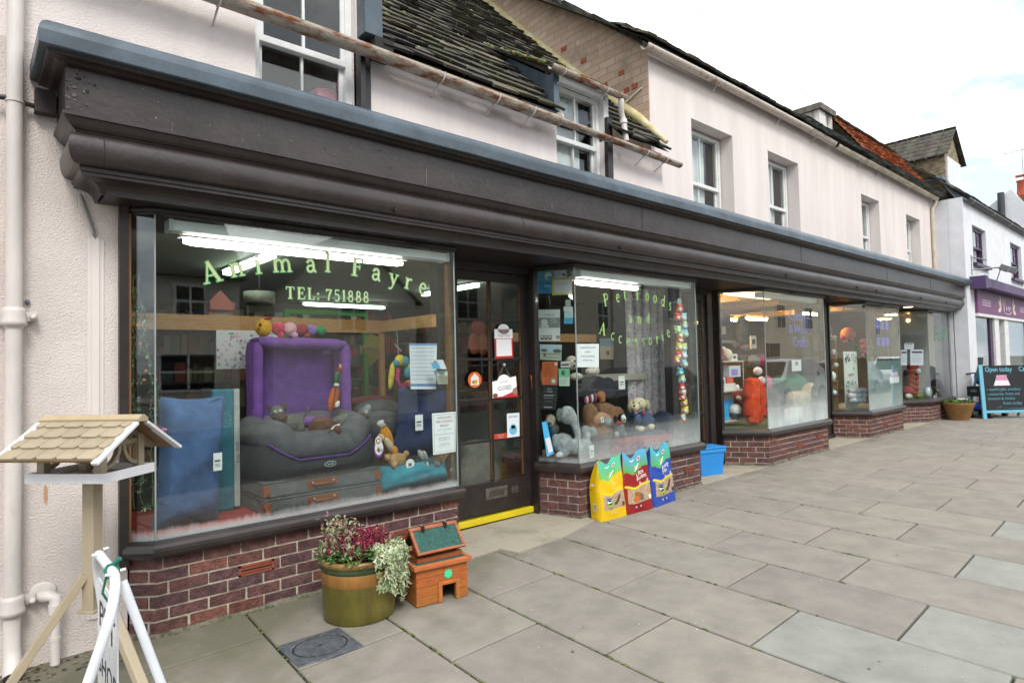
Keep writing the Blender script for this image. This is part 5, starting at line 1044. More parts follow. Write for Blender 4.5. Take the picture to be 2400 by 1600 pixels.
m = MB(hx('5c98ad')); m.bar((.0, .03, 1.2), (.0, .55, .0), .05, .03, up=(1, 0, 0)); m.bar((1.2, .03, 1.2), (1.2, .55, .0), .05, .03, up=(1, 0, 0)); m.build('back_leg', m_paint, CB)
SCO = thing('mobility_scooter', 'blue and black mobility scooter with front basket parked by the white wall', 'scooter', (17.72, -.56, .05), math.atan2(.5, -.86) + pi + .45)
blue = hx('2450b0')
for y in (-.17, .17):
    m = MB(hx('1c1c1e')); m.tube([(.0, y - .035, .13), (.0, y + .035, .13)], .13, 18); wh = m.build('wheel', m_black, SCO); m = MB(hx('9a9da0')); m.tube([(0, y - .037, .13), (0, y + .037, .13)], .075, 14); m.build('rim', m_plas, wh)
for y in (-.22, .22):
    m = MB(hx('1c1c1e')); m.tube([(.85, y - .045, .15), (.85, y + .045, .15)], .15, 18); m.build('wheel', m_black, SCO)
m = MB(hx('1d1e22')); m.box(.05, 1.0, -.16, .16, .14, .22); m.bar((.05, 0, .2), (.22, 0, .95), .10, .12); m.build('chassis', m_plas, SCO, bevel=.02)
m = MB(blue); m.ell((.02, 0, .27), (.14, .17, .10), sq=.8); m.ell((.16, 0, .92), (.10, .15, .17), sq=.7); m.build('body_shell', m_gloss, SCO)
m = MB(hx('cfd4d6')); m.ell((-.08, -.15, .27), (.05, .06, .06)); m.ell((-.08, .15, .27), (.05, .06, .06)); m.build('headlight', m_gloss, SCO)
m = MB(hx('17181a')); m.box(-.16, .10, -.20, .20, .50, .515)
for x0, x1, y0, y1 in ((-.17, -.155, -.21, .21), (.10, .115, -.21, .21), (-.155, .10, -.21, -.195), (-.155, .10, .195, .21)): m.box(x0, x1, y0, y1, .50, .73)
m.col = hx('5a6472')
for y in (-.10, .08): m.box(-.173, -.171, y - .06, y + .06, .60, .66)
m.build('basket', m_plas, SCO, bevel=.004)
m = MB(hx('1b1b1e')); m.tube([(.22, 0, .95), (.22, 0, 1.05)], .03, 8); m.tube([(.16, -.28, 1.02), (.2, -.1, 1.04), (.2, .1, 1.04), (.16, .28, 1.02)], .016, 8); m.ell((.0, .24, 1.02), (.10, .02, .02)); m.build('handlebar', m_black, SCO)
m = MB(hx('1e1d22')); m.ell((.75, 0, .58), (.22, .23, .07), sq=.7); m.bar((.92, 0, .6), (1.0, 0, 1.18), .40, .10, up=(0, 1, 0)); m.tube([(.75, 0, .2), (.75, 0, .55)], .05, 8); m.build('seat', m_fab, SCO, bevel=.03)
# ================================================================ painted lettering on the panes: a serif stroke alphabet
def arcp(cx, cy, rx, ry, a0, a1, n=10): return [(cx + rx * math.cos(math.radians(a0 + (a1 - a0) * i / n)), cy + ry * math.sin(math.radians(a0 + (a1 - a0) * i / n))) for i in range(n + 1)]
def sf(x, y, w_=.3): return ([(x - w_ / 2, y), (x + w_ / 2, y)], .05)
GL = {
 'A': (.74, [([(.06, 0), (.36, 1)], .07), ([(.34, 1), (.66, 0)], .15), ([(.17, .34), (.52, .34)], .06), sf(.06, .02, .26), sf(.66, .02, .3)]),
 'n': (.62, [([(.12, 0), (.12, .62)], .13), ([(.15, .45)] + arcp(.31, .42, .17, .2, 150, 20, 7) + [(.49, .38), (.49, 0)], .11), sf(.12, .02, .26), sf(.49, .02, .26), ([(0, .62), (.12, .62)], .05)]),
 'i': (.30, [([(.14, 0), (.14, .62)], .13), sf(.14, .02, .28), ([(.02, .62), (.14, .62)], .05), (arcp(.14, .86, .035, .035, 0, 360, 8), .08)]),
 'm': (.98, [([(.12, 0), (.12, .62)], .13), ([(.15, .45)] + arcp(.3, .42, .16, .2, 150, 20, 7) + [(.47, .38), (.47, 0)], .11), ([(.5, .45)] + arcp(.66, .42, .16, .2, 150, 20, 7) + [(.83, .38), (.83, 0)], .11), sf(.12, .02, .24), sf(.47, .02, .24), sf(.83, .02, .24), ([(0, .62), (.12, .62)], .05)]),
 'a': (.54, [([(.08, .48)] + arcp(.25, .45, .15, .18, 140, 10, 7) + [(.41, .4), (.41, .1), (.47, .03), (.53, .05)], .11), ([(.41, .36), (.24, .33)] + arcp(.22, .17, .15, .16, 110, 300, 9) + [(.38, .12)], .09)]),
 'l': (.30, [([(.14, 0), (.14, 1)], .13), sf(.14, .02, .28), ([(.02, 1), (.14, 1)], .05)]),
 'F': (.68, [([(.15, 0), (.15, 1)], .15), ([(.05, .975), (.62, .975)], .06), ([(.6, 1), (.62, .78)], .06), ([(.15, .52), (.45, .52)], .06), ([(.45, .63), (.45, .41)], .05), sf(.15, .025, .34)]),
 'y': (.58, [([(.1, .62), (.32, .05)], .13), ([(.5, .62), (.25, -.16), (.16, -.26), (.05, -.24)], .07), sf(.1, .61, .24), sf(.5, .61, .2)]),
 'r': (.44, [([(.12, 0), (.12, .62)], .13), ([(.14, .42), (.22, .57), (.33, .62), (.4, .56)], .09), sf(.12, .02, .28), ([(0, .62), (.12, .62)], .05)]),
 'e': (.50, [([(.08, .34), (.45, .34)], .06), (arcp(.26, .31, .19, .31, 8, 315, 16), .095)]),
 'T': (.72, [([(.36, 0), (.36, 1)], .15), ([(.04, .97), (.68, .97)], .06), ([(.05, 1), (.03, .78)], .05), ([(.67, 1), (.69, .78)], .05), sf(.36, .02, .34)]),
 'E': (.68, [([(.15, 0), (.15, 1)], .15), ([(.04, .97), (.6, .97)], .06), ([(.59, 1), (.61, .78)], .05), ([(.15, .52), (.45, .52)], .06), ([(.45, .63), (.45, .41)], .05), ([(.04, .03), (.62, .03)], .06), ([(.62, 0), (.65, .24)], .05)]),
 'L': (.62, [([(.15, 0), (.15, 1)], .15), sf(.15, .98, .32), ([(.04, .03), (.56, .03)], .06), ([(.56, 0), (.59, .26)], .05)]),
 ':': (.30, [(arcp(.14, .1, .04, .04, 0, 360, 8), .09), (arcp(.14, .55, .04, .04, 0, 360, 8), .09)]),
 '7': (.56, [([(.06, .95), (.5, .95)], .09), ([(.06, 1), (.04, .78)], .05), ([(.5, .95), (.3, .5), (.22, 0)], .12)]),
 '5': (.56, [([(.12, .96), (.46, .96)], .08), ([(.13, .96), (.11, .55)], .06), ([(.11, .55)] + arcp(.26, .3, .2, .3, 110, -140, 14), .1)]),
 '1': (.40, [([(.2, 0), (.2, 1)], .13), ([(.06, .86), (.2, .97)], .06), sf(.2, .02, .32)]),
 '8': (.56, [(arcp(.28, .74, .16, .22, 0, 360, 16), .09), (arcp(.28, .26, .2, .26, 0, 360, 16), .1)]),
 'P': (.62, [([(.15, 0), (.15, 1)], .14), sf(.15, .02, .32), ([(.04, .97), (.32, .97)] + arcp(.34, .73, .2, .24, 90, -90, 10) + [(.15, .49)], .08)]),
 't': (.40, [([(.16, .86), (.16, .1), (.24, .02), (.34, .06)], .11), ([(.03, .62), (.33, .62)], .05)]),
 'o': (.56, [(arcp(.27, .31, .2, .3, 0, 360, 18), .095)]),
 'd': (.62, [([(.46, 0), (.46, 1)], .12), (arcp(.27, .31, .19, .3, 20, 340, 14), .09), ([(.36, 1), (.46, 1)], .05), ([(.46, .02), (.58, .02)], .05)]),
 's': (.46, [([(.38, .5)] + arcp(.23, .46, .14, .15, 60, 200, 7) + [(.22, .33)] + arcp(.24, .16, .15, .16, 60, -140, 9), .085)]),
 'c': (.48, [(arcp(.26, .31, .19, .3, 45, 315, 14), .09)]),
 ' ': (.3, []), 'S': (.58, [([(.48, .8)] + arcp(.28, .74, .19, .24, 40, 210, 8) + arcp(.29, .27, .2, .26, 70, -150, 10), .1)]),
}
def ribbon(m, pts, wd, T, z):
    P = [Vector((x, y, 0)) for x, y in pts]; n = len(P); V = []
    for i in range(n):
        d = (P[min(i + 1, n - 1)] - P[max(i - 1, 0)]).normalized(); s = Vector((-d.y, d.x, 0)) * wd / 2
        V += [T @ (P[i] + s + Vector((0, 0, z))), T @ (P[i] - s + Vector((0, 0, z)))]
    m.add(V, [(2 * i, 2 * i + 1, 2 * i + 3, 2 * i + 2) for i in range(n - 1)])
def letter(m, ch, x, z, h, rot, col, ocol, y=.0085, ow=.05, wk=1.0):
    wd, st = GL[ch]; c, s = math.cos(rot), math.sin(rot)
    T = Matrix(((c * h, -s * h, 0, x), (0, 0, -1, y), (s * h, c * h, 0, z), (0, 0, 0, 1))) @ Matrix.Translation((-wd / 2, 0, 0))
    for k, (p, w_) in enumerate(st):
        if ocol: m.col = ocol; q = list(p); d0 = Vector((p[0][0] - p[1][0], p[0][1] - p[1][1])).normalized() * ow * .5; d1 = Vector((p[-1][0] - p[-2][0], p[-1][1] - p[-2][1])).normalized() * ow * .5; q[0] = (p[0][0] + d0.x, p[0][1] + d0.y); q[-1] = (p[-1][0] + d1.x, p[-1][1] + d1.y); ribbon(m, q, w_ * wk + ow, T, .00003 * k)
        m.col = col; ribbon(m, p, w_ * wk, T, .0008 + .00003 * k)
LT = MB(); cream, grn = hx('e2deac'), hx('2f9a5e')
seq = (('A', 502, 661, -.0), ('n', 560, 647, 0), ('i', 609, 641, 0), ('m', 665, 637, 0), ('a', 731, 637, 0), ('l', 770, 637, 0), ('F', 839, 647, 0), ('a', 882, 656, 0), ('y', 922, 667, 0), ('r', 957, 677, 0), ('e', 990, 688, 0))
pts = [PY(px, py, 0) for _, px, py, _ in seq]
for i, (ch, px, py, _) in enumerate(seq):
    a, b = pts[max(0, i - 1)], pts[min(len(pts) - 1, i + 1)]
    letter(LT, ch, pts[i].x, pts[i].z, .135, math.atan2(b.z - a.z, b.x - a.x) * .9, cream, grn, ow=.085)
a, b = PY(668, 699, 0), PY(868, 709, 0); s_ = 'TEL: 751888'; tot = sum(GL[c][0] for c in s_); x = a.x; k = (b.x - a.x) / tot; zb = (a.z + b.z) / 2
for c in s_: letter(LT, c, x + GL[c][0] * k / 2, zb, .082, 0, cream, grn, ow=.10); x += GL[c][0] * k
LT.build('painted_lettering', m_paper, BAY[0])
LT = MB(); lime = hx('b4e07a')
Zw = lambda x, y: (1340 + x / 3.5625, 640 + y / 3.5625)
for s_, h in (((('P', 300, 272), ('e', 395, 238), ('t', 452, 222), ('F', 565, 222), ('o', 637, 228), ('o', 700, 246), ('d', 765, 274), ('s', 822, 306)), .13),
              ((('a', 495, 412), ('n', 570, 415), ('d', 645, 415)), .11),
              ((('A', 258, 512), ('c', 345, 556), ('c', 408, 582), ('e', 478, 602), ('s', 543, 606), ('s', 604, 606), ('o', 663, 596), ('r', 725, 586), ('i', 770, 566), ('e', 818, 530), ('s', 874, 492)), .125)):
    pts = [PY(*Zw(px, py), 0) for _, px, py in s_]
    for i, (ch, px, py) in enumerate(s_):
        a, b = pts[max(0, i - 1)], pts[min(len(pts) - 1, i + 1)]
        letter(LT, ch, pts[i].x, pts[i].z, h, math.atan2(b.z - a.z, b.x - a.x) * .8, lime, None, wk=1.05)
LT.build('painted_lettering', m_paper, BAY[1])
LT = MB(); m_blue = hx('5661dc')
for t, px, py, sz in (('Knitting', 1873, 751, .21), ('& Wool', 1873, 781, .2), ('Crafts', 1878, 812, .22)):
    p = PY(px, py, 0); LT.col = m_blue; LT.T = frame((p.x, .0085, p.z), (1, 0, 0), (0, 0, 1)); LT.text(t, sz)
LT.T = Matrix(); LT.build('painted_lettering', m_paper, BAY[2])
LT = MB(m_blue)
for px, py, sz in ((2070, 762, .2), (2072, 800, .2)):
    p = PY(px, py, 0); LT.T = frame((p.x, .0085, p.z), (1, 0, 0), (0, 0, 1))
    for k in range(3): LT.rect(-.35 + k * .25, -.18 + k * .25, -.08, .08)
LT.T = Matrix(); LT.build('painted_lettering', m_paper, BAY[3])
LT = MB(hx('3f7a5c'))
for k in range(4):
    p = PY(2206, 770 + k * 8, 0); LT.T = frame((p.x, .0085, p.z), (1, 0, 0), (0, 0, 1)); LT.tube([(-.55 + .1 * i, .05 * math.sin(i * 1.9 + k), 0) for i in range(12)], .012, 4)
LT.T = Matrix(); LT.build('painted_lettering', m_paper, BAY[4])
# ================================================================ goods in the arched lettering window
def G(name, label, cat, loc, group=None): return thing(name, label, cat, loc, group=group, w=True)
def strip(x0, x1, y, z, label, mat=m_tube, vert=False, r=.021, ln=None):
    T = G('strip_light', label, 'strip light', ((x0 + x1) / 2, y, z), 'strip lights in the shop windows'); m = MB(hx('c9cfcd'))
    if vert: m.box(x0 - .05, x0 + .05, y, y + ln, z + r + .002, z + r + .05); m.build('housing', m_plas, T); m = MB(); m.box(x0 - r * 1.6, x0 + r * 1.6, y + .02, y + ln - .02, z - r, z + r); m.build('tube', mat, T)
    else:
        m.box(x0 - .03, x1 + .03, y - .03, y + .05, z + r + .003, z + r + .05); m.build('housing', m_plas, T); m = MB(); m.tube([(x0, y, z), (x0 + .05, y, z - .004), (x1 - .05, y, z - .004), (x1, y, z)], [r * .6, r, r, r * .6], 12); m.build('tube', mat, T)
    return T
strip(1.09, 2.77, .30, 2.412, 'long lit strip light behind the arched shop lettering')
strip(4.90, 6.0, .30, 2.405, 'lit strip light at the top of the pale green lettered window')
def headbox(x0, x1, label):
    T = G('blind_box', label, 'blind', ((x0 + x1) / 2, .12, 2.45)); m = MB(hx('dfe8e8'))
    for k in range(5): m.box(x0, x1, .03 + .002 * k, .15, 2.425 + k * .013, 2.4365 + k * .013)
    m.build('slats', m_plas, T); m = MB(hx('b9c4c6')); m.box(x0 - .004, x0 + .02, .028, .155, 2.42, 2.493); m.box(x1 - .02, x1 + .004, .028, .155, 2.42, 2.493); m.build('end_cap', m_plas, T)
headbox(.95, 3.06, 'long pale slatted blind box above the lit strip in the arched lettering window'); headbox(4.70, 6.70, 'pale slatted blind box across the top of the green lettered window')
strip(1.93, 0, .95, 2.5, 'green white ceiling light running into the pet shop', m_tubeg, True, .02, 1.25); strip(3.6, 4.9, 4.3, 2.46, 'far green white ceiling strip below the telephone number', m_tubeg); strip(4.62, 0, 1.6, 2.5, 'green white ceiling light seen through the top pane of the door', m_tubeg, True, .02, 1.2)
# wooden rail behind the display
RL = G('wooden_rail', 'pale pine rail on posts running behind the goods in the arched lettering window', 'rail', (2, 1, .06)); pine = hx('a67c48')
m = MB(pine); m.box(.72, 2.95, 1.0, 1.045, 1.865, 1.985); m.build('rail', m_wood, RL); m = MB(pine); m.box(2.95, 2.995, .14, 1.045, 1.875, 1.98); m.build('side_rail', m_wood, RL)
for x, y in ((2.97, 1.02), (.74, 1.02)): m = MB(pine); m.box(x - .022, x + .022, y - .022, y + .022, .06, 1.866); m.build('post', m_wood, RL)
m = MB(hx('8a5f34')); m.box(3.135, 3.17, .16, .21, .54, 2.42); m.build('upright', m_wood, RL)
def pillow(m, c, sx, sy, sz, rot=(0, 0, 0), n=12, k=.9, puff=1.0, wob=.03, col=None):
    """a stuffed cushion: local x width, y thickness, z height"""
    if col: m.col = col
    R = Euler(rot).to_matrix(); c = Vector(c); ph = rnd(0, 6); V = [[], []]
    for s in (0, 1):
        for j in range(n + 1):
            for i in range(n + 1):
                u, v = 2 * i / n - 1, 2 * j / n - 1; e = (max(0, 1 - abs(u) ** 3) * max(0, 1 - abs(v) ** 3)) ** .45
                pin = 1 - .06 * (1 - abs(v)) * (abs(u) > .8) ; y = (e * puff * (.5 + wob * math.sin(u * 4 + v * 3 + ph) + wob * math.sin(v * 7 - u * 3 + ph))) * (1 if s else -1)
                V[s].append(c + R @ Vector((u * sx / 2 * (1 - .05 * (1 - v * v)) * pin, y * sy, v * sz / 2 * (1 - .06 * (1 - u * u)))))
    N1 = n + 1
    m.add(V[0], [(j * N1 + i, j * N1 + i + 1, (j + 1) * N1 + i + 1, (j + 1) * N1 + i) for j in range(n) for i in range(n)], True)
    m.add(V[1], [(j * N1 + i + 1, j * N1 + i, (j + 1) * N1 + i, (j + 1) * N1 + i + 1) for j in range(n) for i in range(n)], True)
    return m
def card(m, o, r, u, w_, h, col): m.T = frame(o, r, u); m.col = col; m.box(-w_ / 2, w_ / 2, -h / 2, h / 2, 0, .0015)
def swing(T, p, rz=0, tilt=0, w_=.05, h=.09, extra=True, name='tag'):
    m = MB(hx('dfe3e4')); q = frame(p, (math.cos(rz), math.sin(rz), 0), (math.sin(tilt), 0, math.cos(tilt))); m.T = q; m.box(-w_ / 2, w_ / 2, -h / 2, h / 2, 0, .0015); m.col = hx('3a3d44')
    m.rect(-w_ * .35, w_ * .3, .0, .012, .002)
    for k in range(3): m.rect(-w_ * .35, w_ * .25, -.014 - k * .009, -.0105 - k * .009, .002)
    return m.build(name, m_paper, T)
# denim blue cushion at left
T = G('dog_cushion', 'big faded denim blue cushion standing at the left end of the arched lettering window', 'cushion', (1.12, .3, .54))
m = MB(); pillow(m, (1.125, .30, .96), .42, .30, .86, (.08, .03, .12), k=1, col=hx('3f5f8e'), wob=.05); m.build('cover', m_fab, T, sub=1)
m = MB(hx('2f4a74')); m.tube([(.94, .28, 1.31), (1.0, .25, 1.335), (1.1, .24, 1.30), (1.18, .24, 1.315), (1.3, .27, 1.36)], .007, 5); m.tube([(1.14, .135, .99), (1.14, .13, .90)], .003, 4); m.tube([(1.10, .135, .955), (1.2, .135, .955)], .003, 4); m.build('seam', m_fab, T)
swing(T, (1.247, .125, .955), .12, .1, .055, .115)
# teal bag with pale strip
T = G('teal_cushion', 'flat teal pet cushion with a wheel print and pale side band', 'cushion', (1.43, .55, .54)); tl = hx('1f6f82')
m = MB(tl); m.box(1.335, 1.478, .54, .60, .545, 1.412); m.col = hx('1a5f70'); m.build('body', m_fab, T, bevel=.012)
m = MB(hx('a9aeac')); m.box(1.480, 1.520, .538, .60, .56, 1.41); b2 = m.build('pale_band', m_fab, T, bevel=.004)
m = MB(hx('55595c')); m.T = frame((1.503, .536, .95), (0, 0, -1), (1, 0, 0)); m.text('since 1974', .035, 0, -.01); m.build('lettering', m_paper, b2)
m = MB(hx('5fa0ac')); c0 = Vector((1.405, .5385, 1.19))
m.T = frame(c0, (1, 0, 0), (0, 0, 1)); m.tube([(.055 * math.cos(a), .055 * math.sin(a), 0) for a in [2 * pi * i / 24 for i in range(25)]], .002, 4)
for k in range(9): a = k * .7; m.tube([(.012 * math.cos(a), .012 * math.sin(a), 0), (.052 * math.cos(a), .052 * math.sin(a), 0)], .0016, 4)
m.build('wheel_print', m_paper, T)
# two grey cases
def case(z0, z1, y, label):
    T = G('pet_case', label, 'case', (2.02, y + .3, z0)); m = MB(hx('5a5d5e')); m.box(1.56, 2.46, y, y + .62, z0, z1); m.build('body', m_fab, T, bevel=.012)
    m = MB(hx('3a3c3e')); m.box(1.555, 2.465, y - .004, y + .625, z1 - .012, z1 - .004); m.build('zip', m_fab, T)
    br = hx('7a4526'); m = MB(br)
    for x in (1.56, 2.42): m.box(x - .004, x + .044, y - .006, y + .05, z0 + .015, z1 - .02)
    m.build('leather_corner', m_plas, T)
    h = MB(br); zc = (z0 + z1) / 2; h.box(1.87, 2.10, y - .005, y, zc - .028, zc + .034); h.tube([(1.90, y - .006, zc + .012), (1.92, y - .028, zc), (2.05, y - .028, zc), (2.07, y - .006, zc + .012)], .009, 7); ho = h.build('handle', m_plas, T)
    h = MB(hx('c9c9c9')); h.ell((1.905, y - .016, zc + .012), .011); h.ell((2.065, y - .016, zc + .012), .011); h.build('ring', m_steel, ho)
case(.54, .648, .16, 'grey pet case with brown handle, lower of two stacked cases'); case(.652, .762, .18, 'grey pet case with brown handle, upper of two stacked cases')
# large charcoal and grey dog bed
T = G('dog_bed', 'large charcoal dog bed with grey cushion and purple piping on two cases', 'dog bed', (2.02, .45, .765))
def bedwall(m, X0, X1, Y0, Y1, zb, ztop, r, seg=16):
    """rounded-rectangle wall; ztop(u) is the rim height, u = 0..1 round from the back-left"""
    P = []; n = 48
    for i in range(n):
        t = 2 * pi * i / n; c, s = math.cos(t), math.sin(t); e = .42; P.append(((X0 + X1) / 2 + (X1 - X0) / 2 * math.copysign(abs(c) ** e, c), (Y0 + Y1) / 2 + (Y1 - Y0) / 2 * math.copysign(abs(s) ** e, s)))
    V = []; cx, cy = (X0 + X1) / 2, (Y0 + Y1) / 2
    for x, y in P:
        zt_ = ztop(x, y); d = Vector((x - cx, y - cy, 0)); dn = d.normalized()
        for o, z in ((-.02, zb), (.012, zb + .05), (.022, (zb + zt_) / 2), (.01, zt_ - .04), (-.012, zt_ - .008), (-r * .5, zt_), (-r, zt_ - .02), (-r - .015, (zb + zt_) / 2)): V.append((x + dn.x * o, y + dn.y * o, z))
    k = 8; m.add(V, [(i * k + j, ((i + 1) % n) * k + j, ((i + 1) % n) * k + j + 1, i * k + j + 1) for i in range(n) for j in range(k - 1)], True); return P
def rim(x, y):
    f = max(0, min(1, (y - .18) / .12)); e = abs((x - 2.0) / .46); side = .895 + .11 * max(0, min(1, (e - .45) / .4)); return side + (.16 * f if f > 0 else 0) * (.3 + .7 * min(1, f)) 
m = MB(hx('2b2c2e')); P = bedwall(m, 1.54, 2.46, .16, .86, .765, lambda x, y: min(1.02, rim(x, y)), .05); m.build('wall', m_fab, T)
m = MB(hx('6a3f9a')); fp_ = sorted([p for p in P if p[1] < .22], key=lambda p: p[0]); m.tube([(x, y - .008, min(1.02, rim(x, y)) + .003) for x, y in fp_], .006, 5); m.build('piping', m_fab, T)
m = MB(hx('55575a')); n = 40; P2 = []; rr = []
for i in range(n + 1):
    t = 2 * pi * i / n; c, s_ = math.cos(t), math.sin(t); e = .5; x = 2.0 + .37 * math.copysign(abs(c) ** e, c); y = .51 + .25 * math.copysign(abs(s_) ** e, s_); f = max(0, -s_); P2.append((x, y, 1.075 - .105 * f * (1 - abs(c) ** 1.5) + .008 * math.sin(t * 7))); rr.append(.115 + .008 * math.sin(t * 5 + 1))
m.tube(P2, rr, 16, cap=False); pillow(m, (2.0, .52, 1.0), .7, .16, .5, (pi / 2, 0, 0), wob=.03); m.build('cushion', m_fab, T)
m = MB(hx('b9bcc0')); m.T = frame((2.03, .1335, .845), (1, 0, 0), (0, 0, 1)); m.disc(0, 0, .046, 0, 20, .021); m.col = hx('2b2c2e'); m.disc(0, 0, .042, .0006, 20, .0175); m.col = hx('d0d2d4'); m.text('Scruffs', .019, 0, -.006, .0012); m.build('badge', m_paper, T)
m = MB(hx('2f6f9a')); m.T = frame((2.02, .168, .985), (1, 0, 0), (0, .25, 1)); m.text('Scruffs', .02, 0, 0, sx=1.3); m.build('side_lettering', m_paper, T)
m = MB(); m.T = frame((2.412, .10, .915), (1, 0, 0), (0, 0, 1)); m.col = hx('7a2f86'); m.disc(0, 0, .042, 0, 20, .068); m.col = hx('e3e3e0'); m.disc(0, .008, .036, .001, 20, .055); m.disc(-.006, .06, .028, .0015, 16, .036); m.col = hx('b0483a'); m.disc(-.006, .062, .02, .002, 16, .024); m.col = hx('e6e2dc'); m.disc(-.006, .062, .012, .0025, 12, .014); m.col = hx('7a5a3c'); m.poly([(-.02, -.01), (-.005, .02), (.012, -.015), (.0, -.03)], .002); m.col = hx('3a3a3a'); m.poly([(.012, .01), (.024, -.01), (.018, -.03)], .002); m.build('hang_tag', m_paper, T)
# purple bed on end
T = G('purple_dog_bed', 'purple padded rectangular dog bed propped on its side in the window', 'dog bed', (2.06, .75, .95)); pu = hx('74489a')
m = MB(pu); X0, X1, Z0, Z1 = 1.69, 2.42, 1.12, 1.76
def bol(a, b, r, r2=.11): 
    a, b = Vector(a), Vector(b); n = 8; m.tube([a.lerp(b, i / n) + Vector((0, rnd(-.004, .004), rnd(-.004, .004))) for i in range(n + 1)], [r * (.75 if i in (0, n) else 1 + .05 * math.sin(i * 2.1)) for i in range(n + 1)], 12)
for yy in (.66, .72, .78): bol((X0, yy, Z0), (X0, yy, Z1), .042); bol((X1, yy, Z0), (X1, yy, Z1 - .02), .046); bol((X0, yy, Z1), (X1, yy, Z1 - .02), .045); bol((X0, yy, Z0), (X1, yy, Z0), .045)
m.build('bolster', m_fab, T)
m = MB(hx('653b90')); pillow(m, (2.055, .82, 1.44), .74, .10, .66, wob=.06); m.build('pad', m_fab, T)
m = MB(hx('3a2350')); m.box(2.20, 2.27, .61, .612, 1.66, 1.695); m.build('label', m_fab, T)
# plush caterpillar along the rail
T = G('toy_caterpillar', 'plush toy caterpillar in yellow, pink, red, lilac and green lying above the purple bed', 'soft toy', (2.0, .72, 1.82))
cs = [(.0, 'd9a425', .066, .07), (.115, 'd0405e', .052, .055), (.205, 'd7a9b4', .056, .056), (.30, '9a3038', .052, .05), (.385, '8a70b4', .046, .045), (.465, '1f8a52', .044, .04)]
for dx, c, rx, rz_ in cs: m = MB(hx(c)); m.ell((1.755 + dx, .70, 1.872 - dx * .03), (rx, .055, rz_), nz=.03 if c == '1f8a52' else 0); m.build('segment', m_plush, T)
m = MB()
for x, z, c in ((1.875, 1.815, 'd0405e'), (1.985, 1.815, 'd7a9c4'), (2.09, 1.81, '9a3038'), (2.11, 1.765, '7a60b4')): m.col = hx(c); m.ell((x, .66, z), (.026, .024, .026))
m.build('foot', m_plush, T); m = MB(hx('8f1f24')); m.ell((1.785, .69, 1.945), (.04, .02, .012), rot=(0, -.3, 0)); m.col = hx('2a2622'); m.ell((1.712, .65, 1.892), (.011, .006, .014)); m.ell((1.70, .655, 1.86), (.006, .006, .008)); m.build('face', m_plush, T)
# floral sheet
T = G('floral_sheet', 'white paper sheet printed with small pink and blue flowers behind the purple bed', 'poster', (1.62, .96, 1.3)); m = MB(hx('c9cace')); a, b = PY(507, 773, .96), PY(600, 863, .96); m.box(a.x, a.x + .48, .96, .963, b.z, a.z); m.T = frame((a.x, .9585, b.z), (1, 0, 0), (0, 0, 1)); H_ = a.z - b.z
for _ in range(120): m.col = hx(R0.choice(('b48fae', 'd09db0', '6f9aa8', '8fa0b8', '9a6f8f', '7f9a8a'))); m.disc(R0.uniform(.01, .47), R0.uniform(.01, H_ - .01), R0.uniform(.006, .017), R0.uniform(0, .001), 7, R0.uniform(.004, .014))
m.build('sheet', m_paper, T)
# soft toys on the bed
def eyes(m, pts, r=.012):
    for p in pts: m.col = hx('e6e6e2'); m.ell(p, r); m.col = hx('141414'); m.ell((p[0] - r * .3, p[1] - r * .75, p[2]), r * .55)
T = G('tweed_rat', 'grey tweed plush rat with goggle eyes sitting left on the charcoal bed', 'soft toy', (1.80, .42, 1.08)); tw = hx('63635c')
m = MB(tw); m.ell((1.86, .46, 1.13), (.12, .07, .075), rot=(0, .15, .1)); m.ell((1.75, .43, 1.10), (.03, .03, .06)); m.ell((1.80, .40, 1.09), (.028, .03, .05)); m.ell((1.93, .42, 1.09), (.03, .03, .05)); m.tube([(1.96, .47, 1.15), (1.99, .44, 1.22), (1.985, .42, 1.26)], .013, 6); m.build('body', PLM('63635c'), T, fuse=.008)
m = MB(hx('5d5f59')); m.ell((1.745, .41, 1.225), (.055, .05, .055)); m.col = hx('5a4038'); m.ell((1.762, .375, 1.195), (.045, .035, .036)); m.col = hx('28241f'); m.ell((1.712, .365, 1.195), (.02, .016, .02)); m.col = hx('4a3a34'); m.ell((1.80, .42, 1.262), (.03, .014, .032)); m.ell((1.70, .43, 1.265), (.022, .014, .02)); eyes(m, ((1.715, .365, 1.236), (1.748, .358, 1.24))); m.build('head', m_plush, T)
T = G('tweed_badger', 'grey tweed plush badger with brown muzzle lying at the right of the charcoal bed', 'soft toy', (2.36, .42, 1.08)); m = MB(tw); m.ell((2.32, .45, 1.12), (.13, .07, .06)); m.ell((2.26, .38, 1.08), (.05, .03, .028)); m.ell((2.38, .36, 1.07), (.03, .05, .03)); m.build('body', PLM('63635c'), T, fuse=.008)
m = MB(hx('6a6e70')); m.ell((2.45, .40, 1.17), (.05, .05, .055)); m.col = hx('4e362c'); m.ell((2.415, .365, 1.15), (.05, .04, .028)); m.col = hx('7b8486'); m.ell((2.475, .40, 1.20), (.03, .035, .05), rot=(0, .4, 0)); eyes(m, ((2.445, .352, 1.185),), .011); m.build('head', m_plush, T)
T = G('toy_armadillo', 'brown plush armadillo with white hang label drooping over the bed edge', 'soft toy', (2.06, .33, 1.05)); bw = hx('5e3f30')
m = MB(bw); m.ell((2.055, .33, 1.10), (.105, .09, .085)); m.ell((1.98, .28, 1.045), (.03, .04, .03)); m.col = hx('55392b'); m.ell((2.12, .21, 1.045), (.035, .04, .075), rot=(.25, 0, -.1)); m.ell((2.13, .185, .985), (.02, .022, .035)); m.ell((2.165, .27, 1.09), (.03, .02, .045), rot=(0, .7, 0)); m.ell((2.06, .20, 1.05), (.022, .02, .04)); m.ell((2.17, .22, 1.03), (.02, .02, .03)); m.build('body', PLM('5e3f30'), T, fuse=.007)
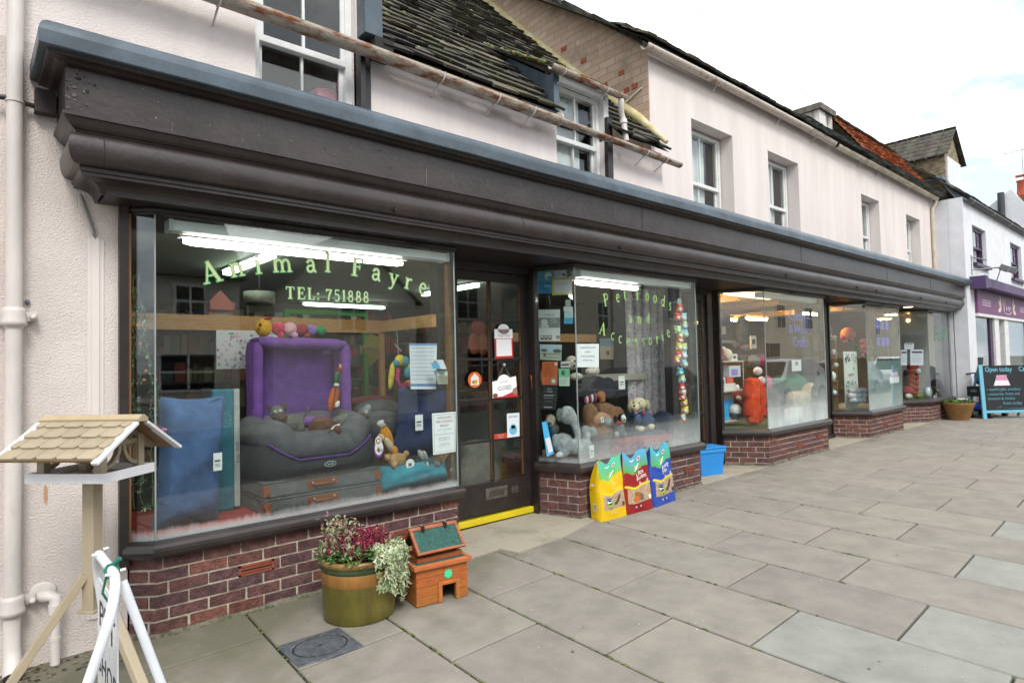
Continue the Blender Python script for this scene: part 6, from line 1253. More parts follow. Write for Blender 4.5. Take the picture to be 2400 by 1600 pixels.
m = MB(hx('d0d0cc')); m.T = frame((2.115, .222, 1.105), (1, 0, .45), (-.4, 0, 1)); m.disc(0, 0, .042, 0, 14, .012); m.build('label_tag', m_paper, T)
T = G('toy_duck', 'orange and brown plush pheasant with green striped neck leaning on the purple bed', 'soft toy', (2.23, .50, 1.15)); m = MB(hx('bf5a1c')); q = .55
m.ell((2.24, .52, 1.30), (.04, .035, .11), rot=(0, .25, 0)); m.col = hx('4a2c1c'); m.ell((2.275, .53, 1.29), (.03, .03, .075), rot=(0, .1, 0)); m.col = hx('cfcac0'); m.ell((2.255, .49, 1.41), (.022, .022, .018)); m.col = hx('1f6a3c'); m.ell((2.268, .50, 1.47), (.026, .026, .06), rot=(0, .25, 0)); m.col = hx('8f2f1c'); m.ell((2.285, .50, 1.525), (.022, .024, .032)); m.col = hx('d99a2c'); m.ell((2.292, .495, 1.555), (.012, .012, .022)); m.col = hx('d8d4cc'); m.ell((2.262, .49, 1.255), (.02, .012, .03), rot=(0, .5, 0)); m.build('body', m_plush, T)
m = MB(hx('2a1d14')); m.tube([(2.215, .487, 1.22), (2.232, .482, 1.32), (2.255, .478, 1.43), (2.27, .474, 1.50)], .004, 5); m.build('stripe', m_plush, T)
# right-hand group
T = G('navy_cushion', 'tall navy blue cushion with paper tag beside the bingo notice', 'cushion', (2.98, .35, .6)); m = MB(); pillow(m, (2.985, .36, 1.06), .54, .22, .60, (.1, .08, -.05), col=hx('1f335c'), wob=.06); m.build('cover', m_fab, T, sub=1)
m = MB(hx('18294c')); m.tube([(2.74, .33, 1.33), (2.86, .29, 1.30), (3.0, .28, 1.31), (3.12, .29, 1.35), (3.24, .32, 1.365)], .006, 5); m.build('seam', m_fab, T); swing(T, (2.862, .225, 1.075), 0, .4, .075, .13)
T = G('red_grey_bed', 'grey dog bed with dark red rim lying behind the navy cushion', 'dog bed', (2.75, .8, .95)); m = MB(hx('4a4c50')); m.ell((2.80, .80, 1.16), (.24, .12, .10)); m.ell((2.72, .62, 1.03), (.22, .15, .14)); m.col = hx('5f1a24'); m.ell((2.78, .90, 1.24), (.26, .08, .05)); m.build('body', m_fab, T)
T = G('turquoise_bed', 'turquoise cushion bed at the right corner of the arched lettering window', 'dog bed', (2.8, .2, .54)); m = MB(hx('1f8296')); pillow(m, (2.79, .25, .655), .74, .34, .22, (-.25, -.03, 0), wob=.02); m.build('cover', m_fab, T, sub=1); m = MB(hx('6a6f70')); m.T = frame((3.08, .082, .675), (1, 0, 0), (0, 0, 1)); m.box(-.012, .012, -.012, .012, 0, .002); m.col = hx('a0607a'); m.text('Pet Bed', .03, -.27, -.03, .002); m.build('print', m_paper, T)
T = G('toy_giraffe', 'plush toy in yellow cloth beside the purple tag on the bed', 'soft toy', (2.52, .2, .8)); m = MB(hx('c9841c')); m.ell((2.55, .22, .98), (.05, .04, .11), rot=(0, -.35, 0)); m.ell((2.60, .22, .865), (.05, .04, .05), rot=(0, -.3, 0)); m.col = hx('c3ac8a'); m.ell((2.54, .17, .93), (.032, .03, .065), rot=(0, -.5, 0)); m.ell((2.485, .2, .985), (.03, .03, .035)); m.col = hx('b9b4ae'); m.ell((2.505, .22, 1.09), (.04, .035, .035)); m.col = hx('4a4644'); m.ell((2.525, .205, 1.105), (.03, .02, .012)); m.build('body', m_plush, T)
T = G('toy_pig', 'tan plush pig with round white barcode tag on the turquoise bed', 'soft toy', (2.62, .17, .74)); tnp = hx('b08a5e'); m = MB(tnp); m.ell((2.615, .18, .80), (.085, .06, .055)); m.ell((2.53, .17, .83), (.035, .03, .03)); m.ell((2.70, .17, .84), (.03, .018, .028), rot=(0, .6, 0)); m.ell((2.56, .13, .77), (.025, .02, .03)); m.build('body', PLM('b08a5e'), T, fuse=.007); m = MB(hx('d8d8d6')); m.T = frame((2.695, .108, .765), (1, 0, 0), (0, 0, 1)); m.disc(0, 0, .04, 0, 20); m.col = hx('55555a'); m.rect(-.016, .016, -.018, .006, .0006); m.build('round_tag', m_paper, T)
T = G('toy_skunk', 'black and white plush skunk drooping over the turquoise bed', 'soft toy', (2.84, .15, .74)); m = MB(hx('26272a')); m.ell((2.80, .19, .78), (.07, .05, .035)); m.ell((2.87, .13, .735), (.035, .035, .03)); m.ell((2.895, .11, .705), (.028, .025, .022)); m.col = hx('b9b9b6'); m.ell((2.83, .16, .815), (.018, .03, .05), rot=(0, -.4, .2)); m.ell((2.875, .17, .805), (.016, .03, .045), rot=(0, -.3, .2)); m.ell((2.855, .10, .74), (.012, .012, .025)); m.col = hx('a04a78'); m.ell((2.905, .092, .70), (.015, .01, .012)); m.build('body', m_plush, T)
T = G('toy_bone', 'tan plush roll with grey striped end below the bingo notice', 'soft toy', (3.03, .16, .75)); m = MB(tnp); m.tube([(2.97, .12, .765), (3.12, .19, .84)], [.05, .045], 12); m.ell((3.12, .19, .84), .045); m.col = hx('7d7a78'); m.ell((2.945, .105, .745), (.038, .03, .04)); m.ell((2.94, .08, .74), (.018, .012, .02)); m.build('body', m_plush, T)
# hanging rope parrot, papers and posters on the right
T = G('rope_parrot', 'hanging parrot toy of yellow, turquoise and magenta felt near the navy cushion', 'bird toy', (2.78, .45, 1.25)); m = MB(hx('c9b53a')); m.ell((2.83, .46, 1.60), (.05, .03, .05)); m.ell((2.745, .46, 1.47), (.028, .02, .12), rot=(0, .15, 0)); m.ell((2.93, .46, 1.52), (.04, .03, .055)); m.col = hx('2f8fa3'); m.ell((2.785, .45, 1.575), (.03, .03, .03)); m.ell((2.875, .44, 1.59), (.03, .025, .045)); m.ell((2.895, .44, 1.49), (.035, .03, .05)); m.col = hx('a31f5a'); m.tube([(2.80, .44, 1.53), (2.775, .42, 1.44), (2.79, .40, 1.38), (2.87, .40, 1.40), (2.93, .41, 1.41)], .02, 7); m.tube([(2.80, .40, 1.38), (2.86, .38, 1.31), (2.85, .36, 1.24)], .025, 7); m.col = hx('2c2a66'); m.ell((2.86, .37, 1.30), (.03, .02, .035)); m.col = hx('c98a3a'); m.ell((2.88, .40, 1.40), (.04, .02, .03)); m.col = hx('9a9a96'); m.tube([(2.80, .46, 1.9), (2.815, .46, 1.65)], .004, 4); m.tube([(2.78, .46, 1.74), (2.84, .46, 1.68)], .008, 5); m.build('body', m_plush, T)
def paper(name, label, px4, y, items=(), bg='eceef0', cat='notice', inset=True, Tt=None, mat=None):
    """flat sheet with corners given as photo pixels on the plane Y = y (TL, TR, BR, BL)"""
    q = [PY(*p, y) for p in px4]; T = Tt or G(name, label, cat, ((q[2] + q[3]) / 2)[:]); m = MB(hx(bg)); nrm = Vector((0, -1, 0))
    tl, tr, br_, bl = q; m.add([tl, tr, br_, bl] + [p + Vector((0, .0012, 0)) for p in q], [(3, 2, 1, 0), (4, 5, 6, 7), (0, 1, 5, 4), (1, 2, 6, 5), (2, 3, 7, 6), (3, 0, 4, 7)])
    def uv(u, v, n=.0012): return bl.lerp(br_, u).lerp(tl.lerp(tr, u), v) + nrm * n
    for it in items:
        m.col = hx(it[-1])
        if it[0] == 't':
            vs, fs, wd = text_mesh(it[1]); W_, H_ = (br_ - bl).length, (tl - bl).length; s_ = it[4]; sx = min(1, .9 * W_ / (wd * s_ * H_)) if wd else 1
            m.add([uv(it[2] + (x - wd / 2) * s_ * H_ * sx / W_, it[3] + y_ * s_) for x, y_, _ in vs], fs)
        elif it[0] == 'r': m.add([uv(it[1], it[3]), uv(it[2], it[3]), uv(it[2], it[4]), uv(it[1], it[4])], [(0, 1, 2, 3)])
        elif it[0] == 'R': m.add([uv(it[1], it[3], .0018), uv(it[2], it[3], .0018), uv(it[2], it[4], .0018), uv(it[1], it[4], .0018)], [(0, 1, 2, 3)])
        elif it[0] == 'o': m.add([uv(it[1] + it[3] * math.cos(a), it[2] + it[4] * math.sin(a), .0021) for a in [2 * pi * i / 18 for i in range(18)]], [tuple(range(18))])
        elif it[0] == 'p': m.add([uv(u, v, .0016) for u, v in it[1]], [tuple(range(len(it[1])))])
    m.build('sheet', mat or m_paper, T); return T
B6 = lambda x, y: (820 + x / 4.48, 800 + y / 4.48)
it = [('r', .06, .94, .045, .05, '3f4a6a'), ('r', .06, .94, .95, .955, '3f4a6a'), ('r', .06, .068, .05, .95, '3f4a6a'), ('r', .932, .94, .05, .95, '3f4a6a')]
it += [('t', 'CRICKLADE', .5, .855, .075, '8a2f55'), ('t', 'FIRE STATION', .5, .755, .075, '8a2f55'), ('t', 'BINGO', .5, .655, .075, '8a2f55'), ('t', 'TUES 3rd DECEMBER', .5, .57, .045, '5f7fae'), ('t', 'AT', .5, .515, .035, '5f7fae'), ('t', 'CRICKLADE TOWN HALL', .5, .455, .045, '5f7fae'), ('t', 'DOORS OPEN 6.30', .5, .37, .042, '6a4a78'), ('t', 'EYES DOWN 6 PM', .5, .315, .042, '6a4a78'), ('t', 'PROCEEDS TO THE', .5, .235, .032, '6a6a90'), ('t', 'FIRE FIGHTERS CHARITY', .5, .19, .032, '6a6a90'), ('r', .2, .8, .14, .143, '8a8aa0')]
paper('bingo_notice', 'white fire station bingo notice at the bottom right of the arched lettering window', [B6(862, 755), B6(1113, 735), B6(1110, 1155), B6(875, 1190)], .009, it)
it = [('r', 0, 1, .95, 1, '6f8fc0'), ('r', 0, 1, .06, .12, '5f80b8')] + [('r', .04, .9, .9 - k * .085, .908 - k * .085, '4a5470') for k in range(9)] + [('r', .04, .85, .87 - k * .085, .874 - k * .085, '8a92a4') for k in range(9)]
paper('price_list', 'tall white and blue printed list standing behind the navy cushion', [B6(625, 20), B6(915, 20), B6(905, 500), B6(640, 500)], .14, it, 'd3d9e2')
paper('small_card', 'small turquoise and white card stuck on the glass above the navy cushion', [B6(840, 195), B6(978, 192), B6(1018, 290), B6(875, 288)], .009, [('r', 0, .55, 0, .72, '4fa3c8'), ('o', .35, .82, .12, .12, 'b0603c')], 'c9d6dc', cat='card')
paper('loyalty_card', 'strip of clear plastic toys on a card under the turquoise card', [B6(880, 305), B6(1028, 305), B6(1028, 445), B6(925, 450)], .05, [('o', .2, .75, .12, .15, 'c8d0cc'), ('o', .85, .75, .12, .15, 'c8d0cc'), ('r', .3, .9, .1, .6, '8a8a74')], '8f9a94', cat='card')
# hanging birdhouse ornament and floral stems at the left edge
T = G('birdhouse', 'faded red birdhouse hanging high in the arched lettering window', 'birdhouse', (1.55, 1.06, 2.0)); a = PY(512, 728, 1.08); m = MB(hx('8f4536')); m.T = Matrix.Translation((a.x, 1.08, a.z)); m.prism([(-.09, -.11), (.09, -.11), (.09, .06), (0, .16), (-.09, .06)], .06); m.T = frame((a.x, 1.10, a.z), (1, 0, 0), (0, 0, 1)); m.prism([(-.09, -.11), (.09, -.11), (.09, .06), (0, .16), (-.09, .06)], .08); m.col = hx('6f7462'); m.rect(-.05, .05, -.07, .03, .081); m.v = [v for v in m.v]; m.build('box', m_paint, T)
T = G('artificial_flowers', 'trailing artificial stems with green leaves and small bright flowers up the left pane', 'flowers', (.83, .17, .9)); m = MB()
for k in range(5):
    z = 2.15; x, y = .80 + R0.uniform(-.03, .03), .16 + R0.uniform(-.02, .05); pr_ = Vector((x, y, z))
    for s in range(26):
        z -= .055; x = max(.775, min(.93, x + R0.gauss(0, .016))); p = Vector((x, max(.15, y + R0.gauss(0, .015)), z)); m.col = hx('5a6a48'); m.tube([pr_, p], .002, 4, cap=False); pr_ = p
        if R0.random() < (.95 if (1.6 < z < 1.95 or 1.15 < z < 1.5) else .35):
            for _ in range(8): leaf(m, p, (R0.gauss(0, 1), R0.gauss(-.3, .6), R0.gauss(.2, .8)), R0.uniform(.02, .04), R0.uniform(.008, .014), hx(R0.choice(('6f8a6a', '5a7a5c', '8aa07a'))))
        if R0.random() < .07: m.col = hx(R0.choice(('a05a80', 'b0a23f', 'a8603a', '7a5f92'))); m.ell(p + Vector((.02, -.03, .01)), (.012, .006, .011), n=7, m=5)
m.col = hx('b76a9a'); m.tube([(.80, .14, 1.2), (.86, .12, 1.24), (.93, .1, 1.2)], .003, 4); m.ell((.93, .1, 1.19), (.02, .012, .012)); m.build('stems', m_leaf, T)
# green display rack and shelving deep in the shop
T = G('green_rack', 'bright green metal display rack deep inside the pet shop', 'rack', (2.9, 2.4, .06)); m = MB(hx('3f9a3f')); a, b = PY(672, 735, 2.4), PY(855, 735, 2.4); c = PY(855, 930, 2.4)
for x in (a.x, b.x): m.box(x - .025, x + .025, 2.38, 2.43, .06, a.z)
m.box(a.x - .025, b.x + .025, 2.38, 2.43, a.z, a.z + .05); m.build('frame', m_plas, T)
for k in range(5): m = MB(hx('3a8a3c')); z = .5 + k * .3; m.box(a.x, b.x, 2.40, 2.75, z, z + .02); m.build('shelf', m_plas, T)
m = MB()
for k in range(4):
    for _ in range(14): x = R0.uniform(a.x, b.x - .1); z = .52 + k * .3; m.col = hx(R0.choice(('8a7a3a', '6a5a3a', '7a3a34', '4a5a6a', '9a8a6a', '3a5a3a', 'a08a3a'))); m.box(x, x + .08, 2.45, 2.6, z + .001 * _, z + R0.uniform(.08, .2))
m.build('packets', m_plas, T)['kind'] = 'stuff'
T = G('stock_shelving', 'dark shelving crowded with small goods along the back of the pet shop', 'shelving', (4.2, 4.9, .06)); m = MB(hx('3a3832'))
for k in range(6): m.box(1.0, 7.7, 4.75, 5.18, .3 + k * .36, .33 + k * .36)
m.build('shelves', m_dark, T); m = MB()
for k in range(6):
    x = 1.0
    while x < 7.6: w_ = R0.uniform(.05, .16); m.col = hx(R0.choice(('5a5a3a', '7a6a4a', '6a3430', '3a4a5a', '8a8270', '3a5a3a', '4a3a30', '2f2f30', '9a3a30'))); m.box(x, x + w_ * .9, 4.8, 5.0, .331 + k * .36, .331 + k * .36 + R0.uniform(.1, .28)); x += w_
m.build('stock', m_plas, T)['kind'] = 'stuff'
T = G('lamp_shade', 'round pale lampshade shape hanging left of the telephone number', 'lampshade', (2.1, 1.7, 2.05)); a = PY(608, 697, 1.7); m = MB(hx('8f8d84')); m.lathe([(.13, -.05), (.14, -.05), (.14, .05), (.13, .05)], a, 24); m.build('shade', m_fab, T); m = MB(hx('1c1b1a')); m.lathe([(.0, -.07), (.12, -.07), (.125, -.05), (0, -.05)], a, 20); m.tube([a + Vector((-.12, 0, -.06)), a + Vector((-.11, 0, -.3))], .014, 5); m.tube([a + Vector((.0, 0, .05)), (a.x, a.y, 2.54)], .006, 5); m.build('fitting', m_black, T)
T = G('caution_sign', 'yellow diamond warning sign standing right of the purple bed', 'sign', (2.95, 1.5, 1.6)); a = PY(872, 822, 1.5); m = MB(hx('8f8a2c')); m.T = frame(a, (1, 0, -.2), (.2, 0, 1)); m.prism([(0, -.17), (.11, -.03), (.08, .15), (-.06, .17), (-.11, .02)], .006); m.col = hx('3a3a20'); m.text('CAUTION', .04, 0, 0, .0065); m.build('board', m_plas, T)
T = G('coin_box', 'dark grey collection box with red badge deep in the pet shop', 'box', (2.9, 2.0, 1.4)); a, b = PY(812, 808, 2.0), PY(840, 858, 2.0); m = MB(hx('4a4d4c')); m.box(a.x, b.x + .02, 2.0, 2.15, b.z, a.z); m.col = hx('b03028'); m.box(a.x + .03, b.x - .01, 1.995, 1.999, a.z - .1, a.z - .05); m.build('box', m_plas, T)
# things on and behind the door
D2 = lambda x, y: (1080 + x / 3.41, 620 + y / 3.41)
yd = .527
T = paper('opening_hours', 'red and white opening hours card in the door', [D2(268, 515), D2(412, 515), D2(420, 745), D2(274, 752)], yd, [('r', 0, 1, 0, .68, 'b8262b'), ('t', 'ROYAL CANIN', .5, .90, .07, 'b8262b'), ('t', 'OPENING HOURS', .5, .75, .07, '6a6a70'), ('R', .08, .92, .08, .66, 'ececee')] + [('p', [(.1, .58 - k * .073), (.88, .58 - k * .073), (.88, .586 - k * .073), (.1, .586 - k * .073)], '6a6a70') for k in range(7)], 'ececee')
a = PY(*D2(342, 512), yd); m = MB(hx('ececee')); m.T = frame((a.x, yd, a.z), (1, 0, 0), (0, 0, 1)); m.disc(0, -.005, .075, 0, 20, .052); m.build('rounded_top', m_paper, T)
T = paper('closed_sign', 'white and red CLOSED sign hung by a cord in the door', [D2(252, 935), D2(440, 890), D2(455, 1055), D2(255, 1068)], yd, [('t', 'CLOSED', .49, .42, .30, '3a3a40'), ('p', [(.0, .0), (1, .0), (1, .52), (.80, .26), (.4, .08), (.02, .05)], 'b8262b'), ('o', .9, .27, .1, .17, '8a7a70'), ('o', .1, .16, .10, .12, '7a4a30'), ('t', 'ROYAL CANIN', .47, .82, .10, 'b8262b')], 'ececee')
a = PY(*D2(345, 925), yd); m = MB(hx('ececee')); m.T = frame((a.x, yd - .0006, a.z), (1, 0, 0), (0, 0, 1)); m.disc(0, -.015, .09, 0, 20, .075); m.build('rounded_top', m_paper, T); m = MB(hx('8a6a48')); h_ = PY(*D2(347, 800), yd); l_, r_ = PY(*D2(290, 925), yd), PY(*D2(395, 895), yd); m.tube([l_, h_, r_], .003, 4); m.col = hx('b9b9b4'); m.ell(h_, .016); m.build('cord', m_paper, T)
T = G('sticker', 'round orange sticker with a white house shape in the door', 'sticker', PY(*D2(112, 920), yd)[:]); a = PY(*D2(112, 920), yd); m = MB(hx('c9601c')); m.T = frame(a, (1, 0, 0), (0, 0, 1)); m.disc(0, 0, .083, 0, 24, .077); m.col = hx('dcd8d0'); m.poly([(-.05, -.05), (.05, -.05), (.05, .02), (0, .065), (-.05, .02)], .001); m.col = hx('c99a2c'); m.disc(.01, -.02, .022, .002, 12); m.col = hx('a8562c'); m.disc(-.016, -.022, .018, .0015, 12); m.build('disc', m_paper, T)
paper('dog_notice', 'pale blue beware notice with a dog face in the lower door', [D2(368, 1190), D2(468, 1182), D2(470, 1370), D2(372, 1382)], yd, [('t', 'BeWaRe!', .5, .82, .13, '4a7a98'), ('o', .48, .30, .32, .2, '6fb0cc'), ('o', .48, .47, .2, .1, '8fc4da'), ('o', .40, .36, .05, .04, '2f5a70'), ('o', .58, .36, .05, .04, '2f5a70')], 'd5dde2')
paper('step_notice', 'small red mind the step notice low in the door', [D2(264, 1355), D2(368, 1342), D2(372, 1385), D2(268, 1395)], yd, [('t', 'PLEASE MIND', .5, .58, .3, 'd8c8c0'), ('t', 'THE STEP', .5, .14, .3, 'd8c8c0')], 'b03a24')
T = G('red_sign', 'dark red and orange cut-out shapes hanging behind the upper left door pane', 'hanging sign', (3.75, .75, 1.6)); a = PY(*D2(140, 520), .75); m = MB(hx('8f2418')); m.ell((a.x, .75, a.z + .02), (.10, .015, .085)); m.col = hx('a04a24'); m.ell((a.x - .06, .75, a.z - .14), (.075, .012, .11)); m.ell((a.x + .06, .755, a.z - .14), (.07, .012, .12)); m.build('shapes', m_plas, T)
T = G('grain_sack', 'dusty grey sack standing behind the bottom pane of the door', 'sack', (3.95, .95, .06)); m = MB(hx('6f6d66')); m.lathe([(0, .06), (.24, .07), (.29, .2), (.27, .4), (.19, .56), (.16, .62), (.2, .7), (.1, .74), (0, .72)], (4.12, 1.05, 0), 18, sy=.7); m.build('sack', m_fab, T)
T = G('shop_counter', 'dim counter piled with dark goods seen through the shop door', 'counter', (4.2, 2.4, .06)); m = MB(hx('3f3b38')); m.box(3.2, 5.8, 2.0, 2.6, .06, .95); m.build('counter', m_dark, T); m = MB()
for _ in range(26): x = R0.uniform(3.2, 5.6); z = .951; m.col = hx(R0.choice(('5a2a28', '2f4a3a', '6a6a64', '7a5a34', '2a3444', '4a4a44'))); m.box(x, x + R0.uniform(.08, .2), 2.05, 2.3 + .002 * _, z, z + R0.uniform(.05, .3))
m.build('goods', m_plas, T)['kind'] = 'stuff'
# ================================================================ goods in the other four windows
def kk(p): return (Vector(p) - CAMP).dot(FW) / CF
def EP(m, px, py, Y, rx, rz, ry=None, tilt=0, col=None, n=12, k_=1.0):
    p = PY(px, py, Y); k = kk(p) * k_
    if col: m.col = tuple(min(.8, v * 1.45) for v in hx(col))
    return m.ell(p, (rx * k * 1.12, (ry or min(rx, rz)) * k, rz * k), rot=(0, tilt, 0), n=n, m=8, nz=.035)
def plane_hit(px, py, a, b, off):
    d = _ray(px, py); a, b = Vector((*a, 0)), Vector((*b, 0)); t = (b - a).normalized(); n = Vector((-t.y, t.x, 0)); o = a + n * off
    return CAMP + d * ((o - CAMP).dot(n) / d.dot(n))
def paper_on(name, label, px4, a, b, off, items=(), bg='dcdfe2', cat='notice'):
    q = [plane_hit(*p, a, b, off) for p in px4]; tl, tr, br_, bl = q; T = G(name, label, cat, ((br_ + bl) / 2)[:]); m = MB(hx(bg)); t = (Vector((*b, 0)) - Vector((*a, 0))).normalized(); nn = Vector((t.y, -t.x, 0))
    m.add([tl, tr, br_, bl] + [p - nn * .0012 for p in q], [(3, 2, 1, 0), (4, 5, 6, 7), (0, 1, 5, 4), (1, 2, 6, 5), (2, 3, 7, 6), (3, 0, 4, 7)])
    def uv(u, v, n=.0012): return bl.lerp(br_, u).lerp(tl.lerp(tr, u), v) + nn * n
    for it in items:
        m.col = hx(it[-1])
        if it[0] == 't':
            vs, fs, wd = text_mesh(it[1]); H_ = (tl - bl).length; W_ = (br_ - bl).length; s_ = it[4]; sx = min(1, .9 * W_ / (wd * s_ * H_)); m.add([uv(it[2] + (x - wd / 2) * s_ * H_ * sx / W_, it[3] + y_ * s_, .0018) for x, y_, _ in vs], fs)
        elif it[0] == 'r': m.add([uv(it[1], it[3]), uv(it[2], it[3]), uv(it[2], it[4]), uv(it[1], it[4])], [(0, 1, 2, 3)])
        elif it[0] == 'o': m.add([uv(it[1] + it[3] * math.cos(x), it[2] + it[4] * math.sin(x), .002) for x in [2 * pi * i / 16 for i in range(16)]], [tuple(range(16))])
    m.build('sheet', m_paper, T); return T
Z3 = lambda x, y: (1240 + x / 5.6, 620 + y / 5.6)
A2, B2 = BAYS[1][0], BAYS[1][1]
def pset(pts): return [Z3(*p) for p in pts]
paper_on('poster', 'turquoise poster with a white animal at the top of the angled pane', pset([(108, 75), (325, 62), (300, 372), (114, 382)]), A2, B2, .011, [('r', 0, 1, 0, .5, '2f86b4'), ('o', .68, .74, .22, .16, 'c2d6dc'), ('o', .78, .66, .14, .05, '2a4a5a'), ('t', 'Pets', .68, .26, .16, 'd8e4ea')], '5a9cb8')
paper_on('poster', 'yellow edged paper sheet on the angled pane over the turquoise poster', pset([(300, 190), (566, 178), (566, 394), (302, 402)]), A2, B2, .0075, [('r', .12, .98, .1, .9, 'c9ccd0'), ('r', .2, .85, .7, .72, '8a8f96'), ('r', .2, .7, .62, .64, '8a8f96')] + [('r', .52 + k * .09, .56 + k * .09, .18 + j * .09, .22 + j * .09, '4a4a4a') for k in range(4) for j in range(2)], 'c9bc4a')
paper_on('notice', 'small white notice high on the angled pane above the yellow edged sheet', pset([(330, 78), (490, 70), (490, 172), (332, 178)]), A2, B2, .014, [('r', .7, .9, .2, .6, '55585c'), ('r', .1, .6, .6, .66, '8a8f96'), ('r', .1, .6, .4, .46, '8a8f96')], 'b4bcc0')
paper_on('flyer', 'white flyer with a pale dog picture and three tins on the angled pane', pset([(120, 592), (405, 588), (408, 1000), (130, 1002)]), A2, B2, .011, [('r', 0, 1, .42, .74, '7d8484'), ('t', 'COTSWOLD', .5, .81, .07, '3a4448'), ('t', 'RAW', .5, .765, .04, '3a4448'), ('o', .28, .6, .16, .1, 'c9cccc'), ('o', .3, .47, .2, .07, 'bfc3c2'), ('t', 'Food suit', .7, .68, .05, 'e4e6e6'), ('t', 'for a healthy', .72, .625, .05, 'e4e6e6'), ('t', 'active dog', .7, .57, .05, 'e4e6e6')] + [('r', .08 + k * .19, .24 + k * .19, .04, .18, '6a6c6c') for k in range(3)] + [('o', .16 + k * .19, .13, .06, .025, 'd6d0cc') for k in range(3)] + [('o', .9, .12, .1, .06, '8a8f90')], 'ccd2d2')
paper_on('photo_print', 'pale landscape picture of trees in a field on the angled pane', pset([(142, 1045), (430, 1050), (424, 1260), (145, 1246)]), A2, B2, .011, [('r', 0, 1, .52, 1, 'a9bec9'), ('o', .2, .62, .16, .1, '5d665c'), ('o', .8, .6, .2, .12, '565f58'), ('r', .05, .95, .38, .42, '6a7668'), ('o', .22, .32, .06, .1, '4a5048'), ('r', .1, .9, .14, .2, '8a9486')], 'a9b3a2', 'picture')
paper_on('notice', 'orange sheet with a small dog photograph on the angled pane', [D2(650, 775), D2(776, 776), D2(770, 962), D2(648, 960)], A2, B2, .011, [('r', .08, .75, .9 - k * .075, .915 - k * .075, '6a3a1c') for k in range(8)] + [('r', .6, .93, .05, .30, '8a9090'), ('o', .76, .17, .12, .08, 'd8d4ca'), ('r', .8, .95, .84, .97, 'd8d4cc')], 'c4683a')
paper_on('card', 'small white card with red brown print beside the orange sheet', pset([(415, 1272), (535, 1266), (538, 1346), (418, 1352)]), A2, B2, .010, [('r', .08, .9, .3, .6, '6f5048')], 'ccd0d2', 'card')
paper_on('card', 'mint green card with a dark green swirl beside the orange sheet', pset([(385, 1366), (530, 1360), (532, 1592), (395, 1592)]), A2, B2, .011, [('r', 0, 1, .5, 1, '7fc4a0'), ('o', .45, .75, .2, .14, '2f5a48'), ('o', .5, .76, .1, .08, '8fd0b0')] + [('r', .1, .8, .36 - k * .08, .38 - k * .08, '8a9a96') for k in range(4)], 'c6dcd0', 'card')
Z4 = lambda x, y: (1250 + x / 7.84, 900 + y / 7.84)
paper_on('flyer', 'black flyer with white lettering on the angled pane above the plush elephant', [Z4(150, 30), Z4(458, 30), Z4(410, 465), Z4(142, 462)], A2, B2, .011, [('t', 'Raw', .5, .84, .10, 'c9cccc'), ('t', 'Treats', .5, .73, .10, 'c9cccc'), ('r', .15, .8, .58, .61, 'b9bcbc'), ('r', .2, .75, .48, .50, '9a9c9c'), ('r', .28, .7, .33, .345, '9a9c9c'), ('r', .2, .75, .08, .11, 'c9cccc')], '2b3034')
for k, (pts, bg, lb) in enumerate((([(475, 462), (546, 458), (548, 545), (478, 545)], '9fb0a4', 'smallest grey green label near the window corner below the yellow sheet'), ([(452, 550), (572, 552), (575, 622), (455, 618)], 'c9d0d2', 'white label near the window corner, between the grey green and pale blue ones'), ([(462, 626), (578, 622), (580, 696), (465, 698)], 'b4ccd6', 'pale blue label near the window corner above the bright blue one'), ([(460, 702), (578, 700), (575, 776), (458, 776)], '4fa6cc', 'bright blue label near the window corner, lowest of four'))): paper_on('price_label', lb, pset(pts), A2, B2, .009, [('r', .2, .8, .5, .56, '6a7a80')], bg, 'label')
paper('christmas_notice', 'white Christmas doggy notice on the glass of the green lettered window', [Zw(40, 590), Zw(228, 590), Zw(226, 785), Zw(36, 785)], .009, [('t', 'CHRISTMAS DOGGY', .5, .80, .11, '5a3a7a'), ('t', 'JUMPERS', .5, .62, .10, '6a5a9a'), ('t', 'MUGS & SQUEAKIES', .5, .44, .10, '7a3a5a'), ('t', 'LARGE & SMALL', .5, .27, .10, '5a4a8a')], 'eef0f4')
# plush elephant and company
gy = '7d8082'
T = G('toy_elephant', 'big fluffy grey plush elephant with long trunk at the corner of the green lettered window', 'soft toy', PY(1330, 1078, .22)[:]); m = MB()
for a in ((1330, 972, .24, 19, 22), (1318, 1040, .30, 27, 26), (1345, 1048, .18, 22, 20), (1302, 1028, .32, 10, 12), (1318, 1065, .2, 22, 9)): EP(m, *a[:3], a[3], a[4], col=gy)
p = [PY(1342, 975, .20), PY(1349, 998, .17), PY(1354, 1018, .15), PY(1355, 1036, .14)]; m.col = hx('8b8e90'); m.tube(p, [.05, .042, .036, .028], 10); m.build('body', PLM('8b8e90', 1.5), T, fuse=.014)
m = MB(); EP(m, 1312, 972, .30, 9, 16, col='70736f'); EP(m, 1343, 965, .2, 4, 5, col='b9b9b6'); m.build('ear', m_plush, T)
T = G('toy_koala', 'small grey plush animal right of the big plush elephant', 'soft toy', PY(1375, 1040, .25)[:]); m = MB(); EP(m, 1372, 1010, .26, 13, 14, col='7c8286'); EP(m, 1388, 1012, .30, 12, 13, col='6b7074'); EP(m, 1378, 1022, .2, 9, 7, col='8a9092'); EP(m, 1372, 1048, .22, 18, 22, col='7b8480'); EP(m, 1378, 1040, .18, 6, 14, col='c9ccc6'); m.build('body', PLM('7f8588', 1.45), T, fuse=.014); swing(T, PY(1387, 1058, .06), 0, 0, .07, .13)
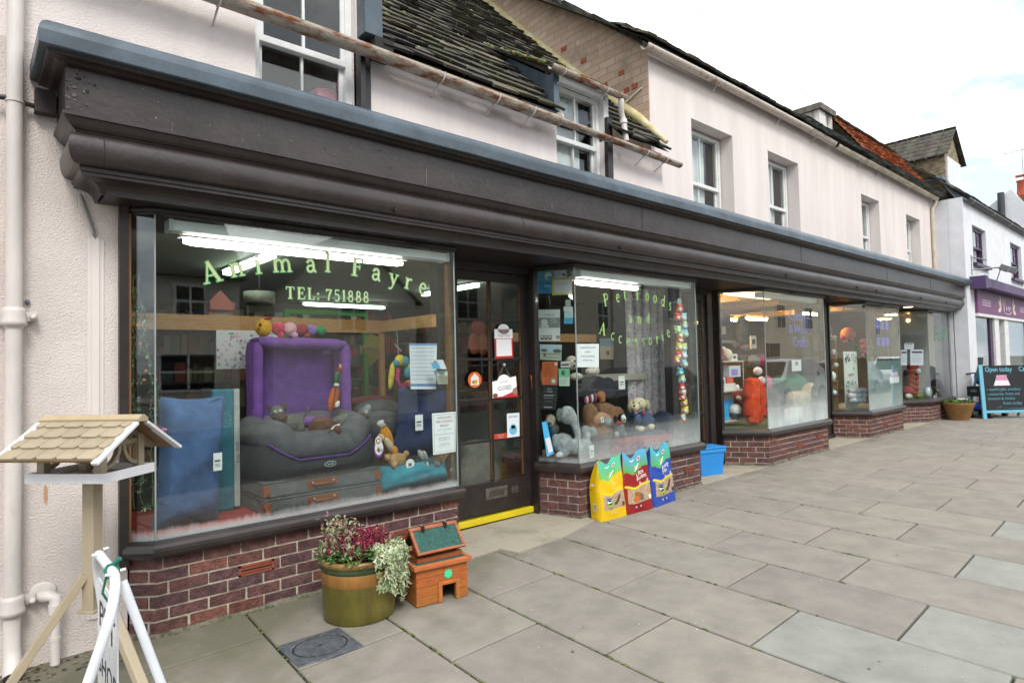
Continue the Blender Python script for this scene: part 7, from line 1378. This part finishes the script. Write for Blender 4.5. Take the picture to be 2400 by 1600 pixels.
T = G('toy_terrier', 'cream and black plush dog peeping from behind the plush elephant', 'soft toy', PY(1290, 1010, .38)[:]); m = MB(); EP(m, 1290, 985, .38, 12, 15, col='9a9080'); EP(m, 1288, 992, .33, 5, 4, col='24211e'); EP(m, 1280, 978, .36, 2, 3, col='1c1a18'); EP(m, 1300, 1005, .36, 10, 12, col='4a463e'); m.col = hx('c0c4c2'); m.build('head', m_plush, T)
T = G('blue_box', 'tall bright blue treat packet with white label at the left of the green lettered window', 'packet', PY(1285, 1060, .25)[:]); m = MB(hx('3a9cc8')); a, b, c, d = PY(1270, 990, .30), PY(1281, 988, .28), PY(1298, 1062, .2), PY(1282, 1070, .24); V = [a, b, c, d]; m.add([*V, *[v + Vector((.05, .05, 0)) for v in V]], [(3, 2, 1, 0), (4, 5, 6, 7), (0, 1, 5, 4), (1, 2, 6, 5), (2, 3, 7, 6), (3, 0, 4, 7)]); m.col = hx('c4c8cc'); q = [a.lerp(d, .48).lerp(b.lerp(c, .48), .1), a.lerp(d, .48).lerp(b.lerp(c, .48), .95), a.lerp(d, .92).lerp(b.lerp(c, .92), .95), a.lerp(d, .92).lerp(b.lerp(c, .92), .3)]; m.add([v + Vector((-.002, -.004, 0)) for v in q], [(3, 2, 1, 0)]); m.build('packet', m_plas, T)
def ZW(x, y): return Zw(x, y)
T = G('tan_dog_bed', 'tan brown hooded dog bed with a small grey toy inside', 'dog bed', PY(*ZW(280, 1370), .35)[:]); m = MB(hx('7a5a42'))
EP(m, *ZW(255, 1180), .60, 46, 30, ry=14, col='7a5a42'); EP(m, *ZW(170, 1250), .50, 22, 50, ry=22, tilt=-.25, col='6f503a'); EP(m, *ZW(365, 1240), .55, 24, 38, ry=20, tilt=.5, col='76563e'); EP(m, *ZW(235, 1320), .42, 44, 20, ry=30, col='65483a'); m.build('shell', PLM('76563e', 1.3), T, fuse=.018)
m = MB(); EP(m, *ZW(262, 1255), .42, 34, 26, ry=14, tilt=.35, col='94705a'); m.build('inner_cushion', m_fab, T)
m = MB(); EP(m, *ZW(300, 1250), .34, 13, 12, col='7f8588'); EP(m, *ZW(320, 1225), .36, 5, 6, col='7f8588'); m.build('toy', m_plush, T); swing(T, PY(*ZW(255, 1225), .30), .3, -.5, .08, .06)
T = G('toy_bear', 'brown teddy in a striped jumper lying on top of the tan dog bed', 'soft toy', PY(*ZW(180, 1075), .5)[:]); m = MB(); EP(m, *ZW(245, 1022), .48, 10, 11, col='8a5a30'); EP(m, *ZW(255, 1055), .46, 7, 10, col='8a5a30'); EP(m, *ZW(218, 1020), .5, 4, 5, col='7a4e2a'); m.build('head', m_plush, T); m = MB()
for k in range(7): EP(m, *ZW(115 + k * 14, 1060 - k * 4), .5, 3.2, 8 + k * .5, col=('8a3040', 'b9b4b8', '2a2438')[k % 3])
m.build('jumper', m_fab, T)
T = G('navy_blanket', 'bunched black navy blanket bed high behind the tan dog bed', 'dog bed', PY(*ZW(250, 1060), .75)[:]); m = MB()
for a in ((120, 920, 26, 16), (200, 900, 24, 14), (280, 920, 26, 16), (350, 960, 22, 18), (110, 1000, 24, 26), (250, 980, 40, 26)): EP(m, *ZW(*a[:2]), .75, a[2], a[3], col='1a1d28')
m.build('folds', PLM('1a1d28', 1.2), T, fuse=.02); swing(T, PY(*ZW(418, 913), .55), 0, .4, .12, .16)
T = G('toy_labrador', 'cream plush labrador wearing a denim blue shirt in the green lettered window', 'soft toy', PY(*ZW(600, 1320), .35)[:]); cr = 'b9ae94'; m = MB(); EP(m, *ZW(562, 1092), .36, 19, 15, col=cr); EP(m, *ZW(530, 1118), .31, 12, 9, col='c4baa2'); EP(m, *ZW(522, 1106), .26, 3.5, 2.5, col='2a2420'); EP(m, *ZW(515, 1082), .31, 1.8, 2, col='1a1816'); EP(m, *ZW(562, 1082), .31, 1.8, 2, col='1a1816'); EP(m, *ZW(540, 1148), .29, 6, 2.5, col='a05048'); m.build('head', m_plush, T)
for x, y, t in ((492, 1112, .2), (628, 1100, -.25)): m = MB(); EP(m, *ZW(x, y), .37, 7, 14, tilt=t, col='a89a7c'); m.build('ear', m_plush, T)
m = MB(); EP(m, *ZW(602, 1215), .38, 22, 19, col='3f4a6c'); EP(m, *ZW(548, 1220), .34, 9, 14, col='3f4a6c'); EP(m, *ZW(650, 1230), .33, 11, 13, col='3f4a6c'); EP(m, *ZW(602, 1168), .30, 4, 4, col='a03a2c'); m.build('shirt', m_fab, T); m = MB(); EP(m, *ZW(578, 1300), .28, 11, 7, col=cr); EP(m, *ZW(665, 1280), .27, 10, 7, col=cr); m.build('paw', m_plush, T)
T = G('toy_spaniel', 'black and white plush dog with a red scarf in front of the tan bed', 'soft toy', PY(*ZW(400, 1380), .2)[:]); m = MB(); EP(m, *ZW(415, 1205), .22, 9, 10, col='211d1c'); EP(m, *ZW(432, 1215), .18, 6, 10, col='c4c2bc'); EP(m, *ZW(440, 1222), .15, 2, 2, col='1a1816'); EP(m, *ZW(365, 1220), .25, 5, 10, col='1f1b1a'); EP(m, *ZW(458, 1270), .24, 4, 9, col='2a1e1a'); EP(m, *ZW(398, 1300), .22, 13, 17, col='5f6365'); EP(m, *ZW(375, 1345), .18, 6, 7, col='8a8c8c'); EP(m, *ZW(440, 1345), .18, 6, 7, col='55595c'); EP(m, *ZW(400, 1250), .19, 7, 4, col='a82a22'); m.build('body', m_plush, T)
T = G('navy_dog_bed', 'dark navy plush dog bed behind the cream labrador', 'dog bed', PY(*ZW(640, 1370), .5)[:]); m = MB()
EP(m, *ZW(760, 1240), .55, 26, 26, col='1c2740'); EP(m, *ZW(805, 1290), .42, 12, 26, col='1c2740'); EP(m, *ZW(640, 1345), .4, 58, 9, ry=40, col='1f2b48'); EP(m, *ZW(490, 1230), .62, 14, 30, col='232428'); m.build('bed', PLM('1d2844', 1.2), T, fuse=.02)
T = G('red_cushion', 'red tartan cushion along the foot of the green lettered window', 'cushion', (5.9, .2, .54)); m = MB(hx('9c2520')); pillow(m, (5.92, .26, .60), 1.15, .34, .16, (.0, .02, 0), wob=.03, col=hx('8f2420')); m.build('cover', m_fab, T); m = MB()
for k in range(9): m.col = hx('6a5a5c' if k % 2 else '7a1a1a'); x = 5.5 + k * .11; m.box(x, x + .012, .082, .09, .56, .64)
m.build('stripe', m_fab, T)
T = G('floral_curtain', 'grey curtain printed with tiny red and green flowers hanging in the green lettered window', 'curtain', PY(*ZW(700, 1300), .75)[:]); a, b = PY(*ZW(445, 170), .78), PY(*ZW(850, 1340), .78)
m = MB(hx('c4bec4')); n = 40; xs = [a.x + (b.x - a.x) * i / n for i in range(n + 1)]; V = [(x, .78 + .025 * math.sin(i * .9), z) for z in (.56, 2.5) for i, x in enumerate(xs)]; V += [(x, y + .004, z) for x, y, z in V]; k_ = 2 * (n + 1); m.add(V, [(i, i + 1, n + 2 + i, n + 1 + i) for i in range(n)] + [(k_ + i + 1, k_ + i, k_ + n + 1 + i, k_ + n + 2 + i) for i in range(n)], True)
for _ in range(1500): i = R0.uniform(0, n); x = a.x + (b.x - a.x) * i / n; z = R0.uniform(.58, 2.48); y = .777 + .025 * math.sin(i * .9) - .003; m.col = hx(R0.choice(('a84a58', '4f8a70', '5f7294', 'a87a84', '7a9a7a', 'b0b0aa'))); r_ = R0.uniform(.006, .013); m.add([(x - r_, y, z), (x, y - .001, z - r_), (x + r_, y, z), (x, y - .001, z + r_)], [(0, 1, 2, 3)])
m.build('cloth', m_fab, T)
T = G('shelf_board', 'pale shelf edge with printed lettering across the green lettered window', 'shelf', PY(*ZW(420, 850), .8)[:]); a, b = PY(*ZW(210, 825), .72), PY(*ZW(630, 850), .72); m = MB(hx('a09c90')); m.box(a.x, b.x, .72, 1.0, b.z - .05, b.z + .03); m.T = frame(((a.x + b.x) / 2, .719, b.z - .025), (1, 0, 0), (0, 0, 1)); m.col = hx('6a665c'); m.text('PETS', .04); m.build('board', m_paint, T)
T = G('wooden_rail', 'pine rail running across the back of the green lettered window', 'rail', (4.9, 1.05, .06)); m = MB(pine); m.box(4.5, 6.1, 1.05, 1.09, 1.80, 1.90); m.build('rail', m_wood, T); m = MB(pine); m.box(6.06, 6.1, 1.092, 1.13, .06, 1.9); m.build('post', m_wood, T)
paper('poster', 'two small pictures pinned under the pine rail of the green lettered window', [Zw(235, 542), Zw(350, 542), Zw(350, 720), Zw(238, 716)], .95, [('r', 0, 1, .62, 1, '6f8494'), ('o', .55, .3, .14, .12, '7a4a34')], 'a49a88', cat='poster')
# white teddy behind the notice
T = G('white_teddy', 'white plush teddy with dark eyes behind the Christmas notice', 'soft toy', PY(1345, 880, .4)[:]); m = MB(); EP(m, 1340, 850, .4, 14, 17, col='a39a8c'); EP(m, 1347, 846, .34, 2.2, 2.5, col='241f1c'); EP(m, 1346, 857, .33, 2.6, 2.6, col='241f1c'); EP(m, 1350, 882, .4, 20, 9, col='a39a8c'); EP(m, 1385, 870, .42, 16, 9, col='a8a096'); EP(m, 1398, 868, .4, 7, 10, col='a8a096'); m.build('body', m_plush, T)
# string of rubber toys
T = G('toy_string', 'vertical string of small bright rubber toys at the right end of the green lettered window', 'hanging toys', PY(*ZW(920, 1270), .1)[:])
m = MB(hx('c9ced0')); m.tube([PY(*ZW(905, 150), .09), PY(*ZW(905, 230), .09), PY(*ZW(920, 1260), .1)], .002, 4); m.col = hx('b4c4cc'); EP(m, *ZW(898, 238), .08, 8, 8, ry=2); m.build('cord', m_plas, T)
seq = [(900, 300, 'c04a32'), (885, 370, 'd05a3a'), (930, 375, '9fb0c0'), (940, 440, '5a9ac0'), (890, 480, '8ab04a'), (905, 520, '7fa84a'), (945, 510, '7fb4cc'), (905, 560, 'c8682a'), (900, 620, 'c9b83a'), (935, 625, '6fa8b8'), (895, 690, 'b8322e'), (880, 730, 'b0302c'), (935, 690, 'a9bfcc'), (940, 760, '7fb8cc'), (905, 830, '4f9ab0'), (920, 890, '7fb4cc'), (920, 955, 'b83a34'), (925, 990, 'c9c2b8'), (925, 1035, 'c8402e'), (940, 1085, 'd0762a'), (945, 1150, 'c9b03a'), (930, 1215, 'b0262a')]
for x, y, c in seq:
    m = MB(); EP(m, *ZW(x, y), .09, 8.5, 8.5, col=c); q_ = R0.uniform(-6, 6); EP(m, *ZW(x + q_, y - 20), .085, 6.5, 6, col=R0.choice((c, c, 'd8c84a', '8fc4d8'))); EP(m, *ZW(x + q_ - 16, y - 34), .085, 2.2, 3, tilt=-.4, col=c); EP(m, *ZW(x + q_ + 16, y - 34), .085, 2.2, 3, tilt=.4, col=c); EP(m, *ZW(x + 22, y + 6), .09, 3.5, 2.4, col=c); EP(m, *ZW(x - 20, y + 14), .08, 3, 2.6, col=R0.choice((c, 'c04a3a', 'd0a03a'))); EP(m, *ZW(x + 6, y + 4), .06, 4, 4.5, col='d8d2c4'); EP(m, *ZW(x - 8, y - 4), .055, 2, 2.2, col='e0e0dc'); EP(m, *ZW(x - 8, y - 4), .045, 1, 1.1, col='1a1a1a'); m.build('rubber_toy', m_plas, T)
# ---- blue lettered window: warm lit craft shop
Z5 = lambda x, y: (1660 + x / 4.75, 680 + y / 4.75)
def warmstrip(x0, x1, y, label, mat=m_tubew): return strip(x0, x1, y, 2.44, label, mat)
p0, p1 = PY(*Z5(410, 315), 2.2), PY(*Z5(650, 295), 2.2)
T = strip(p0.x, p1.x, 2.2, p0.z, 'warm lit strip light in the middle of the craft shop', m_tubew); p0, p1 = PY(*Z5(80, 235), 1.6), PY(*Z5(395, 200), 1.6); strip(8.2, 9.6, 1.5, 2.33, 'warm strip light nearest the angled pane of the blue lettered window', m_tubew, r=.025); p0 = PY(*Z5(230, 328), 3.2); strip(p0.x, p0.x + .8, 3.2, p0.z, 'short warm strip light farthest back in the craft shop', m_tubew)
T = G('ceiling_panel', 'glowing yellow cream ceiling panel at the top of the blue lettered window', 'ceiling light', (9.0, .75, 2.5)); m = MB(hx('d8c48a')); m.box(8.5, 9.9, .35, .62, 2.505, 2.53); m.build('panel', EM('warm_panel', (1, .75, .4), 2.0), T)
T = G('wire_shelf', 'white wire shelf stand crowded with gifts behind the angled pane', 'shelf stand', PY(*Z5(260, 1500), .62)[:]); m = MB(hx('b9b9b4')); ys = .62
tl, tr = PY(*Z5(105, 795), ys), PY(*Z5(410, 790), ys); bl, br_ = PY(*Z5(120, 1475), ys), PY(*Z5(430, 1465), ys); xa, xb = tl.x, tr.x - .05
for x in (xa + .02, xb - .02): m.tube([(x, ys, .54), (x, ys, tl.z)], .008, 6); m.tube([(x, ys + .3, .54), (x, ys + .3, tl.z)], .008, 6)
shz = [PY(*Z5(110, 795), ys).z, PY(*Z5(115, 1132), ys).z, PY(*Z5(120, 1472), ys).z]
m.build('upright', m_plas, T)
for z in shz: m = MB(hx('bdbdb8')); m.box(xa, xb, ys - .01, ys + .31, z - .012, z + .008); m.build('shelf', m_plas, T)
def prop(name, label, cat, ells=(), boxes=(), mat=None, conv=Z5):
    T = G(name, label, cat, (PY(*conv(*(ells or boxes)[0][:2]), (ells or boxes)[0][2]))[:]); m = MB()
    for e in ells: EP(m, *conv(e[0], e[1]), e[2], e[3], e[4], col=e[5])
    for b in boxes:
        a, c = PY(*conv(b[0], b[1]), b[2]), PY(*conv(b[3], b[4]), b[2]); m.col = tuple(min(.82, v * 1.4) for v in hx(b[5])); m.box(min(a.x, c.x), max(a.x, c.x), b[2], b[2] + (b[6] if len(b) > 6 else .1), min(a.z, c.z), max(a.z, c.z))
    m.build('body', mat or m_plas, T); return T
prop('mug', 'white patterned mug on the top wire shelf', 'mug', boxes=[(262, 708, .66, 325, 785, 'c4c4c4', .08), (280, 730, .655, 310, 760, '3a3a44', .004)])
prop('ornament', 'cream and red patchwork ornaments heaped on the top wire shelf', 'ornament', [(130, 700, .66, 10, 16, 'a83a34'), (165, 660, .68, 7, 7, 'c9c4c0'), (205, 720, .68, 13, 15, 'c9bca4'), (120, 755, .66, 9, 9, 'b4aaa4'), (175, 760, .64, 8, 8, '8a3a3a')], mat=m_fab)
prop('gift_bag', 'pale blue gift bag with a pink teacup on the middle wire shelf', 'gift bag', boxes=[(232, 840, .66, 362, 960, 'b0bcd8', .1), (258, 880, .655, 330, 945, '8a7ab4', .004)])
prop('boxed_mug', 'white boxed mug with a red lid on the middle wire shelf', 'mug', [(322, 1085, .68, 5, 8, 'c9c9c4')], [(185, 1040, .64, 305, 1122, 'c4c4be', .1), (205, 965, .65, 280, 1035, 'b85a4c', .08)])
prop('picture_card', 'white picture card at the left of the middle wire shelf', 'card', boxes=[(105, 972, .66, 195, 1110, 'b4b8b8', .02), (125, 1000, .655, 180, 1060, '4a4a50', .004)])
prop('blue_carton', 'bright blue carton on the bottom wire shelf', 'carton', boxes=[(145, 1285, .64, 235, 1462, '2f8fc4', .12)]); prop('blue_bag', 'blue packet with grey top behind the bright blue carton', 'packet', boxes=[(165, 1180, .74, 285, 1285, '2a7fb8', .1), (165, 1170, .735, 275, 1210, '8a8f94', .004)])
prop('glass_globe', 'white and grey glass globe on the bottom wire shelf', 'ornament', [(300, 1335, .66, 15, 15, 'c4c6c8'), (300, 1385, .66, 14, 13, '3a3c40')])
prop('striped_cushion', 'red and white striped cushion behind the wire shelf', 'cushion', [(340, 1180, .98, 16, 22, '6a2428'), (350, 1195, .94, 12, 7, 'b4aca4')], mat=m_fab)
T = G('orange_scarf', 'bright orange fluffy scarf hanging behind the angled pane of the blue lettered window', 'scarf', PY(*Z5(520, 1490), .45)[:]); m = MB()
for x, y0, y1, w_ in ((440, 985, 1400, 12), (475, 975, 1480, 13), (515, 980, 1490, 14), (560, 1020, 1470, 13), (600, 1070, 1410, 11)):
    n = 26; P2 = [PY(*Z5(x + 5 * math.sin(k * .5 + x), y0 + (y1 - y0) * k / n), .42 + .03 * math.sin(x)) for k in range(n + 1)]; k0 = kk(P2[0]); m.col = hx(R0.choice(('d8420c', 'cc3c0a', 'e04c10'))); m.tube(P2, [w_ * .85 * k0 * (1 + .04 * math.sin(k * .8 + x) + R0.uniform(-.05, .05)) * (.5 if k in (0, n) else 1) for k in range(n + 1)], 10)
m.build('fluff', m_plush, T)
prop('wool_ball', 'white ball of wool above the orange scarf', 'wool', [(550, 900, .55, 10, 10, 'c4b8c4')], mat=m_plush); prop('wool_ball', 'grey white ball of wool right of the orange scarf', 'wool', [(592, 1010, .48, 9, 11, 'b0aab4')], mat=m_plush); prop('wool_ball', 'pink wool bundle at the right of the orange scarf', 'wool', [(660, 1030, .5, 10, 18, 'a83a60')], mat=m_plush)
prop('wool_ball', 'dark grey wool ball on the back display', 'wool', [(505, 800, .75, 14, 17, '5f5f64')], mat=m_plush); prop('wool_ball', 'magenta wool ball beside the dark grey one', 'wool', [(598, 790, .8, 8, 16, '7a1f48')], mat=m_plush)
prop('bunting', 'tall pale picture panel standing behind the wool', 'card', boxes=[(472, 505, .9, 540, 650, 'b4b2a8', .02), (490, 545, .895, 525, 600, '4a4844', .004)])
prop('wooden_shelf', 'brown wooden shelf behind the wool balls', 'shelf', boxes=[(330, 720, 1.0, 640, 735, '7a5a34', .3), (360, 738, 1.0, 430, 900, '6a4a2a', .3)], mat=m_wood)
prop('grey_display', 'grey peaked fabric display shape under the warm strip lights', 'display', [(380, 480, 1.5, 18, 40, '6f7274'), (300, 610, 1.4, 18, 10, '8a7f74'), (420, 640, 1.3, 26, 9, '9a8a84')], mat=m_fab)
prop('dark_lampshade', 'dark maroon round lampshade hanging in the craft shop', 'lampshade', [(175, 320, 1.2, 15, 15, '2f2024')], mat=m_fab)
prop('white_box', 'white box and shelf at the back left of the craft shop', 'box', boxes=[(85, 400, 1.4, 200, 490, '9a9896', .2), (90, 555, 1.3, 300, 585, '8a8a88', .3)])
T = prop('green_pouf', 'big round dark green knitted pouf in the blue lettered window', 'pouf', [(940, 1050, .5, 52, 26, '2f6a4c'), (800, 1040, .55, 18, 20, '2a5f44'), (960, 1010, .5, 40, 16, '3a7a5a')], mat=m_plush)
T = G('wicker_sheep', 'cream wool sheep ornament standing in front of the green pouf', 'sheep ornament', PY(*Z5(1050, 1400), .25)[:]); m = MB(); EP(m, *Z5(1010, 1215), .28, 30, 21, col='b4a07c'); EP(m, *Z5(950, 1200), .3, 16, 17, col='b4a07c'); EP(m, *Z5(1075, 1190), .26, 14, 18, col='b8a684'); EP(m, *Z5(1090, 1110), .24, 11, 13, col='b8a684'); EP(m, *Z5(1125, 1062), .22, 13, 8, tilt=-.2, col='bca98a'); EP(m, *Z5(1155, 1050), .2, 8, 5, col='bca98a')
for x in (960, 1010, 1085, 1115): EP(m, *Z5(x, 1330), .26 if x < 1050 else .22, 5, 20, col='a8946e')
m.build('body', PLM('b8a684', 1.3), T, fuse=.022)
prop('price_card', 'white card with a small red flower at the foot of the sheep ornament', 'card', boxes=[(850, 1322, .06, 1055, 1422, 'ccd4da', .004), (880, 1340, .058, 925, 1375, 'b06a68', .002)], mat=m_paper); prop('price_card', 'white card with a rabbit drawing above the green pouf', 'card', boxes=[(930, 775, .3, 1038, 895, 'ccd0d6', .004), (970, 795, .298, 1000, 835, '6a6a74', .002)], mat=m_paper)
headbox(8.55, 10.35, 'pale blind box at the top of the blue lettered window')
# ---- frosted window
Z6 = lambda x, y: (1920 + x / 5.06, 700 + y / 5.06)
T = G('shelf_unit', 'narrow pale wood shelf unit of ornaments in the frosted window', 'shelf unit', PY(*Z6(160, 1310), .62)[:]); ys = .62; a, b = PY(*Z6(85, 490), ys), PY(*Z6(200, 490), ys); bz = .54; pw = hx('a8844e')
m = MB(pw); m.box(a.x, a.x + .03, ys, ys + .25, bz, a.z); m.box(b.x - .03, b.x, ys, ys + .25, bz, a.z); m.box(a.x + .03, b.x - .03, ys + .23, ys + .25, bz, a.z); m.build('side', m_wood, T)
for yy in (485, 655, 820, 985, 1145): m = MB(pw); z = PY(*Z6(85, yy), ys).z; m.box(a.x - .01, b.x + .02, ys - .01, ys + .25, z - .015, z + .015); m.build('shelf', m_wood, T)
for n_, lb, e in (('vase', 'turquoise vase on the top shelf of the pale wood unit', [(112, 612, .60, 5.5, 8.5, '7fb8ac')]), ('jug', 'small white jug beside the turquoise vase', [(168, 625, .60, 4.5, 6, 'b9bcc0')]), ('shell', 'brown shell ornaments on the second shelf of the pale wood unit', [(140, 790, .60, 6, 4.5, '6a4a3c'), (195, 785, .58, 6, 6, 'a8acac')]), ('plate', 'large white oval plate on the third shelf of the pale wood unit', [(150, 915, .62, 9, 12, 'b9c0bc')]), ('bowl', 'pale blue bowl and green jar on the fourth shelf of the pale wood unit', [(175, 1110, .58, 10, 6, '9fb8cc'), (135, 1070, .64, 6, 9, '9ab07a')]), ('figurine', 'white figurines on top of the pale wood unit', [(115, 440, .64, 8, 6, 'a8a4a0'), (180, 455, .62, 5, 5, '9aa8b4'), (125, 380, .7, 5, 14, '8a5a60')])): prop(n_, lb, 'ornament', e, conv=Z6)
T = prop('tall_card', 'tall white illustrated card reading HAPPY in the frosted window', 'card', boxes=[(288, 625, .45, 472, 1290, 'b9b9b4', .01)], mat=m_paper, conv=Z6); a, c = PY(*Z6(288, 625), .448), PY(*Z6(472, 1290), .448); m = MB(hx('3a3838')); m.T = frame((a.x, .4485, c.z), (1, 0, 0), (0, 0, 1)); W_, H_ = c.x - a.x, a.z - c.z
for _ in range(26): x, y = R0.uniform(.12, .45) * W_, R0.uniform(.8, .95) * H_; m.disc(x, y, R0.uniform(.008, .03), R0.uniform(0, .0008), 7)
m.col = hx('8a8a90')
for _ in range(20): m.disc(R0.uniform(.55, .88) * W_, R0.uniform(.78, .95) * H_, R0.uniform(.008, .025), R0.uniform(0, .0008), 7)
m.col = hx('b0b44a'); m.disc(.72 * W_, .7 * H_, .04, .001); m.col = hx('a8505a'); m.text('HAPPY', .09, W_ / 2, .56 * H_, .001); m.col = hx('6a6a74')
for _ in range(18): m.disc(R0.uniform(.1, .9) * W_, R0.uniform(.34, .48) * H_, R0.uniform(.008, .03), R0.uniform(0, .0008), 7)
m.build('print', m_paper, T)
prop('white_flowers', 'bunch of fluffy white paper flowers at the foot of the frosted window', 'flowers', [(380 + 36 * (k % 5) + R0.uniform(-8, 8), 1090 + 55 * (k // 5), .3, 7, 7, R0.choice(('b9b6bc', 'c4bfc6', 'a8a2ac', 'b0a8c0'))) for k in range(15)], mat=m_plush, conv=Z6)
prop('straw_hat', 'straw orange hat with a red bow hanging in the frosted window', 'hat', [(340, 420, .9, 18, 16, 'a8664a'), (285, 465, .86, 7, 6, '8f241e'), (355, 480, .86, 7, 4, '5f2a1e'), (310, 500, .86, 6, 5, 'b07a3a')], mat=m_fab, conv=Z6)
T = G('potted_orchid', 'green leafy plant with pink flowers in the frosted window', 'plant', PY(*Z6(540, 720), .5)[:]); m = MB(); k0 = .03
for _ in range(70): p = PY(*Z6(R0.uniform(430, 640), R0.uniform(560, 700)), R0.uniform(.4, .6)); leaf(m, p, (R0.gauss(0, 1), R0.gauss(0, .6), R0.uniform(-1, .6)), R0.uniform(.12, .22), R0.uniform(.05, .08), hx(R0.choice(('5f7a2a', '6f8a34', '4f6a2a'))))
m.col = hx('b85a74')
for _ in range(14): m.ell(PY(*Z6(R0.uniform(495, 550), R0.uniform(480, 690)), .42), .035, n=7, m=5)
m.build('foliage', m_leaf, T)
strip(12.9, 14.0, 1.4, 2.45, 'yellow strip light in the frosted shop', m_tubew)
fm = MB(hx('9fc0c6')); fm.box(12.40, 14.18, .0075, .0085, .56, PY(*Z6(575, 738), 0).z); fmm = bpy.data.materials.new('frosted_film'); fmm.use_nodes = True; nt = fmm.node_tree; [nt.nodes.remove(n) for n in list(nt.nodes) if n.type == 'BSDF_PRINCIPLED']
d1 = N(nt, 'ShaderNodeBsdfTranslucent', Color=(.50, .66, .68, 1)); d2 = N(nt, 'ShaderNodeBsdfDiffuse', Color=(.42, .56, .58, 1)); d3 = N(nt, 'ShaderNodeBsdfTransparent', Color=(.75, .88, .88, 1)); s1 = N(nt, 'ShaderNodeMixShader'); s1.inputs[0].default_value = .5; s2 = N(nt, 'ShaderNodeMixShader'); s2.inputs[0].default_value = .28
L(nt, d1.outputs[0], s1.inputs[1]); L(nt, d2.outputs[0], s1.inputs[2]); L(nt, s1.outputs[0], s2.inputs[1]); L(nt, d3.outputs[0], s2.inputs[2]); L(nt, s2.outputs[0], nt.nodes['Material Output'].inputs[0])
fm.build('frosted_film', fmm, BAY[3])
prop('pink_sticker', 'pale pink cake sticker on the frosted pane', 'sticker', boxes=[(835, 925, .0055, 948, 990, 'c0ccd0', .0015), (848, 872, .0055, 935, 922, 'c0a0b4', .0015)], mat=m_paper, conv=Z6)
# ---- fifth window
T = G('wood_screen', 'brown panelled screen behind the notices of the window above the planter', 'screen', (16.6, 1.2, .54)); m = MB(hx('4a382c')); m.box(15.3, 17.6, 1.2, 1.26, .54, 2.5); m.build('panel', m_wood, T)
for lb, b in (('white notice with dark heading in the window above the planter, largest of three', (1082, 603, .04, 1235, 787)), ('white notice at the left edge of the window above the planter', (972, 607, .04, 1040, 788)), ('small white card above the largest notice of the window above the planter', (1012, 525, .04, 1122, 597))):
    # these hang inside the angled left return of the last bay
    a5, b5 = BAYS[4][0], BAYS[4][1]; paper_on('notice', lb, [Z6(b[0], b[1]), Z6(b[3], b[1]), Z6(b[3], b[4]), Z6(b[0], b[4])], a5, b5, .012, [('r', .1, .9, .78, .9, '4a3a3c')] + [('r', .12, .85, .66 - k * .09, .68 - k * .09, '8a8a94') for k in range(6)], 'c4c6d4')
T = G('scarf_rack', 'red and green scarves with a white heart hanging in the window above the planter', 'scarves', PY(*Z6(1165, 1140), .75)[:]); m = MB()
for x, y0, y1, c in ((1075, 810, 1080, '8a3026'), (1110, 800, 1110, '7a4a34'), (1150, 800, 1130, '8f3828'), (1200, 830, 1120, '2f3a28'), (1245, 810, 1060, '9a4030'), (1030, 880, 1100, '2a2420')):
    for k in range(6): EP(m, *Z6(x, y0 + (y1 - y0) * k / 5), .75, 6, 8, col=c)
EP(m, *Z6(1172, 860), .68, 6, 7, col='c9c9c9'); m.build('scarves', m_fab, T)
prop('red_cushion', 'red cushion with pale edge at the left of the window above the planter', 'cushion', [(1050, 1100, .55, 16, 13, '7a2c2a'), (1060, 1155, .5, 14, 7, 'a8a49a')], mat=m_fab, conv=Z6)
prop('purple_plush', 'dark purple plush toy at the foot of the window above the planter', 'soft toy', [(1390, 1010, .3, 13, 12, '33222c'), (1420, 1070, .3, 13, 13, '3a2c44'), (1400, 1100, .28, 10, 10, '3a2a26'), (1402, 1088, .22, 3.5, 3.5, 'a8946c')], mat=m_plush, conv=Z6)
prop('white_sign', 'white tilted sign leaning beside the purple plush', 'sign', [(1290, 1110, .3, 9, 13, 'b4bcc4')], conv=Z6); prop('green_grass_mat', 'green plants along the floor of the window above the planter', 'plant', [(1200, 1150, .4, 22, 6, '5f6a34'), (1540, 1130, .3, 8, 8, '3f4a3a')], mat=m_leaf, conv=Z6)
T = G('pendant_lamp', 'glowing warm pendant bulb and smaller twin in the last brown shop', 'pendant lamp', PY(*Z6(1065, 258), .9)[:]); m = MB(); EP(m, *Z6(1065, 258), .9, 7, 6.5, col='ffffff'); EP(m, *Z6(1130, 268), .95, 5, 4, tilt=-.4, col='ffffff'); m.build('bulb', EM('warm_bulb', (1, .62, .22), 7), T); m = MB(hx('241c18')); p = PY(*Z6(1065, 258), .9); m.tube([p + Vector((0, 0, .08)), (p.x, p.y, 2.54)], .01, 5); m.build('cord', m_black, T)
T = G('downlight', 'round warm downlight in the brown soffit before the window above the planter', 'downlight', PY(*Z6(1055, 100), -.02)[:]); p = PZ(*Z6(1055, 100), 2.538); m = MB(); m.lathe([(.0, .0), (.07, 0), (.09, .003)], (p.x, p.y, 2.536), 16); m.build('lens', EM('warm_lens', (1, .6, .2), 5), T)
for o in list(bpy.data.objects):
    if '_w' in o: del o['_w']
